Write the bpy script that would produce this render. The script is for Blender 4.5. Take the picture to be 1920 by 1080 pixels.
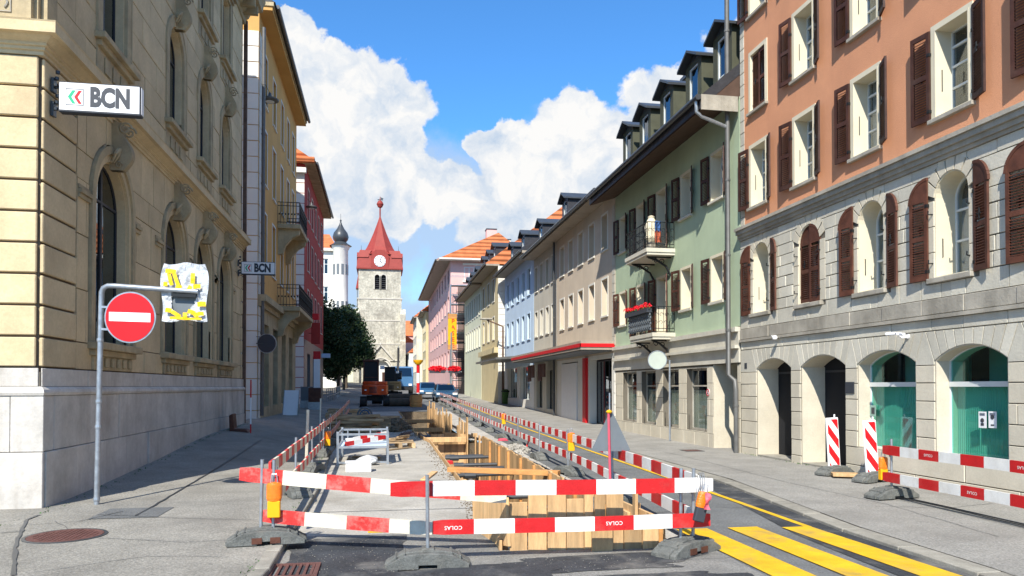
import bpy, bmesh, math, random
from mathutils import Vector, Matrix, noise
rnd = random.Random(7)
R = math.radians
for o in list(bpy.data.objects): bpy.data.objects.remove(o)
SC = bpy.context.scene; COL = SC.collection
# ------------------------------------------------------------------ camera
F = 1400.0; H = 1.7; HY = 725.0; CX = 960.0
PHI = math.atan(245 / F); PIT = R(0.9)
CYP = HY - F * math.tan(PIT)
cam = bpy.data.cameras.new('camera'); co = bpy.data.objects.new('camera', cam); COL.objects.link(co)
cam.sensor_width = 36; cam.lens = 36 * F / 1920; cam.shift_y = (CYP - 540) / 1920
cam.clip_end = 3000; cam.clip_start = .05
co.location = (0, 0, H); co.rotation_euler = (R(90) + PIT, 0, -PHI)
SC.camera = co
SP, CP = math.sin(PHI), math.cos(PHI)
FW = Vector((SP, CP, 0)); RT = Vector((CP, -SP, 0)); ZU = Vector((0, 0, 1))
FP = FW * math.cos(PIT) + ZU * math.sin(PIT); UP = ZU * math.cos(PIT) - FW * math.sin(PIT)
def ray(px, py): return FP + RT * ((px - CX) / F) + UP * ((CYP - py) / F)
# ------------------------------------------------------------------ light and sky
SC.view_settings.view_transform = 'Standard'; SC.view_settings.look = 'None'
SC.view_settings.exposure = 0.6; SC.view_settings.gamma = 1
SUNV = Vector((-.44, -.97, 1.0)).normalized()
sl = bpy.data.lights.new('sun', 'SUN'); so = bpy.data.objects.new('sun', sl); COL.objects.link(so)
sl.energy = 4.9; sl.angle = R(.5); sl.color = (1, .94, .84)
so.rotation_euler = SUNV.to_track_quat('Z', 'Y').to_euler(); so.location = (-20, -40, 60)
W = bpy.data.worlds.new('World'); SC.world = W; W.use_nodes = True
def build_world():
    nt = W.node_tree; N = nt.nodes; L = nt.links
    for n in list(N): N.remove(n)
    def nd(t, **k):
        n = N.new(t)
        for a, b in k.items(): setattr(n, a, b)
        return n
    def con(a, b):
        if isinstance(a, bpy.types.NodeSocket): L.new(a, b)
        else: b.default_value = a
    def ma(op, a, b=0.0, c=0.0):
        n = nd('ShaderNodeMath', operation=op); con(a, n.inputs[0]); con(b, n.inputs[1]); con(c, n.inputs[2]); return n.outputs[0]
    def mr(v, a, b, c=0., d=1., t='SMOOTHSTEP'):
        n = nd('ShaderNodeMapRange', interpolation_type=t); con(v, n.inputs['Value'])
        for i, x in zip(('From Min', 'From Max', 'To Min', 'To Max'), (a, b, c, d)): con(x, n.inputs[i])
        return n.outputs['Result']
    def mix(f, a, b):
        n = nd('ShaderNodeMix', data_type='RGBA'); con(f, n.inputs[0]); con(a, n.inputs[6]); con(b, n.inputs[7]); return n.outputs[2]
    tc = nd('ShaderNodeTexCoord'); D = tc.outputs['Generated']
    def noi(v, sc, det=8, ro=.55, off=None, dist=0.):
        if off is not None:
            m = nd('ShaderNodeVectorMath', operation='ADD'); L.new(v, m.inputs[0]); m.inputs[1].default_value = off; v = m.outputs[0]
        n = nd('ShaderNodeTexNoise'); L.new(v, n.inputs['Vector']); n.inputs['Scale'].default_value = sc
        n.inputs['Detail'].default_value = det; n.inputs['Roughness'].default_value = ro; n.inputs['Distortion'].default_value = dist
        return n.outputs[0]
    # warp the direction so the cloud outlines billow
    wn = nd('ShaderNodeTexNoise'); L.new(D, wn.inputs['Vector']); wn.inputs['Scale'].default_value = 9; wn.inputs['Detail'].default_value = 6; wn.inputs['Roughness'].default_value = .58
    ws = nd('ShaderNodeVectorMath', operation='MULTIPLY_ADD'); L.new(wn.outputs['Color'], ws.inputs[0]); ws.inputs[1].default_value = (.11, .11, .11); L.new(D, ws.inputs[2])
    wo = nd('ShaderNodeVectorMath', operation='SUBTRACT'); L.new(ws.outputs[0], wo.inputs[0]); wo.inputs[1].default_value = (.055, .055, .055)
    DW = wo.outputs[0]
    vor = nd('ShaderNodeTexVoronoi', feature='SMOOTH_F1'); L.new(DW, vor.inputs['Vector']); vor.inputs['Scale'].default_value = 17
    vor.inputs['Smoothness'].default_value = .35
    puff = ma('MULTIPLY_ADD', vor.outputs['Distance'], -.62, .26)
    fb = ma('SUBTRACT', noi(D, 22, 9, .62), .5)
    def blobs(bl, DD):
        acc = None
        for px, py, r in bl:
            d = ray(px, py).normalized()
            n = nd('ShaderNodeVectorMath', operation='DISTANCE'); L.new(DD, n.inputs[0]); n.inputs[1].default_value = d
            f = ma('MULTIPLY_ADD', n.outputs['Value'], -F * 1.0 / r, 1.0)
            acc = f if acc is None else ma('SMOOTH_MAX', acc, f, .12)
        return acc
    BL = [(548, 95, 52), (610, 150, 62), (560, 210, 110), (700, 165, 72), (745, 195, 72), (660, 250, 120), (760, 270, 66), (600, 320, 110), (740, 335, 80), (800, 335, 50), (850, 350, 55),
          (960, 285, 66), (915, 278, 48), (1085, 245, 72), (1120, 260, 52), (1030, 325, 95), (1150, 280, 92), (1225, 215, 82), (1290, 185, 78), (1190, 350, 130), (1000, 395, 85),
          (1280, 300, 140), (1450, 200, 150), (880, 375, 62), (935, 395, 85), (845, 385, 55), (965, 345, 78), (770, 375, 75), (690, 360, 95), (1060, 400, 90), (420, 250, 170), (280, 150, 150), (1650, 270, 190), (536, 55, 22)]
    b1 = blobs(BL, DW)
    # the same kind of cloud goes on round the rest of the sky
    gen = mr(noi(DW, 2.3, 3, .5, (3.1, 7.7, 1.3)), .47, .62, -.9, .5)
    sep = nd('ShaderNodeSeparateXYZ'); L.new(D, sep.inputs[0])
    back = mr(sep.outputs['Y'], .72, .5)           # only outside the mapped part of the sky
    gen = ma('ADD', gen, ma('MULTIPLY', ma('SUBTRACT', back, 1.0), 2.0))
    f1 = ma('MAXIMUM', b1, gen)
    f1 = ma('ADD', f1, ma('ADD', ma('MULTIPLY', puff, .55), ma('MULTIPLY', fb, .55)))
    m1 = mr(f1, .06, .2)
    # softer grey banks below the heaps
    SB = [(690, 470, 120), (640, 520, 110), (880, 450, 110), (620, 420, 130), (700, 380, 150), (860, 400, 150), (1010, 400, 150), (1150, 400, 170), (760, 450, 75), (540, 380, 110), (780, 600, 60)]
    b2 = ma('ADD', blobs(SB, DW), ma('MULTIPLY', fb, .9))
    m2 = mr(b2, -.15, .5, 0, .85)
    sepz = nd('ShaderNodeSeparateXYZ'); L.new(D, sepz.inputs[0])
    sky = nd('ShaderNodeTexSky', sky_type='NISHITA'); sky.sun_disc = False
    sky.sun_elevation = math.asin(SUNV.z); sky.sun_rotation = math.atan2(SUNV.x, SUNV.y); sky.altitude = 900
    sky.air_density = 1.0; sky.dust_density = .6; sky.ozone_density = 2.5
    hs = nd('ShaderNodeMix', data_type='RGBA', blend_type='MULTIPLY'); hs.inputs[0].default_value = 1; L.new(sky.outputs[0], hs.inputs[6]); hs.inputs[7].default_value = SKYTINT
    skc = mix(mr(sepz.outputs['Z'], .34, .0, 0, .75), hs.outputs[2], (4.6, 6.6, 8.9, 1))
    # relief: density sampled a step towards the sun against here
    dn = noi(DW, 13, 7, .6); du = noi(DW, 13, 7, .6, (-.012, -.02, .03))
    rel = ma('MULTIPLY', ma('SUBTRACT', dn, du), 2.3)
    depth = mr(f1, .15, 1.05)
    lowz = mr(sep.outputs['Z'], .30, .13)
    shade = ma('ADD', ma('MULTIPLY_ADD', rel, 1.0, .80), ma('MULTIPLY', ma('MULTIPLY', depth, lowz), -.1))
    shade = ma('ADD', shade, ma('MULTIPLY', lowz, -.24))
    shade = ma('ADD', shade, ma('MULTIPLY', puff, .5))
    sh = mr(shade, .25, 1.0, 0, 1, 'LINEAR')
    cl = mix(sh, (4.0, 4.9, 6.1, 1), (7.2, 7.15, 7.05, 1))
    c = mix(m2, skc, (3.7, 4.8, 6.3, 1))
    c = mix(m1, c, cl)
    bg = nd('ShaderNodeBackground'); L.new(c, bg.inputs[0]); bg.inputs[1].default_value = .09
    out = nd('ShaderNodeOutputWorld'); L.new(bg.outputs[0], out.inputs[0])
SKYTINT = (.72, 1.42, 1.92, 1)
build_world()
# ------------------------------------------------------------------ pixel <-> place helpers
def ss(t):
    t = max(0., min(1., t)); return t * t * (3 - 2 * t)
def zg(x, y):
    z = .45 * ss((y - 22) / 36) + .02 * max(0, y - 58)
    z += .4 * ss((y - 11) / 12) * ss((-1.2 - x) / 3.3) * (1 - .4 * ss((y - 27) / 10))
    return z
def atX(px, py, X):
    r = ray(px, py); t = X / r.x; return Vector((X, r.y * t, H + r.z * t))
def atY(px, py, Y):
    r = ray(px, py); t = Y / r.y; return Vector((r.x * t, Y, H + r.z * t))
def G(px, py, dz=0.):
    r = ray(px, py); z = dz
    for _ in range(30):
        t = (z - H) / r.z; p = Vector((r.x * t, r.y * t, z)); z = z * .5 + .5 * (zg(p.x, p.y) + dz)
    return p
def sX(px, X, py=600): return atX(px, py, X).y
def zX(px, py, X): return atX(px, py, X).z
# ------------------------------------------------------------------ objects
def WL(o):
    v = Vector((0, 0, 0))
    while o: v = v + o.location; o = o.parent
    return v
def T(name, label, cat, loc=(0, 0, 0), group=None, rz=0):
    o = bpy.data.objects.new(name, None); COL.objects.link(o); o.location = loc; o.empty_display_size = .2
    o['label'] = label; o['category'] = cat
    if group: o['group'] = group
    return o
def tag(o, label=None, cat=None, group=None, kind=None):
    if label: o['label'] = label
    if cat: o['category'] = cat
    if group: o['group'] = group
    if kind: o['kind'] = kind
    return o
def put(name, me, parent=None, loc=(0, 0, 0), rot=None, world=True):
    o = bpy.data.objects.new(name, me); COL.objects.link(o)
    if parent: o.parent = parent
    o.location = Vector(loc) - (WL(parent) if (parent and world) else Vector((0, 0, 0)))
    if rot: o.rotation_euler = rot
    return o
def copy_tree(o, parent=None, loc=None, rz=None, label=None):
    c = o.copy(); COL.objects.link(c)
    if parent: c.parent = parent
    if loc is not None: c.location = loc
    if rz is not None: c.rotation_euler.z = rz
    if label: c['label'] = label
    for ch in list(o.children): copy_tree(ch, c)
    return c
class MB:
    def __init__(s): s.v = []; s.f = []; s.m = []; s.mi = 0
    def add(s, vs, fs):
        b = len(s.v); s.v += [Vector(v) for v in vs]; s.f += [tuple(b + i for i in f) for f in fs]; s.m += [s.mi] * len(fs)
    def hexa(s, p): s.add(p, [(0, 3, 2, 1), (4, 5, 6, 7), (0, 1, 5, 4), (1, 2, 6, 5), (2, 3, 7, 6), (3, 0, 4, 7)])
    def box(s, x0, x1, y0, y1, z0, z1):
        s.hexa([(x0, y0, z0), (x1, y0, z0), (x1, y1, z0), (x0, y1, z0), (x0, y0, z1), (x1, y0, z1), (x1, y1, z1), (x0, y1, z1)])
    def cbox(s, c, hx, hy, hz, rz=0, ry=0, rx=0):
        M = Matrix.Rotation(rz, 3, 'Z') @ Matrix.Rotation(ry, 3, 'Y') @ Matrix.Rotation(rx, 3, 'X'); c = Vector(c)
        s.hexa([c + M @ Vector(q) for q in ((-hx, -hy, -hz), (hx, -hy, -hz), (hx, hy, -hz), (-hx, hy, -hz), (-hx, -hy, hz), (hx, -hy, hz), (hx, hy, hz), (-hx, hy, hz))])
    def beam(s, a, b, w, h, up=ZU):
        a = Vector(a); b = Vector(b); d = (b - a).normalized(); x = d.cross(up)
        x = x.normalized() if x.length > 1e-4 else Vector((1, 0, 0)); y = x.cross(d).normalized(); x = x * w / 2; y = y * h / 2
        s.hexa([a - x - y, a + x - y, b + x - y, b - x - y, a - x + y, a + x + y, b + x + y, b - x + y])
    def prism(s, poly, vec):
        n = len(poly); vec = Vector(vec); p = [Vector(q) for q in poly]
        s.add(p + [q + vec for q in p], [tuple(range(n))[::-1], tuple(range(n, 2 * n))] + [(i, (i + 1) % n, n + (i + 1) % n, n + i) for i in range(n)])
    def tube(s, pts, r, n=8, r2=None, cap=True):
        pts = [Vector(p) for p in pts]; k = len(pts); vs = []; ref = None
        for i, p in enumerate(pts):
            d = (pts[min(i + 1, k - 1)] - pts[max(i - 1, 0)]).normalized()
            if ref is None: ref = d.orthogonal().normalized()
            ref = (ref - d * ref.dot(d)).normalized(); q = d.cross(ref)
            rr = r if r2 is None else r + (r2 - r) * i / (k - 1)
            vs += [p + ref * math.cos(2 * math.pi * j / n) * rr + q * math.sin(2 * math.pi * j / n) * rr for j in range(n)]
        fs = [(i * n + j, i * n + (j + 1) % n, (i + 1) * n + (j + 1) % n, (i + 1) * n + j) for i in range(k - 1) for j in range(n)]
        if cap: fs += [tuple(range(n))[::-1], tuple(range((k - 1) * n, k * n))]
        s.add(vs, fs)
    def lathe(s, prof, c=(0, 0, 0), n=16, a0=0, sx=1, sy=1):
        c = Vector(c); vs = []
        for r, z in prof:
            vs += [c + Vector((r * sx * math.cos(a0 + 2 * math.pi * j / n), r * sy * math.sin(a0 + 2 * math.pi * j / n), z)) for j in range(n)]
        k = len(prof)
        s.add(vs, [(i * n + j, i * n + (j + 1) % n, (i + 1) * n + (j + 1) % n, (i + 1) * n + j) for i in range(k - 1) for j in range(n)]
              + [tuple(range(n))[::-1], tuple(range((k - 1) * n, k * n))])
    def disc(s, c, nrm, r, t, n=32):
        c = Vector(c); nrm = Vector(nrm).normalized(); a = nrm.orthogonal().normalized(); b = nrm.cross(a)
        s.prism([c + (a * math.cos(2 * math.pi * j / n) + b * math.sin(2 * math.pi * j / n)) * r for j in range(n)], nrm * t)
    def sweep(s, prof, path):
        # prof: list of (d, z); path(d) -> list of (x, y)
        rows = [[Vector((x, y, z)) for x, y in path(d)] for d, z in prof]; m = len(rows[0]); n = len(rows)
        vs = [v for r in rows for v in r]
        fs = [(i * m + j, i * m + j + 1, ((i + 1) % n) * m + j + 1, ((i + 1) % n) * m + j) for i in range(n) for j in range(m - 1)]
        fs += [tuple(i * m for i in range(n)), tuple(i * m + m - 1 for i in range(n))[::-1]]
        s.add(vs, fs)
    def mesh(s, name, mats, bev=0, smooth=False, center=None, fix=True):
        c = center
        if c is None:
            if s.v:
                lo = [min(v[i] for v in s.v) for i in range(3)]; hi = [max(v[i] for v in s.v) for i in range(3)]
                c = Vector(((lo[0] + hi[0]) / 2, (lo[1] + hi[1]) / 2, lo[2]))
            else: c = Vector((0, 0, 0))
        me = bpy.data.meshes.new(name); me.from_pydata([tuple(v - c) for v in s.v], [], s.f)
        if not isinstance(mats, (list, tuple)): mats = [mats]
        for m in mats: me.materials.append(m)
        if len(mats) > 1: me.polygons.foreach_set('material_index', s.m)
        if fix or bev:
            b = bmesh.new(); b.from_mesh(me)
            if fix: bmesh.ops.recalc_face_normals(b, faces=b.faces)
            if bev:
                es = [e for e in b.edges if e.is_manifold and e.calc_face_angle(0) > .5]
                bmesh.ops.bevel(b, geom=es, offset=bev, segments=1, affect='EDGES', clamp_overlap=True)
            b.to_mesh(me); b.free()
        if smooth:
            me.polygons.foreach_set('use_smooth', [True] * len(me.polygons))
            if smooth != 'all': me.set_sharp_from_angle(angle=R(38))
        return me, c
    def build(s, name, mats, parent=None, bev=0, smooth=False, fix=True, center=None):
        me, c = s.mesh(name, mats, bev, smooth, center, fix)
        return put(name, me, parent, c)
def text_mb(mb, txt, O, sx, sz, size, n, depth=.004, align='CENTER', bold=0.0, spacing=1.0):
    cu = bpy.data.curves.new('lettering', 'FONT'); cu.body = txt; cu.size = 1; cu.align_x = align; cu.align_y = 'CENTER'; cu.offset = bold; cu.space_character = spacing
    cu.resolution_u = 3
    to = bpy.data.objects.new('lettering', cu); COL.objects.link(to); bpy.context.view_layer.update()
    me = bpy.data.meshes.new_from_object(to.evaluated_get(bpy.context.evaluated_depsgraph_get()))
    O = Vector(O); sx = Vector(sx); sz = Vector(sz); n = Vector(n)
    mb.add([O + sx * v.co.x * size + sz * v.co.y * size + n * depth for v in me.vertices], [tuple(p.vertices) for p in me.polygons])
    bpy.data.objects.remove(to); bpy.data.curves.remove(cu); bpy.data.meshes.remove(me)
# ------------------------------------------------------------------ materials
def mat(name, rgb, rough=.8, var=.15, sc=3., bump=.0, bsc=30., dirt=0., dcol=(.05, .045, .04), streak=0., spec=.3, metal=0., objvar=0., fine=0., rgb2=None, coat=0, wood=None, wave=None, alpha=None):
    m = bpy.data.materials.new(name); m.use_nodes = True; nt = m.node_tree; N = nt.nodes; L = nt.links
    b = N['Principled BSDF']; b.inputs['Roughness'].default_value = rough; b.inputs['Specular IOR Level'].default_value = spec; b.inputs['Metallic'].default_value = metal
    if coat: b.inputs['Coat Weight'].default_value = coat
    g = N.new('ShaderNodeNewGeometry').outputs['Position']
    if wood is not None:
        tc = N.new('ShaderNodeTexCoord'); g2 = N.new('ShaderNodeMapping'); g2.inputs['Scale'].default_value = wood
        oi = N.new('ShaderNodeObjectInfo'); ad = N.new('ShaderNodeVectorMath'); ad.operation = 'ADD'
        mm = N.new('ShaderNodeVectorMath'); mm.operation = 'SCALE'; L.new(oi.outputs['Location'], mm.inputs[0]); mm.inputs['Scale'].default_value = 3.7
        L.new(tc.outputs['Object'], ad.inputs[0]); L.new(mm.outputs[0], ad.inputs[1]); L.new(ad.outputs[0], g2.inputs['Vector']); g = g2.outputs[0]
    def noi(scale, det=5, ro=.6, v=None):
        n = N.new('ShaderNodeTexNoise'); n.inputs['Scale'].default_value = scale; n.inputs['Detail'].default_value = det; n.inputs['Roughness'].default_value = ro
        L.new(v or g, n.inputs['Vector']); return n.outputs[0]
    def mr(v, a, b_, c, d):
        n = N.new('ShaderNodeMapRange'); L.new(v, n.inputs[0])
        for i, x in enumerate((a, b_, c, d)): n.inputs[i + 1].default_value = x
        return n.outputs[0]
    def mixc(f, a, b_, bt='MIX'):
        n = N.new('ShaderNodeMix'); n.data_type = 'RGBA'; n.blend_type = bt
        for s_, x in ((n.inputs[0], f), (n.inputs[6], a), (n.inputs[7], b_)):
            if isinstance(x, bpy.types.NodeSocket): L.new(x, s_)
            else: s_.default_value = x
        return n.outputs[2]
    c = (*rgb, 1)
    if rgb2: c = mixc(mr(noi(sc * .7, 3), .42, .6, 0, 1), c, (*rgb2, 1))
    f = mr(noi(sc), .3, .7, 1 - var, 1 + var)
    def mul(col, fac):
        cc = N.new('ShaderNodeCombineColor')
        for i in range(3): L.new(fac, cc.inputs[i])
        return mixc(1.0, col, cc.outputs[0], 'MULTIPLY')
    c = mul(c, f)
    if fine: c = mul(c, mr(noi(bsc * 1.3, 3, .8), .3, .7, 1 - fine, 1 + fine))
    if objvar:
        oi = N.new('ShaderNodeObjectInfo'); c = mul(c, mr(oi.outputs['Random'], 0, 1, 1 - objvar, 1 + objvar))
    if dirt: c = mixc(mr(noi(sc * .45, 8, .7), .5, .72, 0, dirt), c, (*dcol, 1))
    if streak:
        mp = N.new('ShaderNodeMapping'); mp.inputs['Scale'].default_value = (1, 1, .07); L.new(g, mp.inputs['Vector'])
        c = mixc(mr(noi(2.6, 6, .65, mp.outputs[0]), .5, .75, 0, streak), c, (*dcol, 1))
    L.new(c, b.inputs['Base Color'])
    if bump:
        bn = N.new('ShaderNodeBump'); bn.inputs['Strength'].default_value = min(1, bump); bn.inputs['Distance'].default_value = .02 if not wood else .01
        hsrc = noi(bsc, 6, .7)
        if wave:
            sx = N.new('ShaderNodeSeparateXYZ'); L.new(g, sx.inputs[0]); w = N.new('ShaderNodeMath'); w.operation = 'MULTIPLY'; L.new(sx.outputs[wave[0]], w.inputs[0]); w.inputs[1].default_value = wave[1]
            w2 = N.new('ShaderNodeMath'); w2.operation = 'SINE'; L.new(w.outputs[0], w2.inputs[0]); hsrc = w2.outputs[0]; bn.inputs['Distance'].default_value = wave[2]
        L.new(hsrc, bn.inputs['Height']); L.new(bn.outputs[0], b.inputs['Normal'])
    return m
def glassmat(name, tint, refl=.12, transp=.85, rough=.01):
    m = bpy.data.materials.new(name); m.use_nodes = True; N = m.node_tree.nodes; L = m.node_tree.links
    for n in list(N): N.remove(n)
    t = N.new('ShaderNodeBsdfTransparent'); t.inputs[0].default_value = (*[c * transp for c in tint], 1)
    g = N.new('ShaderNodeBsdfGlossy'); g.inputs['Roughness'].default_value = rough; g.inputs[0].default_value = (.9, .95, 1, 1)
    lw = N.new('ShaderNodeLayerWeight'); lw.inputs[0].default_value = .5
    pw = N.new('ShaderNodeMath'); pw.operation = 'POWER'; L.new(lw.outputs['Facing'], pw.inputs[0]); pw.inputs[1].default_value = 4.0
    ad = N.new('ShaderNodeMath'); ad.operation = 'MULTIPLY_ADD'; ad.use_clamp = True; L.new(pw.outputs[0], ad.inputs[0]); ad.inputs[1].default_value = .8; ad.inputs[2].default_value = refl * .6 + .02
    nz = N.new('ShaderNodeTexNoise'); nz.inputs['Scale'].default_value = .9; bp = N.new('ShaderNodeBump'); bp.inputs['Strength'].default_value = .15; bp.inputs['Distance'].default_value = .04
    L.new(nz.outputs[0], bp.inputs['Height']); L.new(bp.outputs[0], g.inputs['Normal'])
    mx = N.new('ShaderNodeMixShader'); L.new(ad.outputs[0], mx.inputs[0]); L.new(t.outputs[0], mx.inputs[1]); L.new(g.outputs[0], mx.inputs[2])
    o = N.new('ShaderNodeOutputMaterial'); L.new(mx.outputs[0], o.inputs[0]); return m
M = {}
M['bank'] = mat('bank_sandstone', (.58, .46, .275), .85, .15, 1.3, .35, 14, dirt=.25, dcol=(.3, .2, .12), objvar=.09, fine=.08)
M['bank_trim'] = mat('bank_trim_stone', (.42, .34, .205), .85, .22, 2, .4, 16, dirt=.4, dcol=(.16, .12, .085), streak=.35, fine=.08)
M['bank_joint'] = mat('bank_joint', (.17, .13, .09), .95, .1)
M['plinth'] = mat('limestone_plinth', (.52, .49, .44), .8, .18, 1.6, .5, 10, dirt=.5, dcol=(.29, .24, .19), streak=.5, objvar=.07, fine=.08)
M['orange'] = mat('orange_render', (.65, .305, .165), .9, .07, .9, .4, 50, dirt=.3, dcol=(.50, .22, .125), streak=.22, fine=.05)
M['rstone'] = mat('grey_cream_stone', (.57, .54, .45), .85, .12, 1.5, .4, 25, dirt=.4, dcol=(.36, .33, .26), streak=.2, objvar=.10, fine=.07)
M['rstone2'] = mat('cream_pier_stone', (.58, .53, .42), .85, .1, 1.5, .3, 25, dirt=.25, dcol=(.3, .25, .18), objvar=.05, fine=.06)
M['ledge'] = mat('weathered_ledge_stone', (.38, .35, .29), .9, .2, 2, .4, 18, dirt=.55, dcol=(.13, .115, .09), streak=.4)
M['joint'] = mat('mortar_joint', (.14, .125, .10), .95, .1)
M['cream'] = mat('cream_reveal_paint', (.66, .60, .45), .8, .05, 2, .1, 30)
M['green'] = mat('pale_green_render', (.42, .51, .35), .9, .08, .9, .4, 50, dirt=.3, dcol=(.33, .40, .28), streak=.3, fine=.05)
M['beige'] = mat('beige_render', (.56, .47, .36), .9, .09, .9, .3, 40, dirt=.4, dcol=(.42, .35, .27), streak=.35)
M['beige2'] = mat('grey_beige_render', (.50, .47, .39), .9, .07, .9, .2, 50, streak=.15)
M['whitetrim'] = mat('white_window_trim', (.66, .64, .57), .8, .06, 2)
M['blue'] = mat('pale_blue_render', (.50, .62, .74), .9, .05, .9)
M['yellowr'] = mat('yellow_cream_render', (.56, .47, .27), .9, .07, .9, streak=.15)
M['lime'] = mat('pale_lime_render', (.62, .63, .46), .9, .06, .9, streak=.1)
M['whiter'] = mat('white_render', (.72, .70, .64), .9, .05, .9, streak=.1)
M['pink'] = mat('pink_render', (.66, .41, .38), .9, .08, .9, streak=.1)
M['ochre'] = mat('ochre_render', (.60, .34, .11), .9, .08, .8, .25, 40, dirt=.1, dcol=(.4, .22, .1), streak=.1)
M['red'] = mat('red_render', (.36, .045, .035), .9, .08, .8, .1, 40)
M['church'] = mat('pale_church_stone', (.44, .415, .335), .9, .28, .5, 1., 2, dirt=.85, dcol=(.20, .185, .15), streak=.6, fine=.35)
M['church_trim'] = mat('church_trim_stone', (.50, .47, .40), .9, .12, .8)
M['church_roof'] = mat('red_tile_spire', (.27, .04, .03), .6, .12, 1.2, .3, 6)
M['rtile'] = mat('orange_roof_tile', (.52, .16, .06), .85, .2, 1.5, .8, 10, wave=('Z', 16., .05))
M['slate'] = mat('dark_slate', (.035, .035, .04), .5, .25, 4, .5, 20)
M['metal_dark'] = mat('dark_roof_metal', (.045, .05, .055), .4, .15, 3, spec=.5)
M['soffit'] = mat('brown_soffit_boards', (.085, .05, .035), .8, .2, 3)
M['olive'] = mat('olive_dormer_cladding', (.075, .078, .05), .7, .15, 3)
M['shutter'] = mat('brown_shutter_paint', (.055, .022, .015), .6, .35, 5, .3, 40, dirt=.35, dcol=(.10, .075, .06), objvar=.2)
M['shutter_red'] = mat('red_brown_shutter_paint', (.095, .036, .022), .6, .35, 5, .3, 40, objvar=.1)
M['frame'] = mat('white_window_frame', (.62, .65, .64), .5, .05, 3)
M['dframe'] = mat('dark_window_frame', (.04, .04, .045), .5, .05, 3)
M['curtain'] = mat('net_curtain', (.45, .46, .44), .9, .1, 8, .4, 20)
M['inside'] = mat('dark_interior', (.012, .013, .016), .9, .2, 1)  # near-black colour stands in for the shade of unlit rooms
M['glass'] = glassmat('window_glass', (.86, .90, .92), .10, .95)
M['dglass'] = glassmat('dark_window_glass', (.30, .36, .40), .10)
M['tglass'] = glassmat('teal_shop_glass', (.70, .98, .93), .03, .97)
M['blind'] = mat('teal_blind', (.27, .39, .34), .8, .05, 3)
M['pipe'] = mat('grey_downpipe', (.11, .11, .105), .45, .2, 5, spec=.5)
M['copper'] = mat('brown_copper_pipe', (.13, .075, .05), .5, .3, 5)
M['iron'] = mat('black_wrought_iron', (.012, .014, .016), .5, .2, 5)
M['galv'] = mat('galvanised_steel', (.36, .39, .42), .38, .2, 12, metal=.6)
M['asphalt_l'] = mat('pavement_asphalt', (.27, .258, .225), .92, .18, 1.3, .9, 30, dirt=.75, dcol=(.165, .155, .135), fine=.42)
M['asphalt_r'] = mat('right_pavement_asphalt', (.285, .275, .25), .92, .15, 1.2, .9, 30, dirt=.6, dcol=(.19, .18, .16), fine=.38)
M['road'] = mat('carriageway_asphalt', (.155, .160, .158), .9, .2, 1.4, .9, 30, dirt=.7, dcol=(.09, .095, .097), fine=.4)
M['fresh'] = mat('fresh_dark_asphalt', (.046, .050, .056), .85, .3, 2.4, .9, 32, dirt=.9, dcol=(.24, .23, .205), fine=.45)
M['concrete'] = mat('concrete_road_slab', (.42, .40, .355), .9, .16, 1.3, .8, 26, dirt=.85, dcol=(.24, .22, .18), fine=.3)
M['granite'] = mat('granite_kerb', (.28, .265, .225), .85, .2, 6, .4, 60, objvar=.12, fine=.2)
M['dusty'] = mat('dusty_worn_asphalt', (.24, .235, .215), .9, .2, 1.6, .9, 30, dirt=.9, dcol=(.12, .122, .122), fine=.4)
M['ground'] = mat('bare_ground', (.16, .145, .12), .95, .2, 1, .5, 20)
M['earth'] = mat('trench_earth', (.16, .125, .085), .95, .3, 3, 1., 12, fine=.3)
M['yellow'] = mat('yellow_road_paint', (.70, .42, .014), .75, .16, 3.5, .4, 80, dirt=.75, dcol=(.27, .215, .10), fine=.22)
M['wood'] = mat('shuttering_board', (.52, .335, .165), .75, .25, 1.6, .6, 9, dirt=.55, dcol=(.33, .23, .13), objvar=.28, wood=(7, 7, .9), fine=.1)
M['woodx'] = mat('orange_beam_wood', (.55, .27, .09), .7, .2, 1.4, .4, 9, objvar=.1, wood=(.9, 7, 7))
M['woodold'] = mat('weathered_timber', (.40, .285, .165), .85, .35, 2, .5, 9, objvar=.5, wood=(1.2, 5, 5))
M['pred'] = mat('barrier_red', (.53, .014, .016), .5, .14, 5, .3, 60, dirt=.45, dcol=(.42, .12, .10), fine=.1)
M['pwhite'] = mat('barrier_white', (.74, .73, .69), .55, .08, 5, .3, 60, dirt=.55, dcol=(.50, .46, .38), fine=.06)
M['pred_old'] = mat('barrier_red_chipped', (.60, .035, .03), .6, .2, 9, .4, 60, dirt=.75, dcol=(.62, .36, .3), fine=.2)
M['pwhite_old'] = mat('barrier_white_grubby', (.66, .62, .5), .65, .12, 8, .4, 60, dirt=.45, dcol=(.42, .35, .24))
M['rubber'] = mat('grey_recycled_foot', (.135, .14, .13), .9, .3, 10, .8, 50, dirt=.5, dcol=(.25, .235, .2), fine=.3)
M['amber'] = mat('amber_lens', (.85, .19, .01), .25, .15, 20, .3, 120, spec=.6)
M['lampyellow'] = mat('yellow_lamp_body', (.80, .40, .01), .4, .08, 5)
M['signback'] = mat('grey_sign_back', (.135, .155, .17), .55, .08, 4, spec=.4)
M['signwhite'] = mat('sign_white', (.80, .80, .80), .45, .03, 4)
M['signred'] = mat('sign_red', (.56, .010, .015), .45, .06, 4)
M['pinkpole'] = mat('faded_red_pole', (.60, .09, .13), .5, .15, 8)
M['signdark'] = mat('sign_dark_grey', (.045, .05, .06), .5, .05, 4)
M['signgreen'] = mat('logo_green', (.02, .40, .20), .5, .03, 4)
M['canopy'] = mat('canopy_fascia', (.34, .29, .23), .7, .1, 3, streak=.3)
M['cast'] = mat('rusty_cast_iron', (.13, .06, .05), .7, .25, 9, .6, 60)
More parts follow.
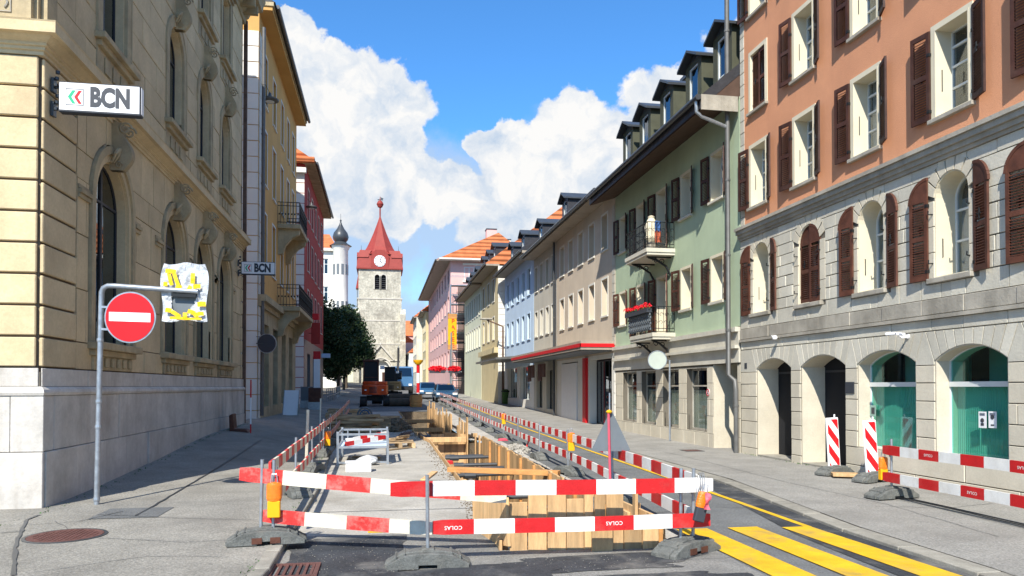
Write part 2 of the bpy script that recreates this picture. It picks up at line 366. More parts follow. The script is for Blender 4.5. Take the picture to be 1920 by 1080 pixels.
M['tarp'] = mat('crinkled_clear_film', (.50, .53, .56), .3, .16, 10, .9, 26, spec=.6)
M['tapey'] = mat('yellow_adhesive_tape', (.85, .52, .01), .5, .1, 12, .5, 30)
M['leaf'] = mat('dark_tree_leaf', (.025, .05, .014), .6, .35, 1.2, objvar=.2)
M['bark'] = mat('tree_bark', (.09, .07, .05), .9, .3, 4, .8, 20)
# ------------------------------------------------------------------ facades
class Face:
    def __init__(s, o, sd, nd): s.o = Vector(o); s.sd = Vector(sd); s.nd = Vector(nd)
    def P(s, a, n, z): return s.o + s.sd * a + s.nd * n + ZU * z
def FR(X): return Face((X, 0, 0), (0, 1, 0), (-1, 0, 0))
def FL(X): return Face((X, 0, 0), (0, 1, 0), (1, 0, 0))
def FF(Y): return Face((0, Y, 0), (1, 0, 0), (0, -1, 0))
class Op:
    def __init__(s, c, hw, z0, z1, rise=0.):
        s.c, s.hw, s.z0, s.z1, s.rise = c, hw, z0, z1, rise
        if rise: s.Rr = (hw * hw + rise * rise) / (2 * rise); s.zc = z1 - s.Rr
    def w(s, z):
        if z <= s.z0 or z >= s.z1: return 0.
        if s.rise and z > s.z1 - s.rise: return math.sqrt(max(0, s.Rr ** 2 - (z - s.zc) ** 2))
        return s.hw
    def levels(s):
        l = [s.z0, s.z1]
        if s.rise: l += [s.z1 - s.rise * (1 - k / 8) ** 1.6 for k in range(9)]
        return l
    def grow(s, g, gb=0.):
        o = Op(s.c, s.hw + g, s.z0 - gb, s.z1 + g, 0)
        if s.rise: o.rise = s.rise + g * (1 if s.rise >= s.hw * .99 else .55); o.Rr = (o.hw ** 2 + o.rise ** 2) / (2 * o.rise); o.zc = o.z1 - o.Rr
        return o
    def outline(s, inset=0., k=12):
        w = s.hw - inset; z0 = s.z0 + inset
        if not s.rise: return [(s.c - w, z0), (s.c + w, z0), (s.c + w, s.z1 - inset), (s.c - w, s.z1 - inset)]
        pts = [(s.c - w, z0), (s.c + w, z0)]; rr = s.Rr - inset; a = math.asin(min(1, w / rr))
        return pts + [(s.c + rr * math.sin(a - 2 * a * i / k), s.zc + rr * math.cos(a - 2 * a * i / k)) for i in range(k + 1)]
def strips(s0, s1, za, zb, ops):
    """pieces of [s0,s1]x[za,zb] outside the openings as polygons (s,z)"""
    lv = sorted(set([za, zb] + [l for o in ops for l in o.levels() if za + 1e-4 < l < zb - 1e-4]))
    hit = sorted([o for o in ops if o.z1 > za + 1e-4 and o.z0 < zb - 1e-4 and o.c + o.hw > s0 and o.c - o.hw < s1], key=lambda o: o.c)
    out = []
    for i in range(len(hit) + 1):
        lo = hit[i - 1] if i > 0 else None; ro = hit[i] if i < len(hit) else None
        left = []; right = []; e = 1e-4
        for a, b in zip(lv[:-1], lv[1:]):
            for z, ze in ((a, a + e), (b, b - e)):
                l = s0 if lo is None else max(s0, lo.c + lo.w(ze)); r = s1 if ro is None else min(s1, ro.c - ro.w(ze))
                if r < l: l = r = (l + r) / 2 if (lo is None or ro is None) else min(max((l + r) / 2, s0), s1)
                left.append((l, z)); right.append((r, z))
        if max(r[0] - l[0] for l, r in zip(left, right)) < .02: continue
        out.append((left, right))
    return out
def clean(poly):
    o = []
    for p in poly:
        if not o or abs(p[0] - o[-1][0]) + abs(p[1] - o[-1][1]) > 1e-3: o.append(p)
    if len(o) > 1 and abs(o[0][0] - o[-1][0]) + abs(o[0][1] - o[-1][1]) < 1e-3: o.pop()
    return o
def wall(face, s0, s1, z0, z1, ops, t=.4, mb=None):
    mb = mb or MB()
    lv = sorted(set([z0, z1] + [l for o in ops for l in o.levels() if z0 < l < z1]))
    for a, b in zip(lv[:-1], lv[1:]):
        if b - a < 1e-4: continue
        for left, right in strips(s0, s1, a, b, ops):
            q = clean([left[0], right[0], right[-1], left[-1]])
            if len(q) >= 3: mb.prism([face.P(s, 0, z) for s, z in q], face.nd * -t)
    return mb
NB = {}
def blocks(face, s0, s1, zs, ops, ln, mat_, parent, name='stone', joint=.012, proud=.02, off=.0, vary=.25, base=.0, bev=.006, minw=.08, limit=290):
    joined = None
    for i, (za, zb) in enumerate(zip(zs[:-1], zs[1:])):
        s = s0 - (ln * .5 if i % 2 else 0) + off; cuts = []
        while s < s1:
            cuts.append(s); s += ln * (1 + rnd.uniform(-vary, vary))
        cuts = [max(s0, c) for c in cuts] + [s1]
        if cuts[0] > s0 + .02: cuts.insert(0, s0)
        for a, b in zip(cuts[:-1], cuts[1:]):
            if b - a < minw: continue
            for left, right in strips(a + joint / 2, b - joint / 2, za + joint / 2, zb - joint / 2, ops):
                poly = clean(left + right[::-1])
                if len(poly) < 3: continue
                mb = MB(); pr = proud * rnd.uniform(.8, 1.2)
                mb.prism([face.P(q, base, z) for q, z in poly], face.nd * pr)
                k = (parent.name, name); NB[k] = NB.get(k, 0) + 1
                if NB[k] <= limit:
                    mb.build(name, mat_, parent, bev=bev if len(poly) == 4 else 0)
                else:
                    if joined is None: joined = MB()
                    mb2 = joined; mb2.add(mb.v, mb.f)
    if joined: tag(joined.build('far_' + name, mat_, parent), kind='stuff')
def ring(mb, face, op, w, n0, n1, k=12, closed=True):
    a = op.outline(0, k); b = op.outline(w, k); m = len(a)
    for i in range(m if closed else m - 1):
        if not closed and i == 0: continue
        j = (i + 1) % m
        mb.hexa([face.P(a[i][0], n0, a[i][1]), face.P(a[j][0], n0, a[j][1]), face.P(b[j][0], n0, b[j][1]), face.P(b[i][0], n0, b[i][1]),
                 face.P(a[i][0], n1, a[i][1]), face.P(a[j][0], n1, a[j][1]), face.P(b[j][0], n1, b[j][1]), face.P(b[i][0], n1, b[i][1])])
def surround(mb, face, op, w, n0, n1, k=12):
    """frame outside the opening, no bottom"""
    a = op.outline(0, k); b = op.grow(w).outline(0, k); b[0] = (b[0][0], a[0][1]); b[1] = (b[1][0], a[1][1]); m = len(a)
    for i in range(1, m):
        j = (i + 1) % m
        mb.hexa([face.P(a[i][0], n0, a[i][1]), face.P(a[j][0], n0, a[j][1]), face.P(b[j][0], n0, b[j][1]), face.P(b[i][0], n0, b[i][1]),
                 face.P(a[i][0], n1, a[i][1]), face.P(a[j][0], n1, a[j][1]), face.P(b[j][0], n1, b[j][1]), face.P(b[i][0], n1, b[i][1])])
def window(face, op, depth, parent, fm='frame', gm='glass', cols=2, rows=(), fw=.05, curtain=None, name='window', inner=True, cdepth=.12, t=.05):
    mb = MB(); ring(mb, face, op, fw, -depth, -depth - t)
    zt = op.z1 - (op.rise if op.rise else 0)
    for i in range(1, cols):
        s = op.c - op.hw + 2 * op.hw * i / cols
        top = op.z1 - fw * .5 if not op.rise else min(op.z1 - fw * .5, op.zc + math.sqrt(max(.01, op.Rr ** 2 - (s - op.c) ** 2)) - fw * .5)
        a = face.P(s, -depth, op.z0 + fw * .5); b = face.P(s, -depth - t, top)
        mb.hexa([face.P(s - fw * .6, -depth + .004, op.z0 + fw * .5), face.P(s + fw * .6, -depth + .004, op.z0 + fw * .5), face.P(s + fw * .6, -depth - t, op.z0 + fw * .5), face.P(s - fw * .6, -depth - t, op.z0 + fw * .5),
                 face.P(s - fw * .6, -depth + .004, top), face.P(s + fw * .6, -depth + .004, top), face.P(s + fw * .6, -depth - t, top), face.P(s - fw * .6, -depth - t, top)])
    for r in rows:
        z = op.z0 + (op.z1 - op.z0) * r; h = fw * .35; w = max(.05, min(op.hw, op.w(z) or op.hw) - fw * .5)
        mb.hexa([face.P(op.c - w, -depth + .002, z - h), face.P(op.c + w, -depth + .002, z - h), face.P(op.c + w, -depth - t * .9, z - h), face.P(op.c - w, -depth - t * .9, z - h),
                 face.P(op.c - w, -depth + .002, z + h), face.P(op.c + w, -depth + .002, z + h), face.P(op.c + w, -depth - t * .9, z + h), face.P(op.c - w, -depth - t * .9, z + h)])
    wo = mb.build(name, M[fm], parent)
    g = MB(); g.prism([face.P(s, -depth - t * .45, z) for s, z in op.outline(fw * .6)], face.nd * -.008); g.build('pane', M[gm], wo)
    if curtain:
        c = MB(); n = 14; w = op.hw * .96
        for side in (0, 1):
            a = op.c - w if side == 0 else op.c + w * .08; b = op.c - w * .08 if side == 0 else op.c + w
            pts = [(a + (b - a) * i / n, -depth - cdepth - .025 * (i % 2)) for i in range(n + 1)]
            z0 = op.z0 + .03; z1 = zt
            c.add([face.P(s, q, z0) for s, q in pts] + [face.P(s, q, z1) for s, q in pts], [(i, i + 1, n + 2 + i, n + 1 + i) for i in range(n)])
        c.build('curtain', M[curtain], wo, fix=False)
    return wo
# shutters: x from the hinge outwards, z up
SHC = {}
def shutter_mesh(w, h, arch, m):
    k = (w, h, arch, m)
    if k in SHC: return SHC[k]
    fr = MB(); lv = MB(); t = .035; st = .06
    if not arch:
        for x0, x1, z0, z1 in ((0, st, 0, h), (w - st, w, 0, h), (st, w - st, 0, .09), (st, w - st, h - .08, h), (st, w - st, h * .5 - .04, h * .5 + .04)): fr.box(x0, x1, 0, t, z0, z1)
        top = h - .08
    else:
        top = h - w * 1.0
        fr.box(0, st, 0, t, 0, top + (.0)); fr.box(w - st, w, 0, t, 0, top); fr.box(st, w - st, 0, t, 0, .09); fr.box(st, w - st, 0, t, h * .42 - .04, h * .42 + .04)
        n = 9; pts = [(0, top)]
        pts = [(0, top), (w, top)] + [(w * math.sin(math.pi / 2 * (1 - i / n)), top + (h - top) * math.cos(math.pi / 2 * (1 - i / n))) for i in range(1, n + 1)]
        if arch < 0: pts = [(w - x, z) for x, z in pts]
        fr.prism([(x, .004, z) for x, z in pts], (0, t - .008, 0))
        # raised rim of the arched head
        rim = [(w * math.sin(math.pi / 2 * (1 - i / n)), top + (h - top) * math.cos(math.pi / 2 * (1 - i / n))) for i in range(0, n + 1)]
        if arch < 0: rim = [(w - x, z) for x, z in rim]
        for a, b in zip(rim[:-1], rim[1:]): fr.beam((a[0], t / 2, a[1]), (b[0], t / 2, b[1]), .05, t + .006, (0, 1, 0)) if False else fr.beam((a[0], t / 2, a[1]), (b[0], t / 2, b[1]), t + .006, .05, Vector((0, 1, 0)).cross(Vector((b[0] - a[0], 0, b[1] - a[1]))))
    zz = .11
    while zz < top - .03:
        if abs(zz - h * (.42 if arch else .5)) > .05: lv.cbox((w / 2, t / 2, zz), (w - 2 * st) / 2 + .004, .021, .004, rx=R(-38))
        zz += .042
    a, _ = fr.mesh('shutter', M[m], bev=0, center=Vector((0, 0, 0))); b, _ = lv.mesh('louvres', M[m], center=Vector((0, 0, 0)))
    hk = MB(); hk.beam((w * .5, -.012, h * .46), (w * .5, -.012, h * .56), .02, .015); hk.beam((w * .35, -.012, h * .51), (w * .62, -.012, h * .51), .014, .014)
    hk.box(-.01, .04, -.008, t + .008, .12, .17); hk.box(-.01, .04, -.008, t + .008, h * .72, h * .72 + .05)
    c, _ = hk.mesh('catch', M['iron'], center=Vector((0, 0, 0)))
    SHC[k] = (a, b, c); return SHC[k]
def shutter(face, s, z, w, h, side, parent, m='shutter', arch=0, ang=6, closed=False, n=.035):
    """side=+1 opens towards +s; laid back on the wall, free edge leaning off by ang"""
    ac = 0 if not arch else (arch if True else 0)
    a, b, c = shutter_mesh(round(w, 3), round(h, 3), ac, m)
    d = face.sd * side; th = math.atan2(d.y, d.x); nn = math.atan2(face.nd.y, face.nd.x)
    # rotate free edge slightly towards the street
    delta = (nn - th + math.pi) % (2 * math.pi) - math.pi
    rz = th + math.copysign(R(ang), delta)
    o = put('shutter', a, parent, face.P(s, n, z), (0, 0, rz))
    for me, nm in ((b, 'louvres'), (c, 'catch')):
        q = bpy.data.objects.new(nm, me); COL.objects.link(q); q.parent = o
        if nm == 'louvres': q['kind'] = 'stuff'
    return o
def fbox(mb, face, s0, s1, n0, n1, z0, z1):
    mb.hexa([face.P(s0, n0, z0), face.P(s1, n0, z0), face.P(s1, n1, z0), face.P(s0, n1, z0), face.P(s0, n0, z1), face.P(s1, n0, z1), face.P(s1, n1, z1), face.P(s0, n1, z1)])
def reveal(f, op, depth, m, parent, w=.028, n0=.0, k=14):
    mb = MB(); ring(mb, f, op, w, n0, -depth, k); return mb.build('reveal', M[m], parent)
def fpart(name, m, parent, face, *boxes, bev=0):
    mb = MB()
    for b in boxes: fbox(mb, face, *b)
    return mb.build(name, M[m], parent, bev=bev)
def shell(parent, face, s0, s1, z0, z1, t, depth, m, roof=True):
    """side walls, back and a dark room behind the facade"""
    fpart('rear_wall', m, parent, face, (s0, s1, -depth, -depth + .3, z0, z1))
    fpart('side_wall', m, parent, face, (s0, s0 + .3, -depth + .302, -t - .002, z0, z1)); fpart('side_wall', m, parent, face, (s1 - .3, s1, -depth + .302, -t - .002, z0, z1))
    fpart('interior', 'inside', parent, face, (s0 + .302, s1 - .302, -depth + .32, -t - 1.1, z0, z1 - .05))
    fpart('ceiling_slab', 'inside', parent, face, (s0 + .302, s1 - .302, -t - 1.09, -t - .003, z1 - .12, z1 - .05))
# ================================================================== GROUND
def sheet(name, fl, fr, y0, y1, dz, m, nx=6, dy=.5, thick=0., kind='structure'):
    ny = max(2, int((y1 - y0) / dy)); v = []; f = []
    for j in range(ny + 1):
        y = y0 + (y1 - y0) * j / ny; a = fl(y) if callable(fl) else fl; b = fr(y) if callable(fr) else fr
        for i in range(nx + 1):
            x = a + (b - a) * i / nx; v.append((x, y, zg(x, y) + dz))
    for j in range(ny):
        for i in range(nx):
            k = j * (nx + 1) + i; f.append((k, k + 1, k + nx + 2, k + nx + 1))
    mb = MB(); mb.add(v, f)
    if thick:
        k = len(v); mb.add([(x, y, z - thick) for x, y, z in v], [])
        for j in range(ny):
            for i in (0, nx):
                a = j * (nx + 1) + i; b = a + nx + 1; mb.f.append((a, b, b + k, a + k)); mb.m.append(0)
        for i in range(nx): mb.f.append((i, i + 1, i + 1 + k, i + k)); mb.m.append(0)
    me, c = mb.mesh(name, m, smooth='all', center=Vector((0, 0, 0)), fix=not thick)
    if thick: me.polygons.foreach_set('use_smooth', [False] * len(me.polygons))
    o = put(name, me); o['kind'] = kind; return o
def interp(tab):
    def f(y):
        if y <= tab[0][0]: return tab[0][1]
        for (a, p), (b, q) in zip(tab[:-1], tab[1:]):
            if y <= b: return p + (q - p) * (y - a) / (b - a)
        return tab[-1][1]
    return f
TX0, TX1 = 1.28, 2.98; TY0, TY1 = 7.66, 43.
trL = interp([(7.5, 1.2), (9, 1.3), (24, 1.45), (25, 1.2), (43, .95)]); trR = interp([(7.5, 2.98), (23, 3.12), (24, 2.75), (43, 2.6)])
kerbL = lambda y: -1.0 - .25 * ss((y - 12) / 8) if y > 7.2 else -1.0 + (7.2 - y) * .06 - .5 * ss((7.2 - y) / 3)
kerbR = interp([(-6, 4.2), (4, 5.0), (5.9, 5.25), (8, 5.32), (10.3, 5.62), (12.5, 5.93), (17, 6.02), (25, 6.35), (60, 6.6), (150, 5.6)])
roadR = interp([(6, 3.3), (14, 3.45), (25, 3.75), (60, 4.0)])
# one base sheet to the horizon with a slot for the trench
def base_ground():
    mb = MB(); xs = [-900, -200, -60, -20, -9, -5, -3, -1.2, 0, .9, 3.2, 4.4, 6, 9, 14, 30, 80, 250, 900]; ys = [-200, -60, -20, -5, 2, 5, 7.64] + [7.64 + 35.46 * k / 18 for k in range(1, 19)] + [46, 50, 55, 60, 70, 85, 100, 130, 170, 250, 400, 700, 1400]
    v = [(x, y, zg(x, min(y, 170)) - .05 - (.25 if abs(x) > 15 else 0)) for y in ys for x in xs]; n = len(xs); f = []
    for j in range(len(ys) - 1):
        for i in range(n - 1):
            if xs[i] >= .89 and xs[i + 1] <= 3.21 and 7.62 < ys[j] < 43.0: continue
            f.append((j * n + i, j * n + i + 1, (j + 1) * n + i + 1, (j + 1) * n + i))
    mb.add(v, f); o = mb.build('ground', M['ground']); o['kind'] = 'structure'
base_ground()
FY = 7.45
sheet('left_pavement', -30, lambda y: kerbL(y) - .12, -6, 11.0, .07, M['asphalt_l'], 12)
sheet('left_pavement', -4.9, lambda y: kerbL(y) - .12, 11.0, 100, .07, M['asphalt_l'], 10)
# concrete slab street left of the trench, then fresh asphalt apron at the front
apr = lambda x: 0
sheet('concrete_road', lambda y: kerbL(y), lambda y: trL(y), 8.75, TY1, .0, M['concrete'], 6)
sheet('concrete_road', lambda y: kerbL(y), 3.9, TY1, 150, .0, M['road'], 6)
sheet('concrete_strip', lambda y: trR(y), lambda y: roadR(y) + .0, FY, TY1, .0, M['concrete'], 3)
sheet('carriageway', lambda y: roadR(y), lambda y: kerbR(y), 3.0, 150, -.004, M['road'], 5)
sheet('carriageway', lambda y: kerbL(y), lambda y: roadR(y), 2.0, 5.2, -.002, M['road'], 5)
sheet('worn_asphalt', lambda y: kerbL(y), lambda y: min(1.22, trL(y)), 6.9, 8.76, .002, M['dusty'], 6)
sheet('worn_asphalt', lambda y: kerbL(y), lambda y: roadR(y) + .1, 5.0, 7.0, .002, M['dusty'], 6)
sheet('worn_asphalt', 1.2, lambda y: roadR(y) + .1, 6.95, 7.66, .0045, M['dusty'], 6)
def blot(x, y, rx, ry, dz, m, sd, name='asphalt_patch', amp=.3, n=64):
    mb = MB(); v = [(x, y, zg(x, y) + dz)]
    for i in range(n):
        a = 2 * math.pi * i / n; k = 1 + amp * noise.noise(Vector((math.cos(a) * 1.6 + sd, math.sin(a) * 1.6, sd))) + .1 * noise.noise(Vector((math.cos(a) * 9, math.sin(a) * 9, sd)))
        ca, sa = math.cos(a), math.sin(a); px_, py_ = x + rx * k * math.copysign(abs(ca) ** .6, ca), y + ry * k * math.copysign(abs(sa) ** .6, sa); v.append((px_, py_, zg(px_, py_) + dz))
    mb.add(v, [(0, 1 + i, 1 + (i + 1) % n) for i in range(n)]); o = mb.build(name, M[m]); o['kind'] = 'structure'; return o
blot(-.32, 7.75, .62, .92, .008, 'fresh', 3.3); blot(.35, 6.6, 1.1, .42, .012, 'fresh', 8.1, amp=.5); blot(2.1, 6.95, .95, .32, .008, 'fresh', 5.7, amp=.5); blot(2.3, 6.2, .8, .3, .012, 'fresh', 1.9, amp=.5)
sheet('right_pavement', lambda y: kerbR(y) + .25, 9.6, -6, 150, .046, M['asphalt_r'], 8)
sheet('asphalt_patch', lambda y: kerbR(y) - .42 - .25 * ss((12 - y) / 6), lambda y: kerbR(y) - .0, 4, 16, .003, M['fresh'], 3)
sheet('pavement_patch', -3.55, -2.75, 9.95, 10.75, .076, M['road'], 2)
# sealed crack along the pavement
def crack(pts, w=.02, nm='sealed_joint'):
    mb = MB(); v = []; f = []; P = []
    for a, b in zip(pts[:-1], pts[1:]):
        for k in range(12): P.append(Vector(a).lerp(Vector(b), k / 12))
    P.append(Vector(pts[-1]))
    for i, p in enumerate(P):
        d = (P[min(i + 1, len(P) - 1)] - P[max(i - 1, 0)]).normalized(); q = Vector((-d.y, d.x)); ww = w * (1 + .5 * noise.noise(Vector((p.x * 5, p.y * 5, 0)))); jx = .02 * noise.noise(Vector((p.x * 9, p.y * 9, 3)))
        for s_ in (-1, 1): x, y = p.x + q.x * ww * s_ / 2 + jx, p.y + q.y * ww * s_ / 2; v.append((x, y, zg(x, y) + .0795))
    f = [(2 * i, 2 * i + 1, 2 * i + 3, 2 * i + 2) for i in range(len(P) - 1)]
    mb.add(v, f); o = mb.build(nm, M['metal_dark']); o['kind'] = 'structure'
def g2(px, py): p = G(px, py, .07); return (p.x, p.y)
crack([g2(255, 968), g2(345, 915), g2(440, 858), g2(490, 825)], .03)
crack([g2(25, 1080), g2(30, 1020), g2(50, 975), g2(75, 966)], .035)
crack([g2(0, 1000), g2(40, 997)], .02)
crack([g2(55, 985), g2(150, 978), g2(230, 960)], .012)
crack([g2(180, 966), g2(330, 972), g2(480, 976)], .012)
# kerbs: single stones
def kerb(name, fx, w, y0, y1, ln, dz0, dz1, m):
    root = T(name, *({'left_kerb': ('weathered granite kerb stones edging the left pavement beside the works', 'kerb'), 'right_kerb': ('flush pale granite kerb strip between right pavement and carriageway', 'kerb')}[name]), (fx(y0), y0, 0)); root['kind'] = 'structure'
    del root['category']
    y = y0
    while y < y1:
        l = ln * rnd.uniform(.9, 1.1); a, b = y + .008, y + l - .008
        p = [(fx(a), a), (fx(a) + w, a), (fx(b) + w, b), (fx(b), b)]
        h = rnd.uniform(-.003, .003)
        mb = MB(); mb.hexa([(x, q, zg(x, q) + dz0) for x, q in p] + [(x, q, zg(x, q) + dz1 + h) for x, q in p]); mb.build('kerb_stone', M[m], root, bev=.008)
        y += l
kerb('left_kerb', lambda y: kerbL(y) - .13, .14, 4.6, 46, .8, -.15, .075, 'granite')
kerb('right_kerb', lambda y: kerbR(y) + .004, .25, 4.0, 60, 1.0, -.15, .040, 'granite')
# yellow markings
def strip(name, x0, x1, y0, y1, dz=.004, m='yellow', fx=None, label=None, group=None):
    f0 = (lambda y: fx(y) + x0) if fx else x0; f1 = (lambda y: fx(y) + x1) if fx else x1
    o = sheet(name, f0, f1, y0, y1, dz, M[m], 1, .4); return o
for i, (a, b) in enumerate(((3.45, 3.84), (4.10, 4.48), (4.75, 5.12))):
    o = strip('crosswalk_stripe', a, b, 4.2, 8.42 + (0, .0, -.1)[i], .008 if i < 2 else .010)
edge = interp([(8, 5.08), (11, 5.2), (17, 5.38), (25, 5.6), (60, 5.8)])
strip('edge_line', -.045, .045, 8.3, 60, .007, fx=edge)
strip('old_crosswalk_stripe', -.15, .1, 8.85, 9.4, .003); strip('old_crosswalk_stripe', .55, .95, 8.8, 9.15, .003)
# manhole cover and drain grate
t = T('manhole_cover', 'round rusty red manhole cover set in the left foreground pavement', 'manhole cover', G(123, 1005, .08))
p = G(123, 1005, .07); mb = MB(); mb.disc((p.x, p.y, p.z - .02), ZU, .37, .03, 40); cov = mb.build('cover', M['cast'], t)
mb = MB()
for i in range(-6, 7):
    for j in range(-6, 7):
        if (i * i + j * j) ** .5 * .05 < .31: mb.cbox((p.x + i * .05, p.y + j * .05, p.z + .012), .017, .017, .004, rz=R(45))
tag(mb.build('tread_studs', M['cast'], t), kind='stuff')
mb = MB(); n = 40
for k in range(n):
    a = 2 * math.pi * k / n; b = 2 * math.pi * (k + 1) / n
    mb.hexa([(p.x + r * math.cos(q), p.y + r * math.sin(q), z) for z in (p.z - .02, p.z + .008) for r, q in ((.375, a), (.41, a), (.41, b), (.375, b))])
mb.build('rim', M['metal_dark'], t)
p = G(535, 1072, .005); t = T('drain_grate', 'slotted iron drain grate in the gutter at the bottom edge', 'drain', p)
mb = MB()
for k in range(9): mb.box(p.x - .25 + k * .06, p.x - .225 + k * .06, p.y - .22, p.y + .2, p.z - .01, p.z + .02)
mb.build('bar', M['cast'], t); mb = MB()
for a, b, c, d in ((-.3, .3, -.26, -.22), (-.3, .3, .2, .24), (-.3, -.26, -.22, .2), (.26, .3, -.22, .2)): mb.box(p.x + a, p.x + b, p.y + c, p.y + d, p.z - .01, p.z + .022)
mb.build('rim', M['cast'], t)
# ------------------------------------------------------------------ trench
def trench():
    root = T('trench', 'deep service trench cut along the street and shored with boards', 'trench', (2.1, TY0, 0)); root['kind'] = 'structure'; del root['category']
    dep = 1.9
    mb = MB(); v = []; f = []; ys = [TY0 - .1 + (TY1 - TY0 + .2) * k / 60 for k in range(61)]
    for y in ys:
        for k in range(9):
            x = .9 + (3.25 - .9) * k / 8; v.append((x, y, zg(x, y) - dep + .12 * noise.noise(Vector((x * 1.5, y * 1.5, 0)))))
    f = [(j * 9 + i, j * 9 + i + 1, (j + 1) * 9 + i + 1, (j + 1) * 9 + i) for j in range(60) for i in range(8)]
    mb.add(v, f); mb.build('trench_floor', M['earth'], root)
    mb = MB()
    for fx, sg in ((trL, -1), (trR, 1)):
        for a, b in zip(ys[:-1], ys[1:]):
            xa, xb = fx(a) + sg * .06, fx(b) + sg * .06
            mb.add([(xa, a, zg(xa, a) - dep), (xb, b, zg(xb, b) - dep), (xb, b, zg(xb, b) - .06), (xa, a, zg(xa, a) - .06)], [(0, 1, 2, 3)])
    for q in (TY1 + .02, TY0 - .08): mb.add([(.85, q, -dep - .3), (3.3, q, -dep - .3), (3.3, q, zg(2, q) - .02), (.85, q, zg(2, q) - .02)], [(0, 1, 2, 3)])
    mb.build('earth_side', M['earth'], root)
    # upright boards along both sides; each is its own piece
    def board(x, y, w, top, bot, side, lean=0., par=root, t=.035):
        mb = MB(); mb.box(-t / 2, t / 2, -w / 2, w / 2, 0, top - bot); me, _ = mb.mesh('board', M['wood'], bev=.004, center=Vector((0, 0, 0)))
        o = put('board', me, par, (x, y, bot), (0, lean, math.atan2(0, 1))); return o
    y = TY0 + .1
    while y < 23.5:
        w = rnd.uniform(.2, .3); z = zg(3, y); board(trR(y) - .02, y + w / 2, w - .008, z + .16 + rnd.uniform(-.02, .03), z - dep, 1); y += w
    y = 24.
    while y < 42.5:
        w = rnd.uniform(.2, .42); z = zg(3, y); board(trR(y) - .02 - (.25 if 27 < y < 29 else 0) + rnd.uniform(-.03, .03), y + w / 2, w - .01, z + (.62 if rnd.random() < .35 else .3) + rnd.uniform(-.15, .12), z - dep, 1); y += w
    y = TY0 + .05
    while y < 24.8:      # left side: long lying panels above ground
        l = min(2.5, 24.8 - y); x0, x1 = trL(y) + .02, trL(y + l) + .02
        for k in range(4):
            mb = MB(); top = .10 - k * .3; a = Vector((x0, y + .01, zg(x0, y) + top - .15)); b = Vector((x1, y + l - .01, zg(x1, y + l) + top - .15))
            mb.beam(a, b, .03, .292); mb.build('board', M['woodx' if False else 'wood'], root, bev=.004)
        mb = MB(); mb.box(x0 + .02, x0 + .09, y + .1, y + .2, zg(x0, y) - dep, zg(x0, y) + .1); mb.build('post', M['wood'], root)
        y += l
    y = 25.
    while y < 42.5:
        w = rnd.uniform(.25, .45); z = zg(1, y); board(trL(y) + .02, y + w / 2, w - .01, z + rnd.uniform(0, .12), z - dep, -1); y += w
    # cross wall closing the first section
    x = 1.6
    while x < 3.0:
        w = .22; mb = MB(); z = zg(2, 24.4); mb.box(x, x + w - .01, 24.5, 24.54, z - dep, z + .15 + rnd.uniform(-.03, .05)); mb.build('board', M['wood'], root); x += w
    for y, dz, xx in ((24.2, -.02, 0), (31, -.15, 0), (36, -.1, 0)):
        mb = MB(); mb.beam((trL(y) + .03, y, zg(2, y) + dz), (trR(y) - .03, y, zg(2, y) + dz), .12, .16); mb.build('waling_beam', M['wood'], root, bev=.005)
    # near end wall: uneven upright boards
    xs = [1.30, 1.52, 1.74, 1.95, 2.16, 2.27, 2.48, 2.60, 2.76, 2.93]
    tops = [.50, .60, .60, .56, .62, .60, .68, .42, .62]
    xs = [1.31, 1.50, 1.70, 1.90, 2.09, 2.19, 2.31, 2.50, 2.70, 2.88]
    tops = [.50, .61, .61, .53, .63, .62, .64, .27, .26]
    for (a, b), tp in zip(zip(xs[:-1], xs[1:]), tops):
        yy = TY0 - .02 + rnd.uniform(-.02, .02) + .12 * (a - 1.3) * -1 * .8
        mb = MB(); mb.box(a + .004, b - .004, yy - .018, yy + .018, -dep, tp); mb.build('board', M['wood'], root, bev=.003)
    mb = MB(); mb.box(2.14, 2.36, TY0 - .215, TY0 - .18, -dep, .30); mb.build('board', M['wood'], root, bev=.003)
    for z in (-.25,):
        mb = MB(); mb.beam((1.3, TY0 + .08, .2), (2.95, TY0 - .08, .2), .1, .12); mb.build('waling_beam', M['wood'], root)
    # a few boards of the side wall that stick up near the front corner
    mb = MB(); mb.beam((1.10, 8.9, .12), (1.30, 7.64, .30), .035, .5); mb.build('board', M['wood'], root, bev=.004)
    mb = MB(); mb.beam((3.02, 7.7, .12), (2.98, 10.2, .10), .03, .3); mb.build('board', M['wood'], root, bev=.004)
    mb = MB(); mb.box(2.885, 2.93, TY0 - .16, TY0 - .09, -.3, .25); mb.build('upright', M['woodx'], root, bev=.004)
    for x, y, w, tp in ((2.92, 8.35, .1, .62), (3.04, 8.6, .16, .3)):
        mb = MB(); mb.box(x, x + .035, y, y + w, -1, tp); mb.build('board', M['wood'], root, bev=.003)
    # timber uprights against the right wall
    for y in (9.5, 11.2, 13, 14.5, 16, 17.7, 19.2, 21):
        mb = MB(); x = trR(y) - .09; mb.box(x, x + .05, y, y + .09, -dep, zg(x, y) + .14); mb.build('upright', M['woodx'], root)
    # steel struts and pipes in the trench
    for y in (8.6, 10.3, 12.6, 14.6, 15.8, 17, 18.4, 19.8, 21.2, 22.6, 27, 29.5, 33, 38):
        z = zg(2, y) - rnd.uniform(.28, .5); mb = MB(); mb.tube([(trL(y) + .04, y, z), (trR(y) - .05, y + rnd.uniform(-.1, .1), z + .02)], .045, 8); mb.tube([(trL(y) + .5, y, z), (trL(y) + .75, y, z)], .075, 8)
        mb.build('steel_strut', M['metal_dark'], root, smooth=True)
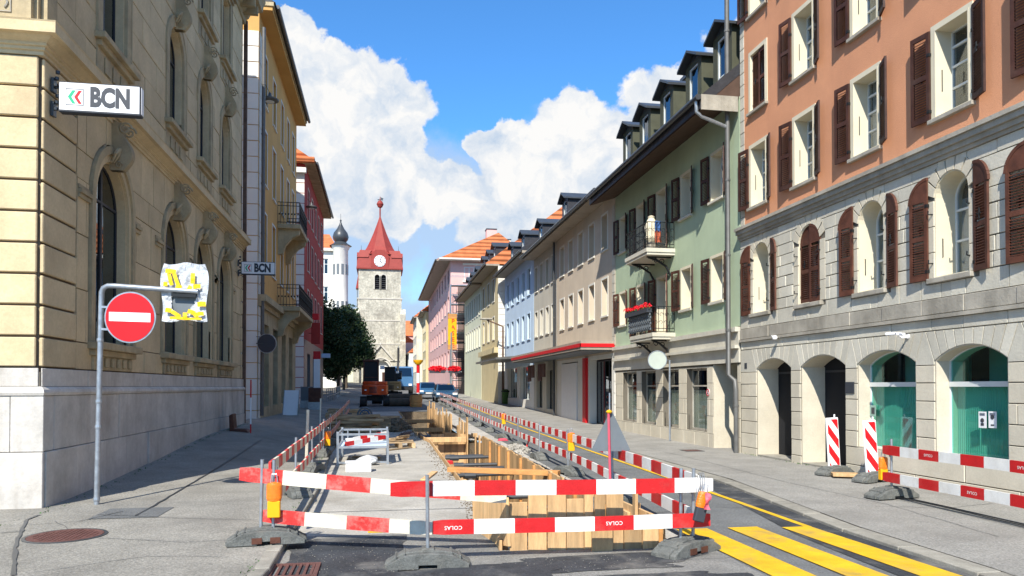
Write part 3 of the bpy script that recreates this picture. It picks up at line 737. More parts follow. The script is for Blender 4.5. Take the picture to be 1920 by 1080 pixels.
    for k, (x, r, m) in enumerate(((1.75, .09, 'metal_dark'), (2.0, .06, 'metal_dark'), (2.2, .11, 'metal_dark'), (2.55, .05, 'galv'))):
        mb = MB(); mb.tube([(x + .1 * math.sin(y * .5 + k), y, zg(x, y) - 1.45 + .12 * k) for y in range(8, 43)], r, 8); mb.build('service_pipe', M[m], root, smooth=True)
    for y in (13.5, 16.4, 19.0):
        mb = MB(); mb.lathe([(.0, 0), (.2, 0), (.2, .08), (.12, .1), (.12, .4), (.17, .42), (.17, .48), (0, .48)], (1.85, y, zg(2, y) - 1.05), 14); mb.build('valve', M['metal_dark'], root, smooth=True)
    mb = MB(); mb.box(1.5, 1.68, 17.6, 17.8, -.28, -.05); mb.build('red_box', M['pred'], root, bev=.02)
trench()
p = atX(843, 870, 1.2)
def plank(name, a, b, w, h, m, label, cat, bev=.005):
    mb = MB(); a = Vector(a); b = Vector(b); mb.beam(a, b, w, h); o = mb.build(name, M[m], None, bev=bev); tag(o, label, cat); return o
plank('timber_beam', (1.28, 14.3, .12), (3.2, 13.3, .12), .2, .09, 'woodx', 'long orange timber beam laid across the trench on its edges', 'beam')
# conduits on the concrete strip
for k, x in enumerate((.16, .24)):
    mb = MB(); pts = [(trR(y) + x + .03 * math.sin(y * 1.3 + k), y, zg(3.3, y) + .03) for y in [12.4 + .8 * i for i in range(26)]]; mb.tube(pts, .022, 7)
    tag(mb.build('cable', M['iron'], smooth=True), ('black cable lying along the trench, nearer the boards', 'black cable lying along the trench, nearer the red and white fence')[k], 'cable')
# ================================================================== BUILDINGS
def corner_path(xe, s_front, s_end, corner, yfront):
    # L-shaped run: front face (towards the camera) then the street face of a left-hand building
    return lambda d: [(s_front, yfront - d), (corner + d, yfront - d), (corner + d, s_end)]
def scroll(mb, face, s, z, n, r, w, flip=1):
    pts = []
    for i in range(22):
        a = i / 21 * 2.1 * math.pi * 1.35; rr = r * (1 - i / 26)
        pts.append(face.P(s + w, n + 0, z) * 0 + face.P(s, n + rr * math.cos(a), z + flip * rr * math.sin(a)))
    mb.tube(pts, r * .26, 6)
def keystone(face, s, z0, h, parent, w=.3, n=.1):
    mb = MB()
    # tapering S-shaped console with leaf ribs
    prof = []
    k = 12
    for i in range(k + 1):
        t = i / k; prof.append((n + .10 + .13 * math.sin(t * math.pi * 1.5 + .2) + .12 * t, z0 + h * t))
    for q, ww in ((0, w), (-.33, w * .22), (.33, w * .22), (0, w * .25)):
        extra = 0 if q == 0 and ww == w else .035
        vs = []
        for nn, z in prof:
            tt = (z - z0) / h; f_ = .62 + .38 * tt
            a = s + q * w * f_ - ww / 2 * f_; b = s + q * w * f_ + ww / 2 * f_
            vs += [face.P(a, 0, z), face.P(a, nn + extra, z), face.P(b, nn + extra, z), face.P(b, 0, z)]
        fs = []
        for i in range(k):
            for j in range(3): fs.append((i * 4 + j, i * 4 + j + 1, (i + 1) * 4 + j + 1, (i + 1) * 4 + j))
        fs += [(0, 1, 2, 3), (k * 4 + 3, k * 4 + 2, k * 4 + 1, k * 4)]
        mb.add(vs, fs)
    for e in (-1, 1):
        for zz, nn, rr in ((z0 + h * .86, n + .2, .11), (z0 + h * .1, n + .1, .06)):
            pts = []
            for i in range(20):
                a = i / 19 * 4.2 * math.pi * .8; r2 = rr * (1 - i / 21); pts.append(face.P(s + e * w * .45, nn + r2 * math.cos(a), zz + r2 * math.sin(a)))
            mb.tube(pts, rr * .17, 5)
    for i in range(7):    # leaf lumps hanging over the arch
        a = (i - 3) / 3; mb.tube([face.P(s + a * w * .7, n + .12, z0 + h * (.5 - abs(a) * .1)), face.P(s + a * w * 1.05, n + .1, z0 + h * (.28 - .1 * (1 - abs(a)))), face.P(s + a * w * .9, n + .03, z0 + h * .12)], .035, 5, r2=.015)
    return mb.build('keystone', M['bank_trim'], parent, smooth=True)
def bank():
    b = T('bank_building', 'sandstone bank with arched windows, carved keystones and a pale limestone base', 'building', (-4.6, 11.1, 0))
    S, E, YF = 11.1, 26.0, 11.1; XL = -9.5
    f = FL(-4.6); ff = FF(YF)
    gc = [13.82, 17.75, 20.5, 23.15]; hw = .8
    g_ops = [Op(c, hw, 2.42, 5.55, .8) for c in gc]
    u_ops = [Op(c, .6, 7.45, 9.75, .6) for c in gc]; t_ops = [Op(c, .55, 11.2, 13.3) for c in gc]
    ops = g_ops + u_ops + t_ops
    wall(f, S + .02, E, 1.9, 15.2, ops, .55).build('wall', M['bank_joint'], b)
    wall(ff, XL, -4.6 - .02, 1.9, 15.2, [], .4).build('wall', M['bank_joint'], b)
    fpart('rear_wall', 'bank', b, f, (S + .41, E, -4.9, -4.6, 0, 15.2)); fpart('side_wall', 'bank', b, f, (E - .4, E, -4.59, -.56, 0, 15.2))
    fpart('interior', 'inside', b, f, (S + .5, E - .45, -4.5, -1.6, 0, 15.1))
    # reveals in stone of their own
    for o in ops:
        mb = MB(); a = o.outline(0, 14); c = o.outline(.035, 14); m = len(a)
        for i in range(m):
            j = (i + 1) % m; mb.hexa([f.P(a[i][0], .0, a[i][1]), f.P(a[j][0], .0, a[j][1]), f.P(c[j][0], .0, c[j][1]), f.P(c[i][0], .0, c[i][1]), f.P(a[i][0], -.54, a[i][1]), f.P(a[j][0], -.54, a[j][1]), f.P(c[j][0], -.54, c[j][1]), f.P(c[i][0], -.54, c[i][1])])
        mb.build('reveal', M['bank'], b)
    # rusticated quoin pier: deep grooves
    zs = [1.96 + .425 * i for i in range(11)]
    blocks(f, S, S + 1.15, zs, [], 3, 'M' and M['bank'], b, joint=.035, proud=.05, vary=0, bev=.012)
    blocks(ff, XL, -4.6 + .0, zs, [], 9, M['bank'], b, joint=.03, proud=.05, vary=.1, bev=.012)
    zp = [1.96, 2.385, 3.2, 4.05, 4.9, 5.35, 6.21]
    ex = [o.grow(.28) for o in g_ops]
    blocks(f, S + 1.19, E - .3, zp, ex, .85, M['bank'], b, joint=.017, proud=.035, vary=.12)
    blocks(f, E - .3, E, zs, [], 3, M['bank'], b, joint=.035, proud=.05, vary=0)
    # horizontal grooved bands between windows
    for i, o in enumerate(g_ops):
        mb = MB(); surround(mb, f, o, .12, .0, .05, 14); mb.build('architrave', M['bank'], b)
        mb = MB(); surround(mb, f, o.grow(.125), .13, .0, .085, 14); mb.build('archivolt', M['bank_trim'], b)
        keystone(f, o.c, 5.42, .82, b, .25, .06)
        # impost mouldings
        for a0, a1 in ((o.c - hw - .72, o.c - hw - .27), (o.c + hw + .27, o.c + hw + .62)):
            fpart('impost', 'bank_trim', b, f, (a0, a1, .0, .07, 4.60, 4.66), (a0, a1, .0, .10, 4.67, 4.73), (a0, a1, .0, .06, 4.74, 4.80))
        mb = MB(); fbox(mb, f, o.c - hw - .28, o.c + hw + .28, -.5, .22, 2.30, 2.42); fbox(mb, f, o.c - hw - .2, o.c + hw + .2, 0, .13, 2.20, 2.30); fbox(mb, f, o.c - hw - .12, o.c + hw + .12, 0, .08, 1.97, 2.20)
        for q in range(6): fbox(mb, f, o.c - hw + .02 + q * .29, o.c - hw + .16 + q * .29, .08, .12, 2.02, 2.17)
        mb.build('sill', M['bank_trim'], b, bev=.01)
        window(f, o, .15, b, 'dframe', 'dglass', 2, (.78,), .06)
    # upper storeys
    zu = [6.62 + .56 * i for i in range(13)] + [13.85]
    blocks(f, S + .35, E - .3, zu, [o.grow(.2, .1) for o in u_ops + t_ops], 1.15, M['bank'], b, joint=.018, proud=.035, vary=.15)
    blocks(ff, XL, -4.6 - .35, zu, [], 3, M['bank'], b, joint=.02, proud=.03)
    blocks(f, S, S + .33, zu, [], 3, M['bank_trim'], b, joint=.014, proud=.07, vary=0)
    blocks(ff, -4.6 - .34, -4.6 + .0, zu, [], 3, M['bank_trim'], b, joint=.014, proud=.07, vary=0)
    for o in u_ops + t_ops:
        top = o in t_ops
        mb = MB(); surround(mb, f, o, .19, .0, .06, 14); surround(mb, f, o.grow(.19), .05, 0, .07, 14); mb.build('architrave', M['bank_trim'], b)
        mb = MB(); fbox(mb, f, o.c - o.hw - .3, o.c + o.hw + .3, -.45, .2, o.z0 - .1, o.z0); fbox(mb, f, o.c - o.hw - .22, o.c + o.hw + .22, 0, .12, o.z0 - .2, o.z0 - .1)
        fbox(mb, f, o.c - o.hw - .22, o.c + o.hw + .22, 0, .05, o.z0 - .62, o.z0 - .2)
        for q in range(-1, 2): fbox(mb, f, o.c + q * .38 - .13, o.c + q * .38 + .13, .05, .075, o.z0 - .54, o.z0 - .28)
        mb.build('sill', M['bank_trim'], b, bev=.008)
        if not top: keystone(f, o.c, 9.72, .85, b, .24, .05)
        else: fpart('lintel_cornice', 'bank_trim', b, f, (o.c - .85, o.c + .85, 0, .2, 13.5, 13.62), (o.c - .78, o.c + .78, 0, .12, 13.4, 13.5))
        window(f, o, .14, b, 'dframe', 'dglass', 2, (.72,), .055)
    path = corner_path(0, XL, E + .05, -4.6, YF)
    def band(prof, name='cornice', m='bank_trim'):
        mb = MB(); mb.sweep(prof, path); return mb.build(name, M[m], b)
    band([(-.1, 6.21), (.06, 6.21), (.06, 6.26), (.09, 6.27), (.09, 6.31), (.12, 6.32), (.12, 6.36), (.19, 6.40), (.22, 6.43), (.30, 6.43), (.30, 6.57), (.31, 6.59), (.0, 6.64), (-.1, 6.64)], 'cornice', 'bank')
    band([(-.1, 13.85), (.08, 13.85), (.1, 14.0), (.18, 14.05), (.25, 14.2), (.62, 14.3), (.66, 14.5), (.72, 14.62), (.72, 14.7), (0, 14.95), (-.1, 14.95)], 'roof_cornice')
    mb = MB(); q = E
    s = S + .1
    while s < E:
        fbox(mb, f, s, s + .16, .1, .55, 13.98, 14.25); s += .55
    mb.build('modillions', M['bank_trim'], b)
    # limestone base
    ops_b = []
    mb = MB(); mb.sweep([(-.1, -.3), (.06, -.3), (.06, 1.9), (-.1, 1.9)], path); mb.build('base_core', M['joint'], b)
    pf = FL(-4.54); pff = FF(YF - .06)
    # slabs: battered by giving lower course more depth
    for (fc, s0, s1, ln, of) in ((pf, S - .05, E + .05, 1.15, 0), (pff, XL, -4.474, 1.4, .3)):
        blocks(fc, s0, s1, [-.25, .82], [], ln, M['plinth'], b, 'base_slab', .008, .07, vary=.2)
        blocks(fc, s0, s1, [.82, 1.58], [], ln, M['plinth'], b, 'base_slab', .008, .05, off=.3, vary=.2)
        blocks(fc, s0, s1 if fc is pf else -4.52, [1.70, 1.955], [], 1.6, M['plinth'], b, 'base_slab', .008, .0 + .02, vary=.1)
    band([(0, 1.58), (.125, 1.58), (.14, 1.62), (.13, 1.66), (.09, 1.70), (0, 1.70)], 'base_moulding', 'plinth')
    # roof
    mb = MB(); mb.prism([(XL, YF, 15.2), (-4.7, YF, 15.2), (-6.0, YF + .5, 16.4), (XL, YF + .5, 16.4)], (0, E - YF, 0)); mb.build('roof', M['slate'], b)
    mb = MB(); mb.sweep([(-.1, 14.95), (.02, 14.95), (.02, 15.35), (-.1, 15.35)], path); mb.build('parapet', M['bank_trim'], b)
    # relief plaque on the block above the corner cornice
    fpart('plaque_block', 'bank_trim', b, ff, (-6.2, -4.66, .0, .16, 6.66, 7.3))
    mb = MB(); mb.tube([ff.P(-4.98 + .035 * math.sin(i * .7), .17, 6.78 + .03 * i) for i in range(10)], .014, 5); ring(mb, ff, Op(-4.98, .08, 6.72, 7.12), .012, .16, .175)
    mb.build('relief', M['ledge'], b)
    mb = MB(); mb.box(-4.58, -4.46, 26.05, 26.15, -.2, 14); o = mb.build('corner_strip', M['copper'], b)
bank()
def lathe_ring(): pass
# ---------------------------------------------------------------- right orange building
def orange():
    X = 8.85; f = FR(X); E = 17.35; S = 2.5
    b = T('orange_building', 'orange rendered house over grey stone storeys with arched windows and brown shutters', 'building', (X, E, 0))
    # ground-floor arches
    P = lambda px: sX(px, X)
    a1 = (P(1419), P(1484)); a2 = (P(1502), P(1586)); a3 = (P(1608), P(1718)); a4 = (P(1753), P(1891)); d = a4[0] - a4[1] + (a3[1] - a4[0])
    arches = [a1, a2, a3, a4, (a4[0] - d, a4[1] - d), (a4[0] - 2 * d, a4[1] - 2 * d)]
    mk = lambda a, z0, hg=0: Op((a[0] + a[1]) / 2, abs(a[0] - a[1]) / 2, z0, 2.36, .235)
    gops = [mk(a1, -.3), mk(a2, -.3), mk(a3, .56), mk(a4, .56), mk(arches[4], .56), mk(arches[5], .56)]
    fc = [16.35, 14.33, 12.33, 10.36, 8.4, 6.4, 4.4]; fops = [Op(c, .365 if i != 1 else .4, 3.46, 5.12, .36) for i, c in enumerate(fc)]
    oc = [16.45, 14.5, 12.45, 10.32, 8.3, 6.3, 4.3]
    r2 = [Op(c, .37, 6.04, 7.5) for c in oc]; r3 = [Op(c, .37, 8.36, 9.78) for c in oc]; r4 = [Op(c, .37, 10.72, 12.1) for c in oc]
    wall(f, S, E, -.3, 5.32, gops + fops, .5).build('wall', M['joint'], b)
    wall(f, S, E - .14, 5.6, 12.9, r2 + r3 + r4, .38).build('wall', M['orange'], b)
    shell(b, f, S, E, -.3, 12.9, .5, 8, 'orange')
    # quoin strip at the far corner
    zq = [5.6 + .3 * i for i in range(25)]
    blocks(f, E - .22, E, zq, [], 3, M['rstone'], b, 'quoin', .012, .012, vary=0, base=.0)
    fpart('quoin_backing', 'joint', b, f, (E - .2, E - .005, -.35, -.0, 5.6, 12.9))
    # piers and arch stones
    gx = [o for o in gops]
    zl = [-.2, .22, .56, .86, 1.16, 1.46, 1.76, 2.05]
    blocks(f, S, E, zl, gx, 2.2, M['rstone2'], b, 'pier_stone', .015, .02, vary=.05)
    # voussoirs: radial stones with stepped outer edge
    zt = 2.60
    so_ = sorted(gops, key=lambda o: o.c)
    for o in gops:
        n = 9; k_ = so_.index(o)
        eR = min(.2, (so_[k_ + 1].c - so_[k_ + 1].hw - o.c - o.hw) / 2 - .03) if k_ + 1 < len(so_) else .2; eL = min(.2, (o.c - o.hw - so_[k_ - 1].c - so_[k_ - 1].hw) / 2 - .03) if k_ else .2
        for i in range(n):
            t0 = -1 + 2 * i / n; t1 = -1 + 2 * (i + 1) / n
            def pt(t, outer):
                amax = math.asin(o.hw / o.Rr); a = t * amax; x = o.c + o.Rr * math.sin(a); z = o.zc + o.Rr * math.cos(a)
                if not outer: return (x, z)
                fan = o.c + (o.hw + (eR if t > 0 else eL)) * t; return (fan, zt)
            g = .012
            q = [pt(t0 + g, 0), pt(t1 - g, 0), pt(t1 - g, 1), pt(t0 + g, 1)]
            mb = MB(); mb.prism([f.P(s, 0, z) for s, z in q], f.nd * .02); mb.build('voussoir', M['rstone'], b)
    for l, r_ in zip(sorted(gops, key=lambda o: o.c)[:-1], sorted(gops, key=lambda o: o.c)[1:]):
        a = l.c + l.hw; c = r_.c - r_.hw; m_ = (a + c) / 2
        if c - a > .1:
            e_ = min(.2, (c - a) / 2 - .03)
            mb = MB(); q = [(a + .01, 2.058), (c - .01, 2.058), (c - .01, 2.13), (c - e_ - .008, 2.597), (a + e_ + .008, 2.597), (a + .01, 2.13)]; mb.prism([f.P(s, 0, z) for s, z in q], f.nd * .022); mb.build('springer', M['rstone'], b)
    oe = so_[-1]; a = oe.c + oe.hw; mb = MB(); mb.prism([f.P(s, 0, z) for s, z in ((a + .01, 2.058), (E - .01, 2.058), (E - .01, 2.597), (a + .212, 2.597), (a + .01, 2.13))], f.nd * .022); mb.build('springer', M['rstone'], b)
    blocks(f, S, E, [2.61, 2.80], [], .85, M['rstone'], b, 'stone', .010, .02)
    fpart('string_course', 'ledge', b, f, (S, E, 0, .075, 2.80, 2.86))
    blocks(f, S, E, [2.865, 3.12], [], .95, M['ledge'], b, 'stone', .008, .05, vary=.1)
    zf = [3.125, 3.45] + [3.45 + .2385 * i for i in range(1, 8)] + [5.32]
    fex = [o.grow(.2) for o in fops]
    for e_ in fex: e_.z0 = 3.36
    blocks(f, S + 1.5, E, zf, fex, .62, M['rstone'], b, 'stone', .017, .022, vary=.3)
    for o in fops:
        ex = o.grow(.2); amax = math.pi / 2; n = 7
        # jamb stones
        for sgn in (-1, 1):
            z = 3.46
            while z < o.z1 - o.rise - .05:
                z2 = min(z + .42, o.z1 - o.rise); a = o.c + sgn * o.hw; c = o.c + sgn * (o.hw + .19)
                mb = MB(); fbox(mb, f, min(a, c), max(a, c), -.02, .022, z + .006, z2 - .006); mb.build('jamb_stone', M['rstone2'], b, bev=.005); z = z2
        for i in range(n):
            def pp(t, e_):
                q = o if not e_ else ex; am = math.asin(min(1, q.hw / q.Rr)); a = t * am; return (q.c + q.Rr * math.sin(a), q.zc + q.Rr * math.cos(a))
            t0 = -1 + 2 * i / n + .02; t1 = -1 + 2 * (i + 1) / n - .02; tm = (t0 + t1) / 2
            q = [pp(t0, 0), pp(tm, 0), pp(t1, 0), pp(t1, 1), pp(tm, 1), pp(t0, 1)]
            mb = MB(); mb.prism([f.P(s, .022, z) for s, z in q], f.nd * -.04); mb.build('arch_stone', M['rstone2'], b)
    # cornice between stone and render
    mb = MB()
    for n, z0, z1 in ((.06, 5.32, 5.38), (.10, 5.382, 5.46), (.15, 5.462, 5.55), (.19, 5.552, 5.62)): fbox(mb, f, S, E, -.1, n, z0, z1)
    mb.build('cornice', M['ledge'], b)
    # first-floor arched windows
    for i, o in enumerate(fops):
        fpart('sill', 'ledge', b, f, (o.c - o.hw - .1, o.c + o.hw + .1, -.45, .09, 3.37, 3.455), bev=.008)
        h = 1.66; w = o.hw
        if i == 1:
            shutter(f, o.c - o.hw, 3.48, w - .005, 1.62, 1, b, 'shutter_red', 1, 0, n=-.03) if False else None
            # closed pair in the opening
            for sd in (-1, 1):
                a, l, c = shutter_mesh(round(w - .01, 3), 1.62, -1, 'shutter_red')
                # x from hinge to centre: crown sits at the centre edge
                a2, l2, c2 = shutter_mesh(round(w - .01, 3), 1.62, -1, 'shutter_red')
                th = math.atan2((f.sd * sd).y, (f.sd * sd).x)
                so_ = put('shutter', a2, b, f.P(o.c - sd * o.hw, -.02, 3.47), (0, 0, th)); tag(so_, 'closed red brown shutter leaf')
                for me, nm in ((l2, 'louvres'), (c2, 'catch')):
                    q = bpy.data.objects.new(nm, me); COL.objects.link(q); q.parent = so_
                    if nm == 'louvres': q['kind'] = 'stuff'
        else:
            for sd in (-1, 1): shutter(f, o.c + sd * (o.hw + .10), 3.44, w, h, sd, b, 'shutter_red', 1, 13 if sd < 0 else 6)
        reveal(f, o, .49, 'cream', b, .02, .0)
        window(f, o, .36, b, 'frame', 'glass', 2 if i != 2 else 1, (.36, .66), .05, 'curtain')
        hk = MB()
        for sd in (-1, 1):
            for z in (3.7, 4.5): hk.tube([f.P(o.c + sd * (o.hw + .02), .02, z), f.P(o.c + sd * (o.hw + .04), .09, z), f.P(o.c + sd * (o.hw + .04), .09, z + .06)], .012, 5)
        hk.tube([f.P(o.c + o.hw - .01, -.12, 3.8), f.P(o.c + o.hw - .03, -.12, 3.8), f.P(o.c + o.hw - .03, -.12, 4.1), f.P(o.c + o.hw - .01, -.12, 4.1)], .008, 5)
        hk.build('hinge_hooks', M['iron'], b)
    for ri, row in enumerate((r2, r3, r4)):
        for i, o in enumerate(row):
            h = o.z1 - o.z0
            # thin stone frame round the opening
            mb = MB(); ring_o = Op(o.c, o.hw + .07, o.z0 - .0, o.z1 + .07)
            for (s0, s1, z0, z1) in ((o.c - o.hw - .07, o.c - o.hw, o.z0, o.z1), (o.c + o.hw, o.c + o.hw + .07, o.z0, o.z1), (o.c - o.hw - .07, o.c + o.hw + .07, o.z1, o.z1 + .07)): fbox(mb, f, s0, s1, -.02, .02, z0, z1)
            mb.build('window_surround', M['cream'], b); reveal(f, o, .37, 'cream', b, .03, .024)
            fpart('sill', 'ledge', b, f, (o.c - o.hw - .1, o.c + o.hw + .1, -.36, .08, o.z0 - .07, o.z0 - .002), bev=.006)
            if ri == 1 and i == 0:
                for sd in (-1, 1):
                    so_ = shutter(f, o.c - sd * o.hw, o.z0 + .02, o.hw - .004, h - .05, sd, b, 'shutter_red', 0, 0, n=-.04); tag(so_, 'closed red brown shutter leaf')
            else:
                for sd in (-1, 1): shutter(f, o.c + sd * (o.hw + .06), o.z0 + .0, o.hw + .0, h, sd, b, 'shutter', 0, (20 if sd < 0 else 7) + rnd.uniform(-2, 5))
            window(f, o, .28, b, 'frame', 'glass', 1 if i % 2 else 2, (.34, .58, .8), .05, 'curtain' if (i + ri) % 3 else None)
            hk = MB(); s_ = o.c + o.hw
            hk.tube([f.P(s_ - .0, -.1, o.z0 + .45), f.P(s_ - .035, -.1, o.z0 + .45), f.P(s_ - .035, -.1, o.z0 + .8), f.P(s_, -.1, o.z0 + .8)], .008, 5); hk.build('handle', M['iron'], b)
    # entrances (first two arches) : deep niches with dark doors
    for k, (o, dp) in enumerate(((gops[0], .24), (gops[1], .24))):
        mb = MB()
        for sd in (-1, 1):
            a = o.c + sd * o.hw; fbox(mb, f, min(a - sd * .02, a + sd * .06), max(a - sd * .02, a + sd * .06), -dp - .3, -.005, -.2, 2.12)
        fbox(mb, f, o.c - o.hw - .05, o.c + o.hw + .05, -dp - .3, -.501, 2.37, 2.5)
        mb.build('niche_side', M['rstone2'], b)
        q_ = Op(o.c, o.hw, 2.0, o.z1, o.rise); mb = MB(); a_ = q_.outline(0, 14)[2:]; c_ = q_.outline(.022, 14)[2:]
        for i_ in range(len(a_) - 1): mb.hexa([f.P(a_[i_][0], 0, a_[i_][1]), f.P(a_[i_ + 1][0], 0, a_[i_ + 1][1]), f.P(c_[i_ + 1][0], 0, c_[i_ + 1][1]), f.P(c_[i_][0], 0, c_[i_][1]), f.P(a_[i_][0], -.5, a_[i_][1]), f.P(a_[i_ + 1][0], -.5, a_[i_ + 1][1]), f.P(c_[i_ + 1][0], -.5, c_[i_ + 1][1]), f.P(c_[i_][0], -.5, c_[i_][1])])
        mb.build('arch_soffit', M['rstone2'], b)
        mb = MB(); fbox(mb, f, o.c - o.hw, o.c + o.hw, -dp - .36, -dp - .3, -.2, 2.4); dr = mb.build('door', M['inside'], b)
        mb = MB(); fbox(mb, f, o.c - o.hw + .05, o.c + o.hw - .05, -dp - .298, -dp - .28, 2.0, 2.05); fbox(mb, f, o.c - .03, o.c + .03, -dp - .298, -dp - .28, .05, 2.0)
        mb.build('frame', M['dframe'], dr)
        fpart('threshold', 'granite', b, f, (o.c - o.hw, o.c + o.hw, -dp - .3, .0, -.2, .085))
    for o in gops[2:]:
        reveal(f, o, .49, 'rstone2', b, .022, .0)
        w = window(f, o, .24, b, 'frame', 'tglass', 1, (), .035, None, 'shop_window')
        mb = MB(); fbox(mb, f, o.c - o.hw + .03, o.c + o.hw - .03, -.225, -.30, 1.70, 1.78); mb.build('transom', M['frame'], w)
        mb = MB(); n = int(2 * o.hw / .022); pts = [(o.c - o.hw + .02 + (2 * o.hw - .04) * i / n, -.36 - .012 * (i % 2) - .02 * math.sin(i * .13)) for i in range(n + 1)]
        mb.add([f.P(s, q, z) for z in (.57, 1.72) for s, q in pts], [(i, i + 1, n + 2 + i, n + 1 + i) for i in range(n)]); mb.build('pleated_curtain', M['blind'], w, fix=False)
        fpart('shop_back', 'blind', b, f, (o.c - o.hw, o.c + o.hw, -1.05, -1.0, .5, 2.4))
        fpart('window_sill', 'ledge', b, f, (o.c - o.hw + .002, o.c + o.hw - .002, -.45, -.0, .44, .555))
    # stained base panels under the shop windows
    # posters in the last shop window
    for k, (px, py) in enumerate(((1842, 787), (1861, 787))):
        q = atX(px, py, X + .222); mb = MB(); mb.box(q.x, q.x + .004, q.y - .075, q.y + .075, q.z - .125, q.z + .125); po = mb.build('poster', M['signwhite'], b)
        mb = MB(); mb.disc((q.x - .003, q.y, q.z - .01 + .05 * k), (-1, 0, 0), .035, .002, 14); mb.box(q.x - .004, q.x - .001, q.y - .03, q.y + .03, q.z - .09, q.z - .05 - .02 * k)
        for i in range(3): mb.box(q.x - .004, q.x - .001, q.y - .05, q.y + .05, q.z + .095 - .014 * i, q.z + .1 - .014 * i)
        mb.build('print', M['signdark'], po)
    q = atX(1636, 770, X + .222); mb = MB(); mb.box(q.x, q.x + .004, q.y - .09, q.y + .09, q.z - .1, q.z + .1); po = mb.build('poster', M['blind'], b)
    mb = MB(); mb.box(q.x - .004, q.x - .001, q.y - .06, q.y + .03, q.z - .06, q.z + .06); mb.build('print', M['signdark'], po)
    # cameras, plate
    fpart('name_plate', 'signdark', b, f, (P(1603), P(1587), .02, .035, .97 + .6, 1.79))
    q = atX(1400, 686, X); fpart('house_number', 'signdark', b, f, (q.y - .06, q.y + .06, .02, .03, q.z - .07, q.z + .07))
    mb = MB(); fbox(mb, f, S - .1, E, -8.2, .55, 12.9, 13.05); mb.build('eave', M['soffit'], b)
    mb = MB(); mb.prism([f.P(S, .6, 13.06), f.P(S, -8.2, 13.06), f.P(S, -3.8, 16)], f.sd * (E - S)); mb.build('roof', M['slate'], b)
    return b
ob = orange()
def security_camera(px, py, label, sc=1.0, mounts='pair'):
    q = atX(px, py, 8.83); t = T('security_camera', label, 'camera', q)
    mb = MB(); mb.tube([q, q + Vector((-.12, 0, -.02)), q + Vector((-.2, 0, .03))], .02 * sc, 6); mb.disc(q, (-1, 0, 0), .04 * sc, .02, 12); mb.build('bracket', M['signwhite'], t)
    if mounts == 'pair':
        for k, dy in enumerate((.18, -.1, -.24)):
            mb = MB(); c = q + Vector((-.22, 0, .05)); mb.beam(c, c + Vector((-.06, dy * 1.1, -.02 * k)), .05, .05); mb.build('camera_head', M['signwhite'], t, bev=.01)
    else:
        mb = MB(); mb.lathe([(0, 0), (.05, .01), (.06, .05), (.04, .09), (0, .1)], q + Vector((-.12, 0, -.06)), 12); mb.build('camera_head', M['signwhite'], t, smooth=True)
security_camera(1703, 631, 'white cluster of spotlights and cameras on the stone wall above the arches')
security_camera(1462, 632, 'small white dome camera on the stone wall near the drainpipe', .6, 'one')
def downpipe(pts, label, m='pipe', r=.055, group=None):
    t = T('downpipe', label, 'drainpipe', pts[-1]); mb = MB(); mb.tube(pts, r, 10); mb.build('pipe', M[m], t, smooth=True)
    mb = MB(); z = pts[-1][2] + 1.2
    top = pts[0][2]
    while z < top - .8:
        a = Vector(pts[-1] if z < 1.7 else pts[0]); mb.lathe([(r * 1.2, 0), (r * 1.2, .05)], (a.x, a.y, z), 10); z += 1.9
    mb.build('pipe_clamps', M['pipe'], t)
    return t
downpipe([(8.62, 17.6, 13), (8.62, 17.6, 2.0), (8.72, 17.45, 1.85), (8.72, 17.4, 1.6), (8.72, 17.4, 1.0), (8.72, 17.4, .0)], 'tall grey drainpipe at the joint of orange and green houses', r=.06)
# ---------------------------------------------------------------- green house
def plain_windows(b, f, ops, depth, m_trim=None, trimw=.09, fm='frame', gm='dglass', cols=2, rows=(.7,), sill='ledge', curtain=None):
    for o in ops:
        if m_trim:
            mb = MB(); surround(mb, f, o, trimw, -.002, .018); mb.build('window_surround', M[m_trim], b)
        fpart('sill', sill, b, f, (o.c - o.hw - .07, o.c + o.hw + .07, -depth, .06, o.z0 - .06, o.z0 - .001))
        window(f, o, depth, b, fm, gm, cols, rows, .04, curtain)
def gable_dormer(b, f, s, z0, w, h, n, m='olive', depth=2.2, roofm='metal_dark', glass='dglass'):
    """dormer standing on the roof, window facing the street"""
    mb = MB()
    o = Op(s, w * .27, z0 + .25, z0 + h * .9)
    d = wall(Face(f.P(0, n, 0), f.sd, f.nd), s - w / 2, s + w / 2, z0, z0 + h, [o], .08)
    for sd in (-1, 1):
        a = s + sd * w / 2; c = a - sd * .08
        fbox(d, f, min(a, c), max(a, c), n - depth, n - .082, z0, z0 + h)
    do = d.build('dormer', M[m], b)
    r = MB(); ov = .14; rise = w * .28
    for sd in (-1, 1):
        q = [f.P(s, n + .22, z0 + h + rise), f.P(s + sd * (w / 2 + ov), n + .22, z0 + h - .05), f.P(s + sd * (w / 2 + ov), n + .22, z0 + h - .12), f.P(s, n + .22, z0 + h + rise - .07)]
        r.prism(q, f.nd * -(depth + .4))
    r.build('roof', M[roofm], do)
    g = MB(); g.prism([f.P(s, n - .01, z0 + h + rise - .08), f.P(s + w / 2, n - .01, z0 + h - .06), f.P(s - w / 2, n - .01, z0 + h - .06)], f.nd * -.06); g.build('gable', M[m if m != 'olive' else 'metal_dark'], do)
    wn = MB(); wf = Face(f.P(0, n, 0), f.sd, f.nd); ring(wn, wf, o, .05, -.02, -.07); wn.build('frame', M['frame'], do)
    g = MB(); g.prism([wf.P(a, -.05, z) for a, z in o.outline(.03)], f.nd * -.01); g.build('pane', M['signwhite' if False else glass], do)
    return do
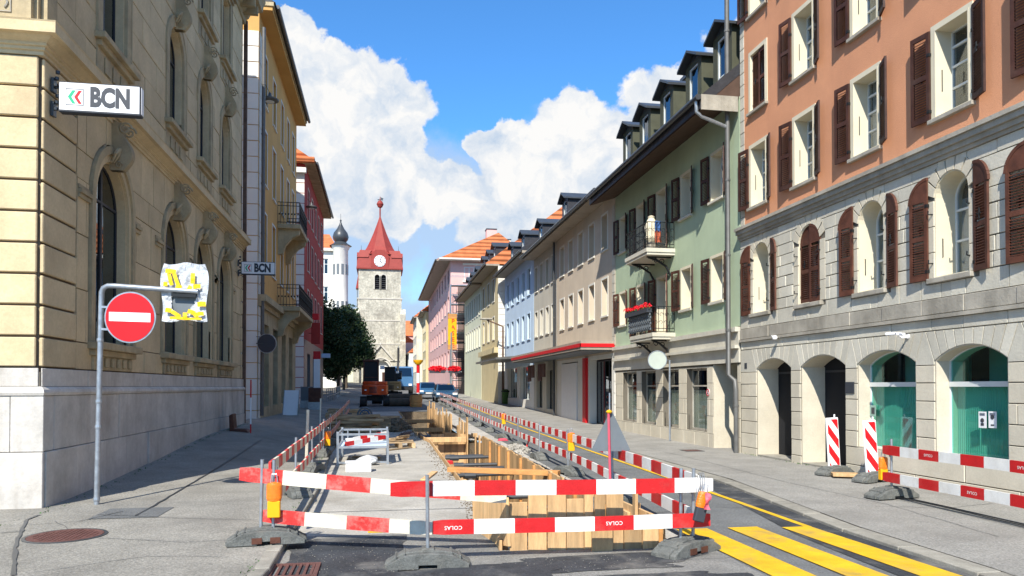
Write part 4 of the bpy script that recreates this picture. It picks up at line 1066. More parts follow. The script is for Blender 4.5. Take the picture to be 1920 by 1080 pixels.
def green():
    X = 8.85; f = FR(X); S, E = 17.4, 27.5
    b = T('green_house', 'pale green house with brown shutters, two iron balconies and dark dormers', 'building', (X, S, 0))
    cs = [18.68, 20.75, 22.72, 24.68, 26.58]
    r1 = [Op(c, .37, 6.72, 8.0) for c in cs]; r2 = [Op(c, .37, 3.98, 5.2) for c in cs]
    r1[2] = Op(cs[2], .4, 5.95, 8.0); r2[2] = Op(cs[2], .4, 3.32, 5.2); r1[3] = Op(cs[3], .37, 6.0, 8.0); r2[3] = Op(cs[3], .37, 3.4, 5.2)
    wall(f, S, E, 3.22, 9.0, r1 + r2, .38).build('wall', M['green'], b)
    shell(b, f, S, E, -.3, 9.0, .38, 9, 'green')
    # stone ground floor
    sw = [(sX(1326, X), sX(1287, X)), (sX(1273, X), sX(1243, X)), (sX(1230, X), sX(1203, X)), (sX(1194, X), sX(1168, X))]
    gops = [Op((a + c) / 2, abs(a - c) / 2, .45, 2.22) for a, c in sw]
    niche = Op((17.55 + sX(1337, X)) / 2, (sX(1337, X) - 17.55) / 2, -.3, 2.3)
    gops.append(niche)
    wall(f, S, E, -.3, 3.2, gops, .4).build('wall', M['joint'], b)
    blocks(f, S, E, [-.2, .42, .9, 1.35, 1.8, 2.26], gops, .9, M['rstone2'], b, 'stone', .010, .014, vary=.1)
    fpart('shop_cornice', 'rstone', b, f, (S, E, -.1, .05, 2.31, 2.66), (S, E, -.1, .16, 2.662, 2.74), (S, E, -.1, .06, 2.742, 3.08), (S, E, -.1, .15, 3.082, 3.2))
    for o in gops[:4]:
        w = window(f, o, .16, b, 'ledge', 'glass', 1, (.72,), .06, None, 'shop_window')
        mb = MB(); fbox(mb, f, o.c - o.hw, o.c + o.hw, -.27, -.25, .4, 1.60); mb.build('pale_backing', M['lime'], w)  # pale board added close behind the glass so the lower panes look light
        pass
    mb = MB(); nn = .55
    a = niche.c + niche.hw; fbox(mb, f, a - .02, a + .08, -1.1, .0, -.2, 2.295); a = niche.c - niche.hw; fbox(mb, f, a - .08, a, -1.1, -.402, -.2, 2.3); fbox(mb, f, niche.c - niche.hw, niche.c + niche.hw, -1.1, -.402, 2.302, 2.4)
    mb.build('niche_side', M['rstone2'], b)
    mb = MB(); fbox(mb, f, niche.c - niche.hw, niche.c + niche.hw, -.99, -.94, .02, 2.3); d = mb.build('door', M['signback'], b)
    mb = MB(); fbox(mb, f, niche.c - .35, niche.c + .35, -.938, -.93, .3, 2.1); mb.build('pane', M['dglass'], d)
    # sign with two figures in red ring
    q = atX(1329, 736, X); mb = MB(); mb.disc(f.P(q.y, .016, q.z), f.nd, .1, .01, 24); s_ = mb.build('ban_sign', M['signwhite'], b)
    mb = MB(); n = 24
    for k in range(n):
        a, c = 2 * math.pi * k / n, 2 * math.pi * (k + 1) / n; mb.prism([f.P(q.y + r_ * math.cos(t_), .028, q.z + r_ * math.sin(t_)) for r_, t_ in ((.075, a), (.1, a), (.1, c), (.075, c))], f.nd * .004)
    mb.beam(f.P(q.y - .06, .03, q.z + .06), f.P(q.y + .06, .03, q.z - .06), .014, .008); mb.build('ring', M['signred'], s_)
    mb = MB(); mb.cbox(f.P(q.y, .03, q.z), .002, .02, .045); mb.build('figure', M['signdark'], s_)
    for row, lab in ((r1, 1), (r2, 2)):
        for i, o in enumerate(row):
            mb = MB(); 
            for (s0, s1, z0, z1) in ((o.c - o.hw - .05, o.c - o.hw, o.z0, o.z1), (o.c + o.hw, o.c + o.hw + .05, o.z0, o.z1), (o.c - o.hw - .05, o.c + o.hw + .05, o.z1, o.z1 + .05)): fbox(mb, f, s0, s1, -.02, .015, z0, z1)
            mb.build('window_surround', M['cream'], b); reveal(f, o, .37, 'cream', b, .03, .02)
            fpart('sill', 'rstone', b, f, (o.c - o.hw - .08, o.c + o.hw + .08, -.37, .08, o.z0 - .07, o.z0 - .001), bev=.005)
            window(f, o, .27, b, 'frame', 'dglass', 2, (.7,), .045, 'curtain' if i % 2 else None)
            for sd in (-1, 1): shutter(f, o.c + sd * (o.hw + .05), o.z0, o.hw + .02, o.z1 - o.z0, sd, b, 'shutter' if lab == 1 else ('shutter_red' if i > 1 else 'shutter'), 0, (22 if sd < 0 else 10) + rnd.uniform(-3, 5))
    # eave, gutter and roof
    ze = 8.62
    mb = MB(); mb.prism([f.P(S + .02, -.1, 9.0), f.P(S + .02, 1.0, ze + .0), f.P(S + .02, 1.0, ze + .32), f.P(S + .02, -.1, 9.75)], f.sd * (E - S)); mb.build('eave', M['soffit'], b)
    mb = MB(); mb.prism([f.P(S + .01, 1.04, ze + .02), f.P(S + .01, 1.04, ze + .34), f.P(S + .01, -4.0, ze + 4.6), f.P(S + .01, -4.0, ze + 4.4)], f.sd * (E - S)); mb.build('roof', M['slate'], b)
    fpart('eave_end', 'ledge', b, f, (S - .03, S + .005, .05, 1.03, ze - .02, ze + .36))
    mb = MB(); mb.tube([f.P(S - .05, 1.12, ze + .28), f.P(E, 1.12, ze + .28)], .075, 10); mb.build('gutter', M['metal_dark'], b, smooth=True)
    mb = MB(); mb.tube([f.P(S + .1, 1.12, ze + .26), f.P(S + .1, 1.1, ze - .05), f.P(S + .12, .95, ze - .15), f.P(S + .18, .4, ze - .3), f.P(S + .2, .25, ze - .35)], .045, 8); mb.build('gutter_outlet', M['galv'], b, smooth=True)
    ds = [sX(1347, 8.5), 19.9, 21.9, 24.0, 26.2]
    ds = [18.3, 20.15, 22.2, 24.15, 25.95]
    for s in ds: gable_dormer(b, f, s, ze + 1.0, 1.1, 1.45, .02, depth=2.6)
    mb = MB(); mb.box(10.6, 11.1, 24.6, 25.1, 10, 13.2); c = mb.build('chimney', M['ledge'], b); mb = MB()
    for z in (12.2, 12.6, 13.0): mb.box(10.52, 11.18, 24.52, 25.18, z, z + .12)
    mb.build('chimney_bands', M['metal_dark'], c)
    return b, cs
gb, gcs = green()
def balcony(s0, s1, z, out, label, near_out=None):
    X = 8.85; f = FR(X); t = T('iron_balcony', label, 'balcony', f.P((s0 + s1) / 2, 0, z))
    # slab with chamfered far end
    mb = MB(); c = .3
    pl = [(s0, 0), (s0, out), (s1 - c, out), (s1, out * .35), (s1, 0)]
    mb.prism([f.P(a, n + .0, z - .17) for a, n in pl], (0, 0, .12)); mb.prism([f.P(a + (.03 if a == s0 else 0), n * .97, z - .25) for a, n in pl], (0, 0, .08)); mb.build('slab', M['rstone'], t)
    h = .75; rail = [(s0 + .04, .02), (s0 + .04, out - .05), (s1 - c, out - .05), (s1 - .05, out * .35), (s1 - .05, .02)]
    mb = MB()
    for zz in (z - .02, z + .08, z + h): 
        for a, q in zip(rail[:-1], rail[1:]): mb.beam(f.P(a[0], a[1], zz), f.P(q[0], q[1], zz), .03 if zz > z + .1 else .02, .02)
    mb.build('rail', M['iron'], t)
    mb = MB(); mb2 = MB()
    for a, q in zip(rail[:-1], rail[1:]):
        L_ = math.dist(a, q); n = max(1, int(L_ / .14))
        for i in range(n + 1):
            u = i / n; s_, nn = a[0] + (q[0] - a[0]) * u, a[1] + (q[1] - a[1]) * u; mb.beam(f.P(s_, nn, z), f.P(s_, nn, z + h), .014, .014)
        for i in range(n):
            u0 = (i + .5) / n; s_, nn = a[0] + (q[0] - a[0]) * u0, a[1] + (q[1] - a[1]) * u0; d = Vector(f.P(q[0], q[1], 0) - f.P(a[0], a[1], 0)).normalized()
            for zc, sg in ((z + .26, 1), (z + .5, -1)):
                c0 = f.P(s_, nn, zc); pts = []
                for k in range(11):
                    an = k / 10 * 4.6; r_ = .075 * (1 - k / 15); pts.append(c0 + d * r_ * math.cos(an) * sg + ZU * r_ * math.sin(an))
                mb2.tube(pts, .008, 4)
    mb.build('bars', M['iron'], t); tag(mb2.build('scrollwork', M['iron'], t), kind='stuff')
    mb = MB()
    for s_ in (s0 + .35, s1 - .6):
        pts = [f.P(s_, out * .8, z - .28), f.P(s_, out * .5, z - .36), f.P(s_, .15, z - .55), f.P(s_, .02, z - .8)]; mb.tube(pts, .035, 6); mb.beam(f.P(s_, 0, z - .27), f.P(s_, out * .85, z - .27), .05, .04)
        for zc, nn in ((z - .4, .28), (z - .38, .5)):
            pts = [f.P(s_, nn + .09 * (1 - k / 16) * math.cos(k / 12 * 7), zc + .09 * (1 - k / 16) * math.sin(k / 12 * 7)) for k in range(13)]; mb.tube(pts, .014, 5)
    mb.build('bracket', M['iron'], t); return t, f
bt1, bf = balcony(21.6, 23.95, 5.98, .92, 'upper iron balcony on the green house with a pale potted plant')
bt2, bf = balcony(21.6, 24.0, 3.40, .74, 'lower iron balcony on the green house with red geraniums along its rail')
# geraniums and dark matting on the lower balcony
def clump(mb, c, rx, ry, rz, n, s=.05, r_=rnd):
    c = Vector(c)
    for _ in range(n):
        while True:
            v = Vector((r_.uniform(-1, 1), r_.uniform(-1, 1), r_.uniform(-1, 1)))
            if v.length < 1: break
        p = c + Vector((v.x * rx, v.y * ry, v.z * rz)); a = Vector((r_.gauss(0, 1), r_.gauss(0, 1), r_.gauss(0, 1))).normalized(); b_ = a.orthogonal().normalized(); d = a.cross(b_); q = s * r_.uniform(.6, 1.3)
        mb.add([p - b_ * q, p + d * q * .6, p + b_ * q, p - d * q * .6], [(0, 1, 2, 3)])
M['geranium'] = mat('red_geranium', (.78, .01, .025), .6, .15, 10, objvar=.1); M['gleaf'] = mat('box_greenery', (.05, .12, .03), .7, .3, 8)
t = T('flower_box', 'long flower box of red geraniums on the lower green-house balcony rail', 'flower box', bf.P(22.8, .74, 4.1))
mb = MB(); fbox(mb, bf, 21.75, 23.85, .70, .86, 3.98, 4.12); mb.build('box', M['signdark'], t)
mb = MB(); gl = MB()
for i in range(22): clump(mb, bf.P(21.75 + i * .098, .79 + rnd.uniform(-.03, .05), 4.2 + rnd.uniform(-.04, .06)), .09, .09, .06, 26, .028); clump(gl, bf.P(21.75 + i * .098, .79, 4.14), .08, .1, .05, 14, .03)
tag(mb.build('blossoms', M['geranium'], t, fix=False), kind='stuff'); tag(gl.build('leaves', M['gleaf'], t, fix=False), kind='stuff')
mb = MB()
for i in range(24):
    for j in range(6): fbox(mb, bf, 21.75 + i * .085, 21.82 + i * .085, .72 + .02 * ((i + j) % 2), .755 + .02 * ((i + j) % 2), 3.44 + j * .09 + .045 * (i % 2), 3.51 + j * .09 + .045 * (i % 2))
tag(mb.build('balcony_screen', M['signback'], None), 'dark blue grey woven screen tied inside the lower balcony railing', 'screen')
# things on the upper balcony
t = T('potted_plant', 'tall pale dried plant wrapped in fleece on the upper balcony', 'plant', bf.P(22.3, .5, 5.98))
mb = MB(); mb.lathe([(0, 0), (.14, 0), (.18, .25), (0, .25)], bf.P(22.3, .5, 5.98), 12); mb.build('pot', M['ledge'], t, smooth=True)
mb = MB(); mb.lathe([(.12, .25), (.2, .38), (.17, .52), (.22, .7), (.17, .88), (.1, 1.0), (.12, 1.06), (.03, 1.1)], bf.P(22.3, .5, 5.98), 11); mb.build('fleece', M['cream'], t, smooth=True)
M['clothblue'] = mat('blue_cloth', (.05, .12, .30), .9, .2, 9); M['clothorange'] = mat('orange_cloth', (.42, .10, .05), .9, .2, 9)
t = T('garden_figure', 'blue and orange cloths hung at the near end of the upper balcony', 'laundry', bf.P(21.72, .5, 5.98))
for nm, m, z0, z1, n0 in (('blue_cloth', 'clothblue', 6.45, 6.78, .5), ('orange_cloth', 'clothorange', 6.12, 6.48, .5)):
    mb = MB(); k = 8; v = []
    for i in range(k + 1):
        for j in range(4): v.append(bf.P(21.7 + .05 * math.sin(i * 1.6 + j * .6), n0 - .1 + .2 * i / k, z0 + (z1 - z0) * j / 3 + .02 * math.sin(i * 2)))
    mb.add(v, [(i * 4 + j, i * 4 + j + 1, (i + 1) * 4 + j + 1, (i + 1) * 4 + j) for i in range(k) for j in range(3)]); mb.build(nm, M[m], t, smooth='all')
t.name = 'hanging_laundry'
# ---------------------------------------------------------------- generic street house
def house(name, label, X, S, E, z1, m, rows, depth=9, left=False, trim='whitetrim', t=.35, wd=.16, roof='slate', ridge=4., over=.7, ground=None, gops=(), gm=None, front=None, chim=(), dorm=(), fm='frame', gm2='dglass', sill='whitetrim', curtain=None, zbase=-.3, dz1=3.0):
    f = (FL if left else FR)(X); b = T(name, label, 'building', (X, S, zg(X, S)))
    ops = [o for r_ in rows for o in r_]
    wall(f, S, E, dz1, z1, ops, t).build('wall', M[m], b)
    wall(f, S, E, zbase, dz1 - .001, list(gops), t).build('ground_wall', M[gm or m], b)
    shell(b, f, S, E, zbase, z1, t, depth, m)
    if front:
        fpart('front_wall', front, b, f, (S - .02, S - .001, -depth, -.001, zbase, z1))
    plain_windows(b, f, ops, wd, trim, .08, fm, gm2, 1 if abs(E) > 50 else 2, (.7,), sill, curtain)
    mb = MB(); fbox(mb, f, S - .25 * (1 if left else 0) , E, -.1, over, z1, z1 + .14); mb.build('eave', M['canopy' if not left else 'bank_trim'], b)
    h = ridge
    mb = MB(); mb.prism([f.P(S - (.25 if left else 0), over + .06, z1 + .145), f.P(S - (.25 if left else 0), -depth, z1 + .145), f.P(S - (.25 if left else 0), -depth * .55, z1 + .15 + h)], f.sd * (E - S + (.25 if left else 0))); mb.build('roof', M[roof], b)
    mb = MB(); mb.tube([f.P(S, over + .12, z1 + .1), f.P(E, over + .12, z1 + .1)], .08, 8); mb.build('gutter', M['metal_dark'], b, smooth=True)
    for (s, n, w, z0, z2, mm) in chim:
        mb = MB(); fbox(mb, f, s, s + w, n - w, n, z0, z2); c = mb.build('chimney', M[mm], b); fpart('chimney_cap', 'metal_dark', c, f, (s - .06, s + w + .06, n - w - .06, n + .06, z2, z2 + .1))
    for s in dorm: gable_dormer(b, f, s, z1 + .75, 1.15, 1.0, .0, 'slate')
    return b, f
cy = [28.9, 30.8, 32.6, 34.35, 36.1]; cy2 = [38.1, 39.5, 41.0, 42.4]
z3 = .22
# shop canopy and front of the beige house
gA = [Op(29.6, 1.6, -.3, 2.85), Op(34.6, 1.5, -.3, 2.85), Op(39.0, .75, .5, 2.6), Op(41.6, .8, .5, 2.6)]
b, f = house('beige_house', 'long beige rendered house with plain white windows over a red-edged shop canopy', 8.85, 27.52, 37.2, 9.15, 'beige',
             [[Op(c, .40, 7.2, 8.62) for c in cy], [Op(c, .40, 4.55, 6.02) for c in cy]], chim=((40, -4, .8, 11, 13.4, 'yellowr'),), dorm=(35.5,), gops=gA[:2], gm='whiter', wd=.22)
blocks(f, 27.53, 27.9, [3.3 + .34 * i for i in range(17)], [], 3, M['beige2'], b, 'quoin', .02, .02, vary=0)
blocks(f, 27.53, 27.75, [.1 + .45 * i for i in range(7)], [], 3, M['whiter'], b, 'quoin', .02, .03, vary=0)
fpart('shop_back', 'inside', b, f, (27.9, 36.8, -2.2, -2.15, -.3, 3))
w = window(f, Op(29.6, 1.5, .1, 2.8), .3, b, 'dframe', 'dglass', 5, (), .05, None, 'shop_window')
fpart('red_column', 'signred', b, f, (31.4, 31.9, -.3, .12, -.1, 2.95)); fpart('white_panel', 'signwhite', b, f, (33.3, 36.2, -.36, .02, -.1, 2.8))
fpart('dark_bay', 'inside', b, f, (31.92, 33.2, -.5, -.36, -.1, 2.9))
mb = MB()
for k in range(14): mb.cbox(f.P(28.4 + k * .2, -1.0, rnd.uniform(.6, 1.6)), .1, .07, .08)
mb.build('red_display_goods', M['signred'], b)
b2, f2 = house('grey_beige_house', 'narrow grey beige house with small white windows between beige and blue houses', 8.86, 37.22, 43.1, 9.15, 'beige2',
               [[Op(c, .36, 7.2, 8.6) for c in cy2], [Op(c, .36, 4.6, 6.0) for c in cy2]], gops=gA[2:], gm='beige2', dorm=(41.2,), wd=.2)
for o in gA[2:]: window(f2, o, .2, b2, 'dframe', 'dglass', 2, (), .05, None, 'shop_window')
for s in (38.6, 41.4): 
    mb = MB(); fbox(mb, f2, s, s + .8, .5, .56, 2.0, 2.9); fbox(mb, f2, s - .9, s - .1, .5, .56, 2.2, 2.9); mb.build('red_brown_awning_panel', M['shutter_red'], b2)
t = T('shop_canopy', 'flat shop canopy with a bright red edge stripe on the beige house', 'canopy', (8.2, 27.6, 3.1))
mb = MB(); mb.box(7.5, 8.84, 27.65, 43.0, 3.12, 3.46); mb.build('slab', M['canopy'], t)
mb = MB(); mb.box(7.47, 7.5, 27.62, 43.02, 3.22, 3.36); mb.box(7.47, 8.84, 27.62, 27.648, 3.22, 3.36); mb.build('red_stripe', M['signred'], t)
mb = MB(); mb.box(7.6, 8.8, 27.8, 43, 3.08, 3.118); mb.build('soffit', M['signback'], t)
downpipe([(8.7, 37.25, 9.1), (8.7, 37.25, .2)], 'drainpipe down the beige front at the colour change', 'metal_dark', .06)
bcy = [44.6, 46.4, 48.3, 50.3, 52.2]
gB = [Op(46, 1.6, .9, 3.0), Op(50.5, 1.8, .9, 3.0)]
b3, f3 = house('blue_house', 'pale blue house with dark narrow windows above a flat grey canopy', 8.85, 43.12, 53.6, 9.6, 'blue',
               [[Op(c, .45, 7.3, 8.9) for c in bcy], [Op(c, .45, 4.6, 6.15) for c in bcy]], trim='blue', gops=gB, gm='whiter', dorm=(46.5, 50.5), fm='dframe', wd=.12, sill='blue', chim=())
for o in gB: window(f3, o, .2, b3, 'frame', 'dglass', 4, (), .05, None, 'shop_window')
t = T('entrance_canopy', 'flat grey canopy over the shop of the blue house', 'canopy', (8, 46, 3.3)); mb = MB(); mb.prism([(6.7, 43.9, 3.32), (8.84, 43.9, 3.45), (8.84, 43.9, 3.62), (6.7, 43.9, 3.44)], (0, 9.5, 0)); mb.build('slab', M['pipe'], t)
# cream house stepping forward
X4 = 8.45; yc = [56.5, 59.2, 62, 65, 68, 71, 74]
b4, f4 = house('cream_house', 'cream house with white quoins and a lit front gable beyond the blue house', X4, 54.2, 63.4, 10.6, 'yellowr',
               [[Op(c, .5, 8.2, 9.9) for c in yc[:3]], [Op(c, .5, 5.3, 7.0) for c in yc[:3]]], wd=.1, trim='whitetrim', over=.9, ridge=4.5, roof='rtile', front='whiter', chim=(), dorm=(56, 59, 62))
ff4 = FF(54.17); blocks(ff4, X4, 9.6, [.3 + .42 * i for i in range(24)], [], 3, M['whiter'], b4, 'quoin', .03, .03, vary=0)
fpart('curved_cornice', 'yellowr', b4, f4, (54.2, 63.4, 0, .3, 4.2, 4.6))
b5, f5 = house('lime_house', 'pale lime house with close-set narrow white window bays', X4 - .02, 63.42, 76.5, 10.4, 'lime',
               [[Op(64.6 + 1.7 * k, .42, z, z + 1.8) for k in range(7)] for z in (8.0, 5.2)], wd=.1, over=.9, roof='slate', dorm=(66, 69.5, 73), ridge=4)
# pink block with orange roof and scaffold
b6, f6 = house('pink_block', 'tall pink apartment block with a big orange tiled roof', 7.3, 80, 118, 15.2, 'pink',
               [[Op(82.5 + 4.2 * k, .9, z, z + 1.7) for k in range(8)] for z in (12.9, 9.9, 6.9, 3.9)], depth=9.5, roof='rtile', over=1.5, wd=.25, ridge=3.1, trim='pink', chim=((82, -4.2, 1.1, 16.5, 19.2, 'pink'), (86, -6.0, 1.6, 16.5, 18.9, 'rstone')))
fr6 = FF(79.98)
fw = [Op(9.3 + 1.5 * k, .55, z, z + 1.4) for k in range(3) for z in (13.2,)]
mbw = wall(fr6, 7.3, 16.8, 0, 15.2, fw, .018); mbw.build('front_wall', M['pink'], b6)
fpart('loggia_band', 'whiter', b6, fr6, (8.6, 14.5, .0, .15, 12.95, 13.1), (8.6, 14.5, 0, .15, 14.8, 15.0))
fpart('hip_eave', 'whiter', b6, fr6, (6.0, 17, .0, 1.2, 15.21, 15.36))
for o in fw: window(fr6, o, .01, b6, 'frame', 'dglass', 2, (), .08)
def scaffold(x0, x1, y, z1, label):
    t = T('scaffold', label, 'scaffold', (x0, y, .5)); nx = max(2, int((x1 - x0) / 1.6)); mb = MB(); 
    for i in range(nx + 1):
        x = x0 + (x1 - x0) * i / nx
        for yy in (y, y - .8): mb.tube([(x, yy, .3), (x, yy, z1)], .045, 5)
    tag(mb.build('standards', M['galv'], t), kind='stuff'); mb = MB(); z = 2.4; dk = MB()
    while z < z1:
        for yy in (y, y - .8): mb.tube([(x0, yy, z), (x1, yy, z)], .04, 5); mb.tube([(x0, yy, z + 1), (x1, yy, z + 1)], .03, 5)
        dk.box(x0, x1, y - .75, y - .05, z - .08, z - .02)
        for i in range(nx): 
            xa = x0 + (x1 - x0) * i / nx; xb = x0 + (x1 - x0) * (i + 1) / nx; mb.tube([(xa, y - .8, z), (xb, y - .8, z + 1.9 if z + 1.9 < z1 else z1)], .03, 4)
        z += 2.0
    tag(mb.build('ledgers', M['galv'], t), kind='stuff'); dk.build('deck_boards', M['ledge'], t)
scaffold(7.2, 13, 79.2, 12.5, 'steel scaffold standing against the front of the pink block')
# net-covered projecting scaffold tower
M['net'] = glassmat('grey_scaffold_net', (.5, .55, .52), .0, .55, .8)
t = T('netting', 'grey dust netting hung over the scaffold of the pink block', 'netting', (7.2, 78.3, 1)); mb = MB()
v = []; nx, nz = 12, 14
for j in range(nz + 1):
    for i in range(nx + 1): v.append((7.9 + 5.3 * i / nx, 78.25 + .08 * math.sin(i * 1.7 + j), 1 + 11.2 * j / nz))
mb.add(v, [(j * (nx + 1) + i, j * (nx + 1) + i + 1, (j + 1) * (nx + 1) + i + 1, (j + 1) * (nx + 1) + i) for j in range(nz) for i in range(nx)]); mb.build('net', M['net'], t, fix=False)
b7, f7 = house('olive_house', 'narrow olive cream house beyond the pink block', 6.9, 118.1, 128, 13.5, 'yellowr', [[Op(120 + 2.6 * k, .7, z, z + 1.7) for k in range(3)] for z in (10.5, 7.5, 4.5)], wd=.1, over=.7, roof='rtile')
b8, f8 = house('far_red_house', 'far house with a red gable and weathered grey front', 5.9, 128.2, 142, 13.5, 'rstone', [[Op(130 + 2.6 * k, .7, z, z + 1.9) for k in range(5)] for z in (10.5, 7.3, 4.3)], wd=.1, over=.5, roof='rtile', depth=8)
b9, f9 = house('nave_side_house', 'low white house with brown tiled roof beside the church', 5.2, 143, 175, 8, 'whiter', [[Op(148 + 6 * k, .8, 4, 6.5) for k in range(4)]], wd=.1, over=.3, roof='rtile', depth=10, ridge=5, zbase=0)
# ---------------------------------------------------------------- left side
X2 = -4.6
wy = [31.0, 33.5, 36.1, 38.35, 40.5]
rowsL = [[Op(c, .45, 12.9, 14.9) for c in wy], [Op(c, .45, 9.75, 11.9) for c in wy], [Op(c, .45, 6.4, 8.6) for c in wy]]
b, f = house('ochre_house', 'tall ochre house with white quoins and two iron balconies', X2, 29.4, 42.0, 16.1, 'ochre', rowsL, left=True, over=.55, wd=.2, trim='whiter', front=None, ridge=3.5, gops=[Op(c, .75, .9, 4.2) for c in (31.5, 34.2, 37, 39.8)], gm='bank_trim', dz1=5.0, gm2='dglass', fm='frame')
for o in [Op(c, .75, .9, 4.2) for c in (31.5, 34.2, 37, 39.8)]: window(f, o, .25, b, 'dframe', 'dglass', 2, (.75,), .07, None, 'shop_window')
fpart('front_wall', 'ochre', b, FF(29.38), (-12, -4.601, 0, .02, -.3, 16.1))
blocks(FF(29.36), -5.75, -4.6, [.2 + .6 * i for i in range(26)], [], 5, M['whiter'], b, 'quoin', .03, .03, vary=0)
blocks(f, 29.4, 30.0, [.2 + .6 * i for i in range(26)], [], 5, M['whiter'], b, 'quoin', .03, .02, vary=0)
fpart('cornice', 'bank_trim', b, f, (29.4, 42, 0, .12, 4.75, 4.95), (29.4, 42, 0, .3, 4.952, 5.2))
fpart('soffit', 'ochre', b, f, (29.2, 42, 0, .5, 15.95, 16.098))
def lbalcony(s0, s1, z, out, label):
    f = FL(X2); t = T('stone_balcony', label, 'balcony', f.P(s0, 0, z)); mb = MB(); fbox(mb, f, s0, s1, 0, out, z - .2, z); mb.build('slab', M['bank_trim'], t, bev=.02)
    mb = MB()
    for s_ in (s0 + .2, s1 - .5):
        pr = [(0, z - 1.35), (.22, z - 1.3), (.32, z - .95), (.6, z - .6), (out - .08, z - .42), (out - .05, z - .2), (0, z - .2)]
        mb = MB(); mb.prism([f.P(s_, n, zz) for n, zz in pr], f.sd * .3); mb.build('corbel', M['bank_trim'], t)
    mb = MB(); c = [(s0 + .04, .0), (s0 + .04, out - .05), (s1 - .04, out - .05), (s1 - .04, 0)]
    for a, q in zip(c[:-1], c[1:]):
        for zz in (z + .08, z + .82, z + .98): mb.beam(f.P(a[0], a[1], zz), f.P(q[0], q[1], zz), .035, .025)
        n = max(2, int(math.dist(a, q) / .13))
        for i in range(n + 1): u = i / n; mb.beam(f.P(a[0] + (q[0] - a[0]) * u, a[1] + (q[1] - a[1]) * u, z), f.P(a[0] + (q[0] - a[0]) * u, a[1] + (q[1] - a[1]) * u, z + .98), .018, .018)
        for i in range(n): u = (i + .5) / n; cc = f.P(a[0] + (q[0] - a[0]) * u, a[1] + (q[1] - a[1]) * u, z + .45); mb.disc(cc, Vector((1, 1, 0)), .045, .012, 8)
    mb.build('railing', M['iron'], t)
lbalcony(34.6, 38.0, 9.0, 1.0, 'upper stone balcony with iron railing on the ochre house')
lbalcony(34.6, 41.2, 5.3, 1.0, 'lower stone balcony with iron railing on the ochre house')
downpipe([(-4.45, 29.5, 15.4), (-4.45, 29.5, .6)], 'blue grey drainpipe at the corner of the ochre house', 'pipe', .07)
# red house
rwy = [49, 51.6, 54.2, 56.8, 59.4]
b, f = house('red_house', 'tall red house with white quoins and an orange tiled roof', X2, 46.6, 61.5, 15.2, 'red', [[Op(c, .5, z, z + 2.0) for c in rwy] for z in (12.2, 9.0, 5.8)], left=True, over=.6, wd=.15, trim='rstone', ridge=3.6, roof='rtile', gm='pipe', dz1=4.6, gops=[Op(c, 1.0, .9, 3.8) for c in (49.5, 53.5, 57.5)])
fpart('front_wall', 'red', b, FF(46.58), (-12, -4.601, 0, .02, -.3, 15.2)); blocks(FF(46.56), -5.9, -4.6, [.4 + .62 * i for i in range(24)], [], 5, M['whiter'], b, 'quoin', .04, .03, vary=0)
fpart('front_cornice', 'rtile', b, FF(46.5), (-12, -4.0, 0, .5, 15.21, 15.5)); fpart('front_band', 'whiter', b, FF(46.5), (-12, -4.5, 0, .3, 14.6, 14.9))
for c in (49.5, 53.5, 57.5): window(f, Op(c, 1.0, .9, 3.8), .2, b, 'dframe', 'dglass', 2, (), .07, None, 'shop_window')
# white building with onion turret
t = T('turret_house', 'white corner house with an onion-domed turret and orange roof', 'building', (-8, 105, 1)); 
ft = FF(104); wops = [Op(-7.7 - 2.3 * k, .55, z, z + 2.1) for k in range(4) for z in (5, 9.3, 13.2, 17)]
wall(ft, -20, -6.2, 1, 20.4, wops, .4).build('wall', M['whiter'], t); fpart('interior', 'inside', t, ft, (-20, -6.3, -8, -1, 1, 20)); fpart('side_wall', 'whiter', t, ft, (-6.2, -5.9, -12, 0, 1, 20.4))
for o in wops: window(ft, o, .15, t, 'frame', 'dglass', 2, (.65,), .1)
mb = MB(); mb.prism([ft.P(-20, .5, 20.5), ft.P(-5.9, .5, 20.5), ft.P(-7.2, -3, 23), ft.P(-20, -3, 23)], ft.nd * -6); mb.build('roof', M['rtile'], t)
fpart('cornice', 'whitetrim', t, ft, (-20, -5.9, 0, .5, 20.1, 20.48))
tc_ = (-5.5, 103.7); mb = MB(); mb.lathe([(1.0, 3), (1.0, 5.0), (1.1, 5.1), (1.1, 5.6), (1.0, 5.8), (1.0, 10.2), (1.12, 10.35), (1.0, 10.6), (1.0, 20.2), (1.15, 20.4), (1.25, 20.8)], (*tc_, 0), 16); tw = mb.build('turret', M['whiter'], t, smooth=True)
mb = MB(); mb.lathe([(1.5, 20.8), (1.0, 21.1), (.75, 21.35), (.98, 21.65), (1.08, 22.05), (.92, 22.6), (.5, 23.15), (.22, 23.7), (.08, 24.1), (.14, 24.3), (.03, 24.45), (.02, 25.2)], (*tc_, 0), 16); mb.build('onion_dome', M['metal_dark'], t, smooth=True)
for k in range(8):
    a = -math.pi / 2 + (k - 3.5) * .62
    for z in (6.6, 11.6, 16.6):
        c = Vector((tc_[0] + 1.0 * math.cos(a), tc_[1] + 1.0 * math.sin(a), z)); mb = MB(); mb.cbox(c + ZU * .95, .16, .03, .7, rz=a + math.pi / 2); mb.build('window', M['signback'], tw)
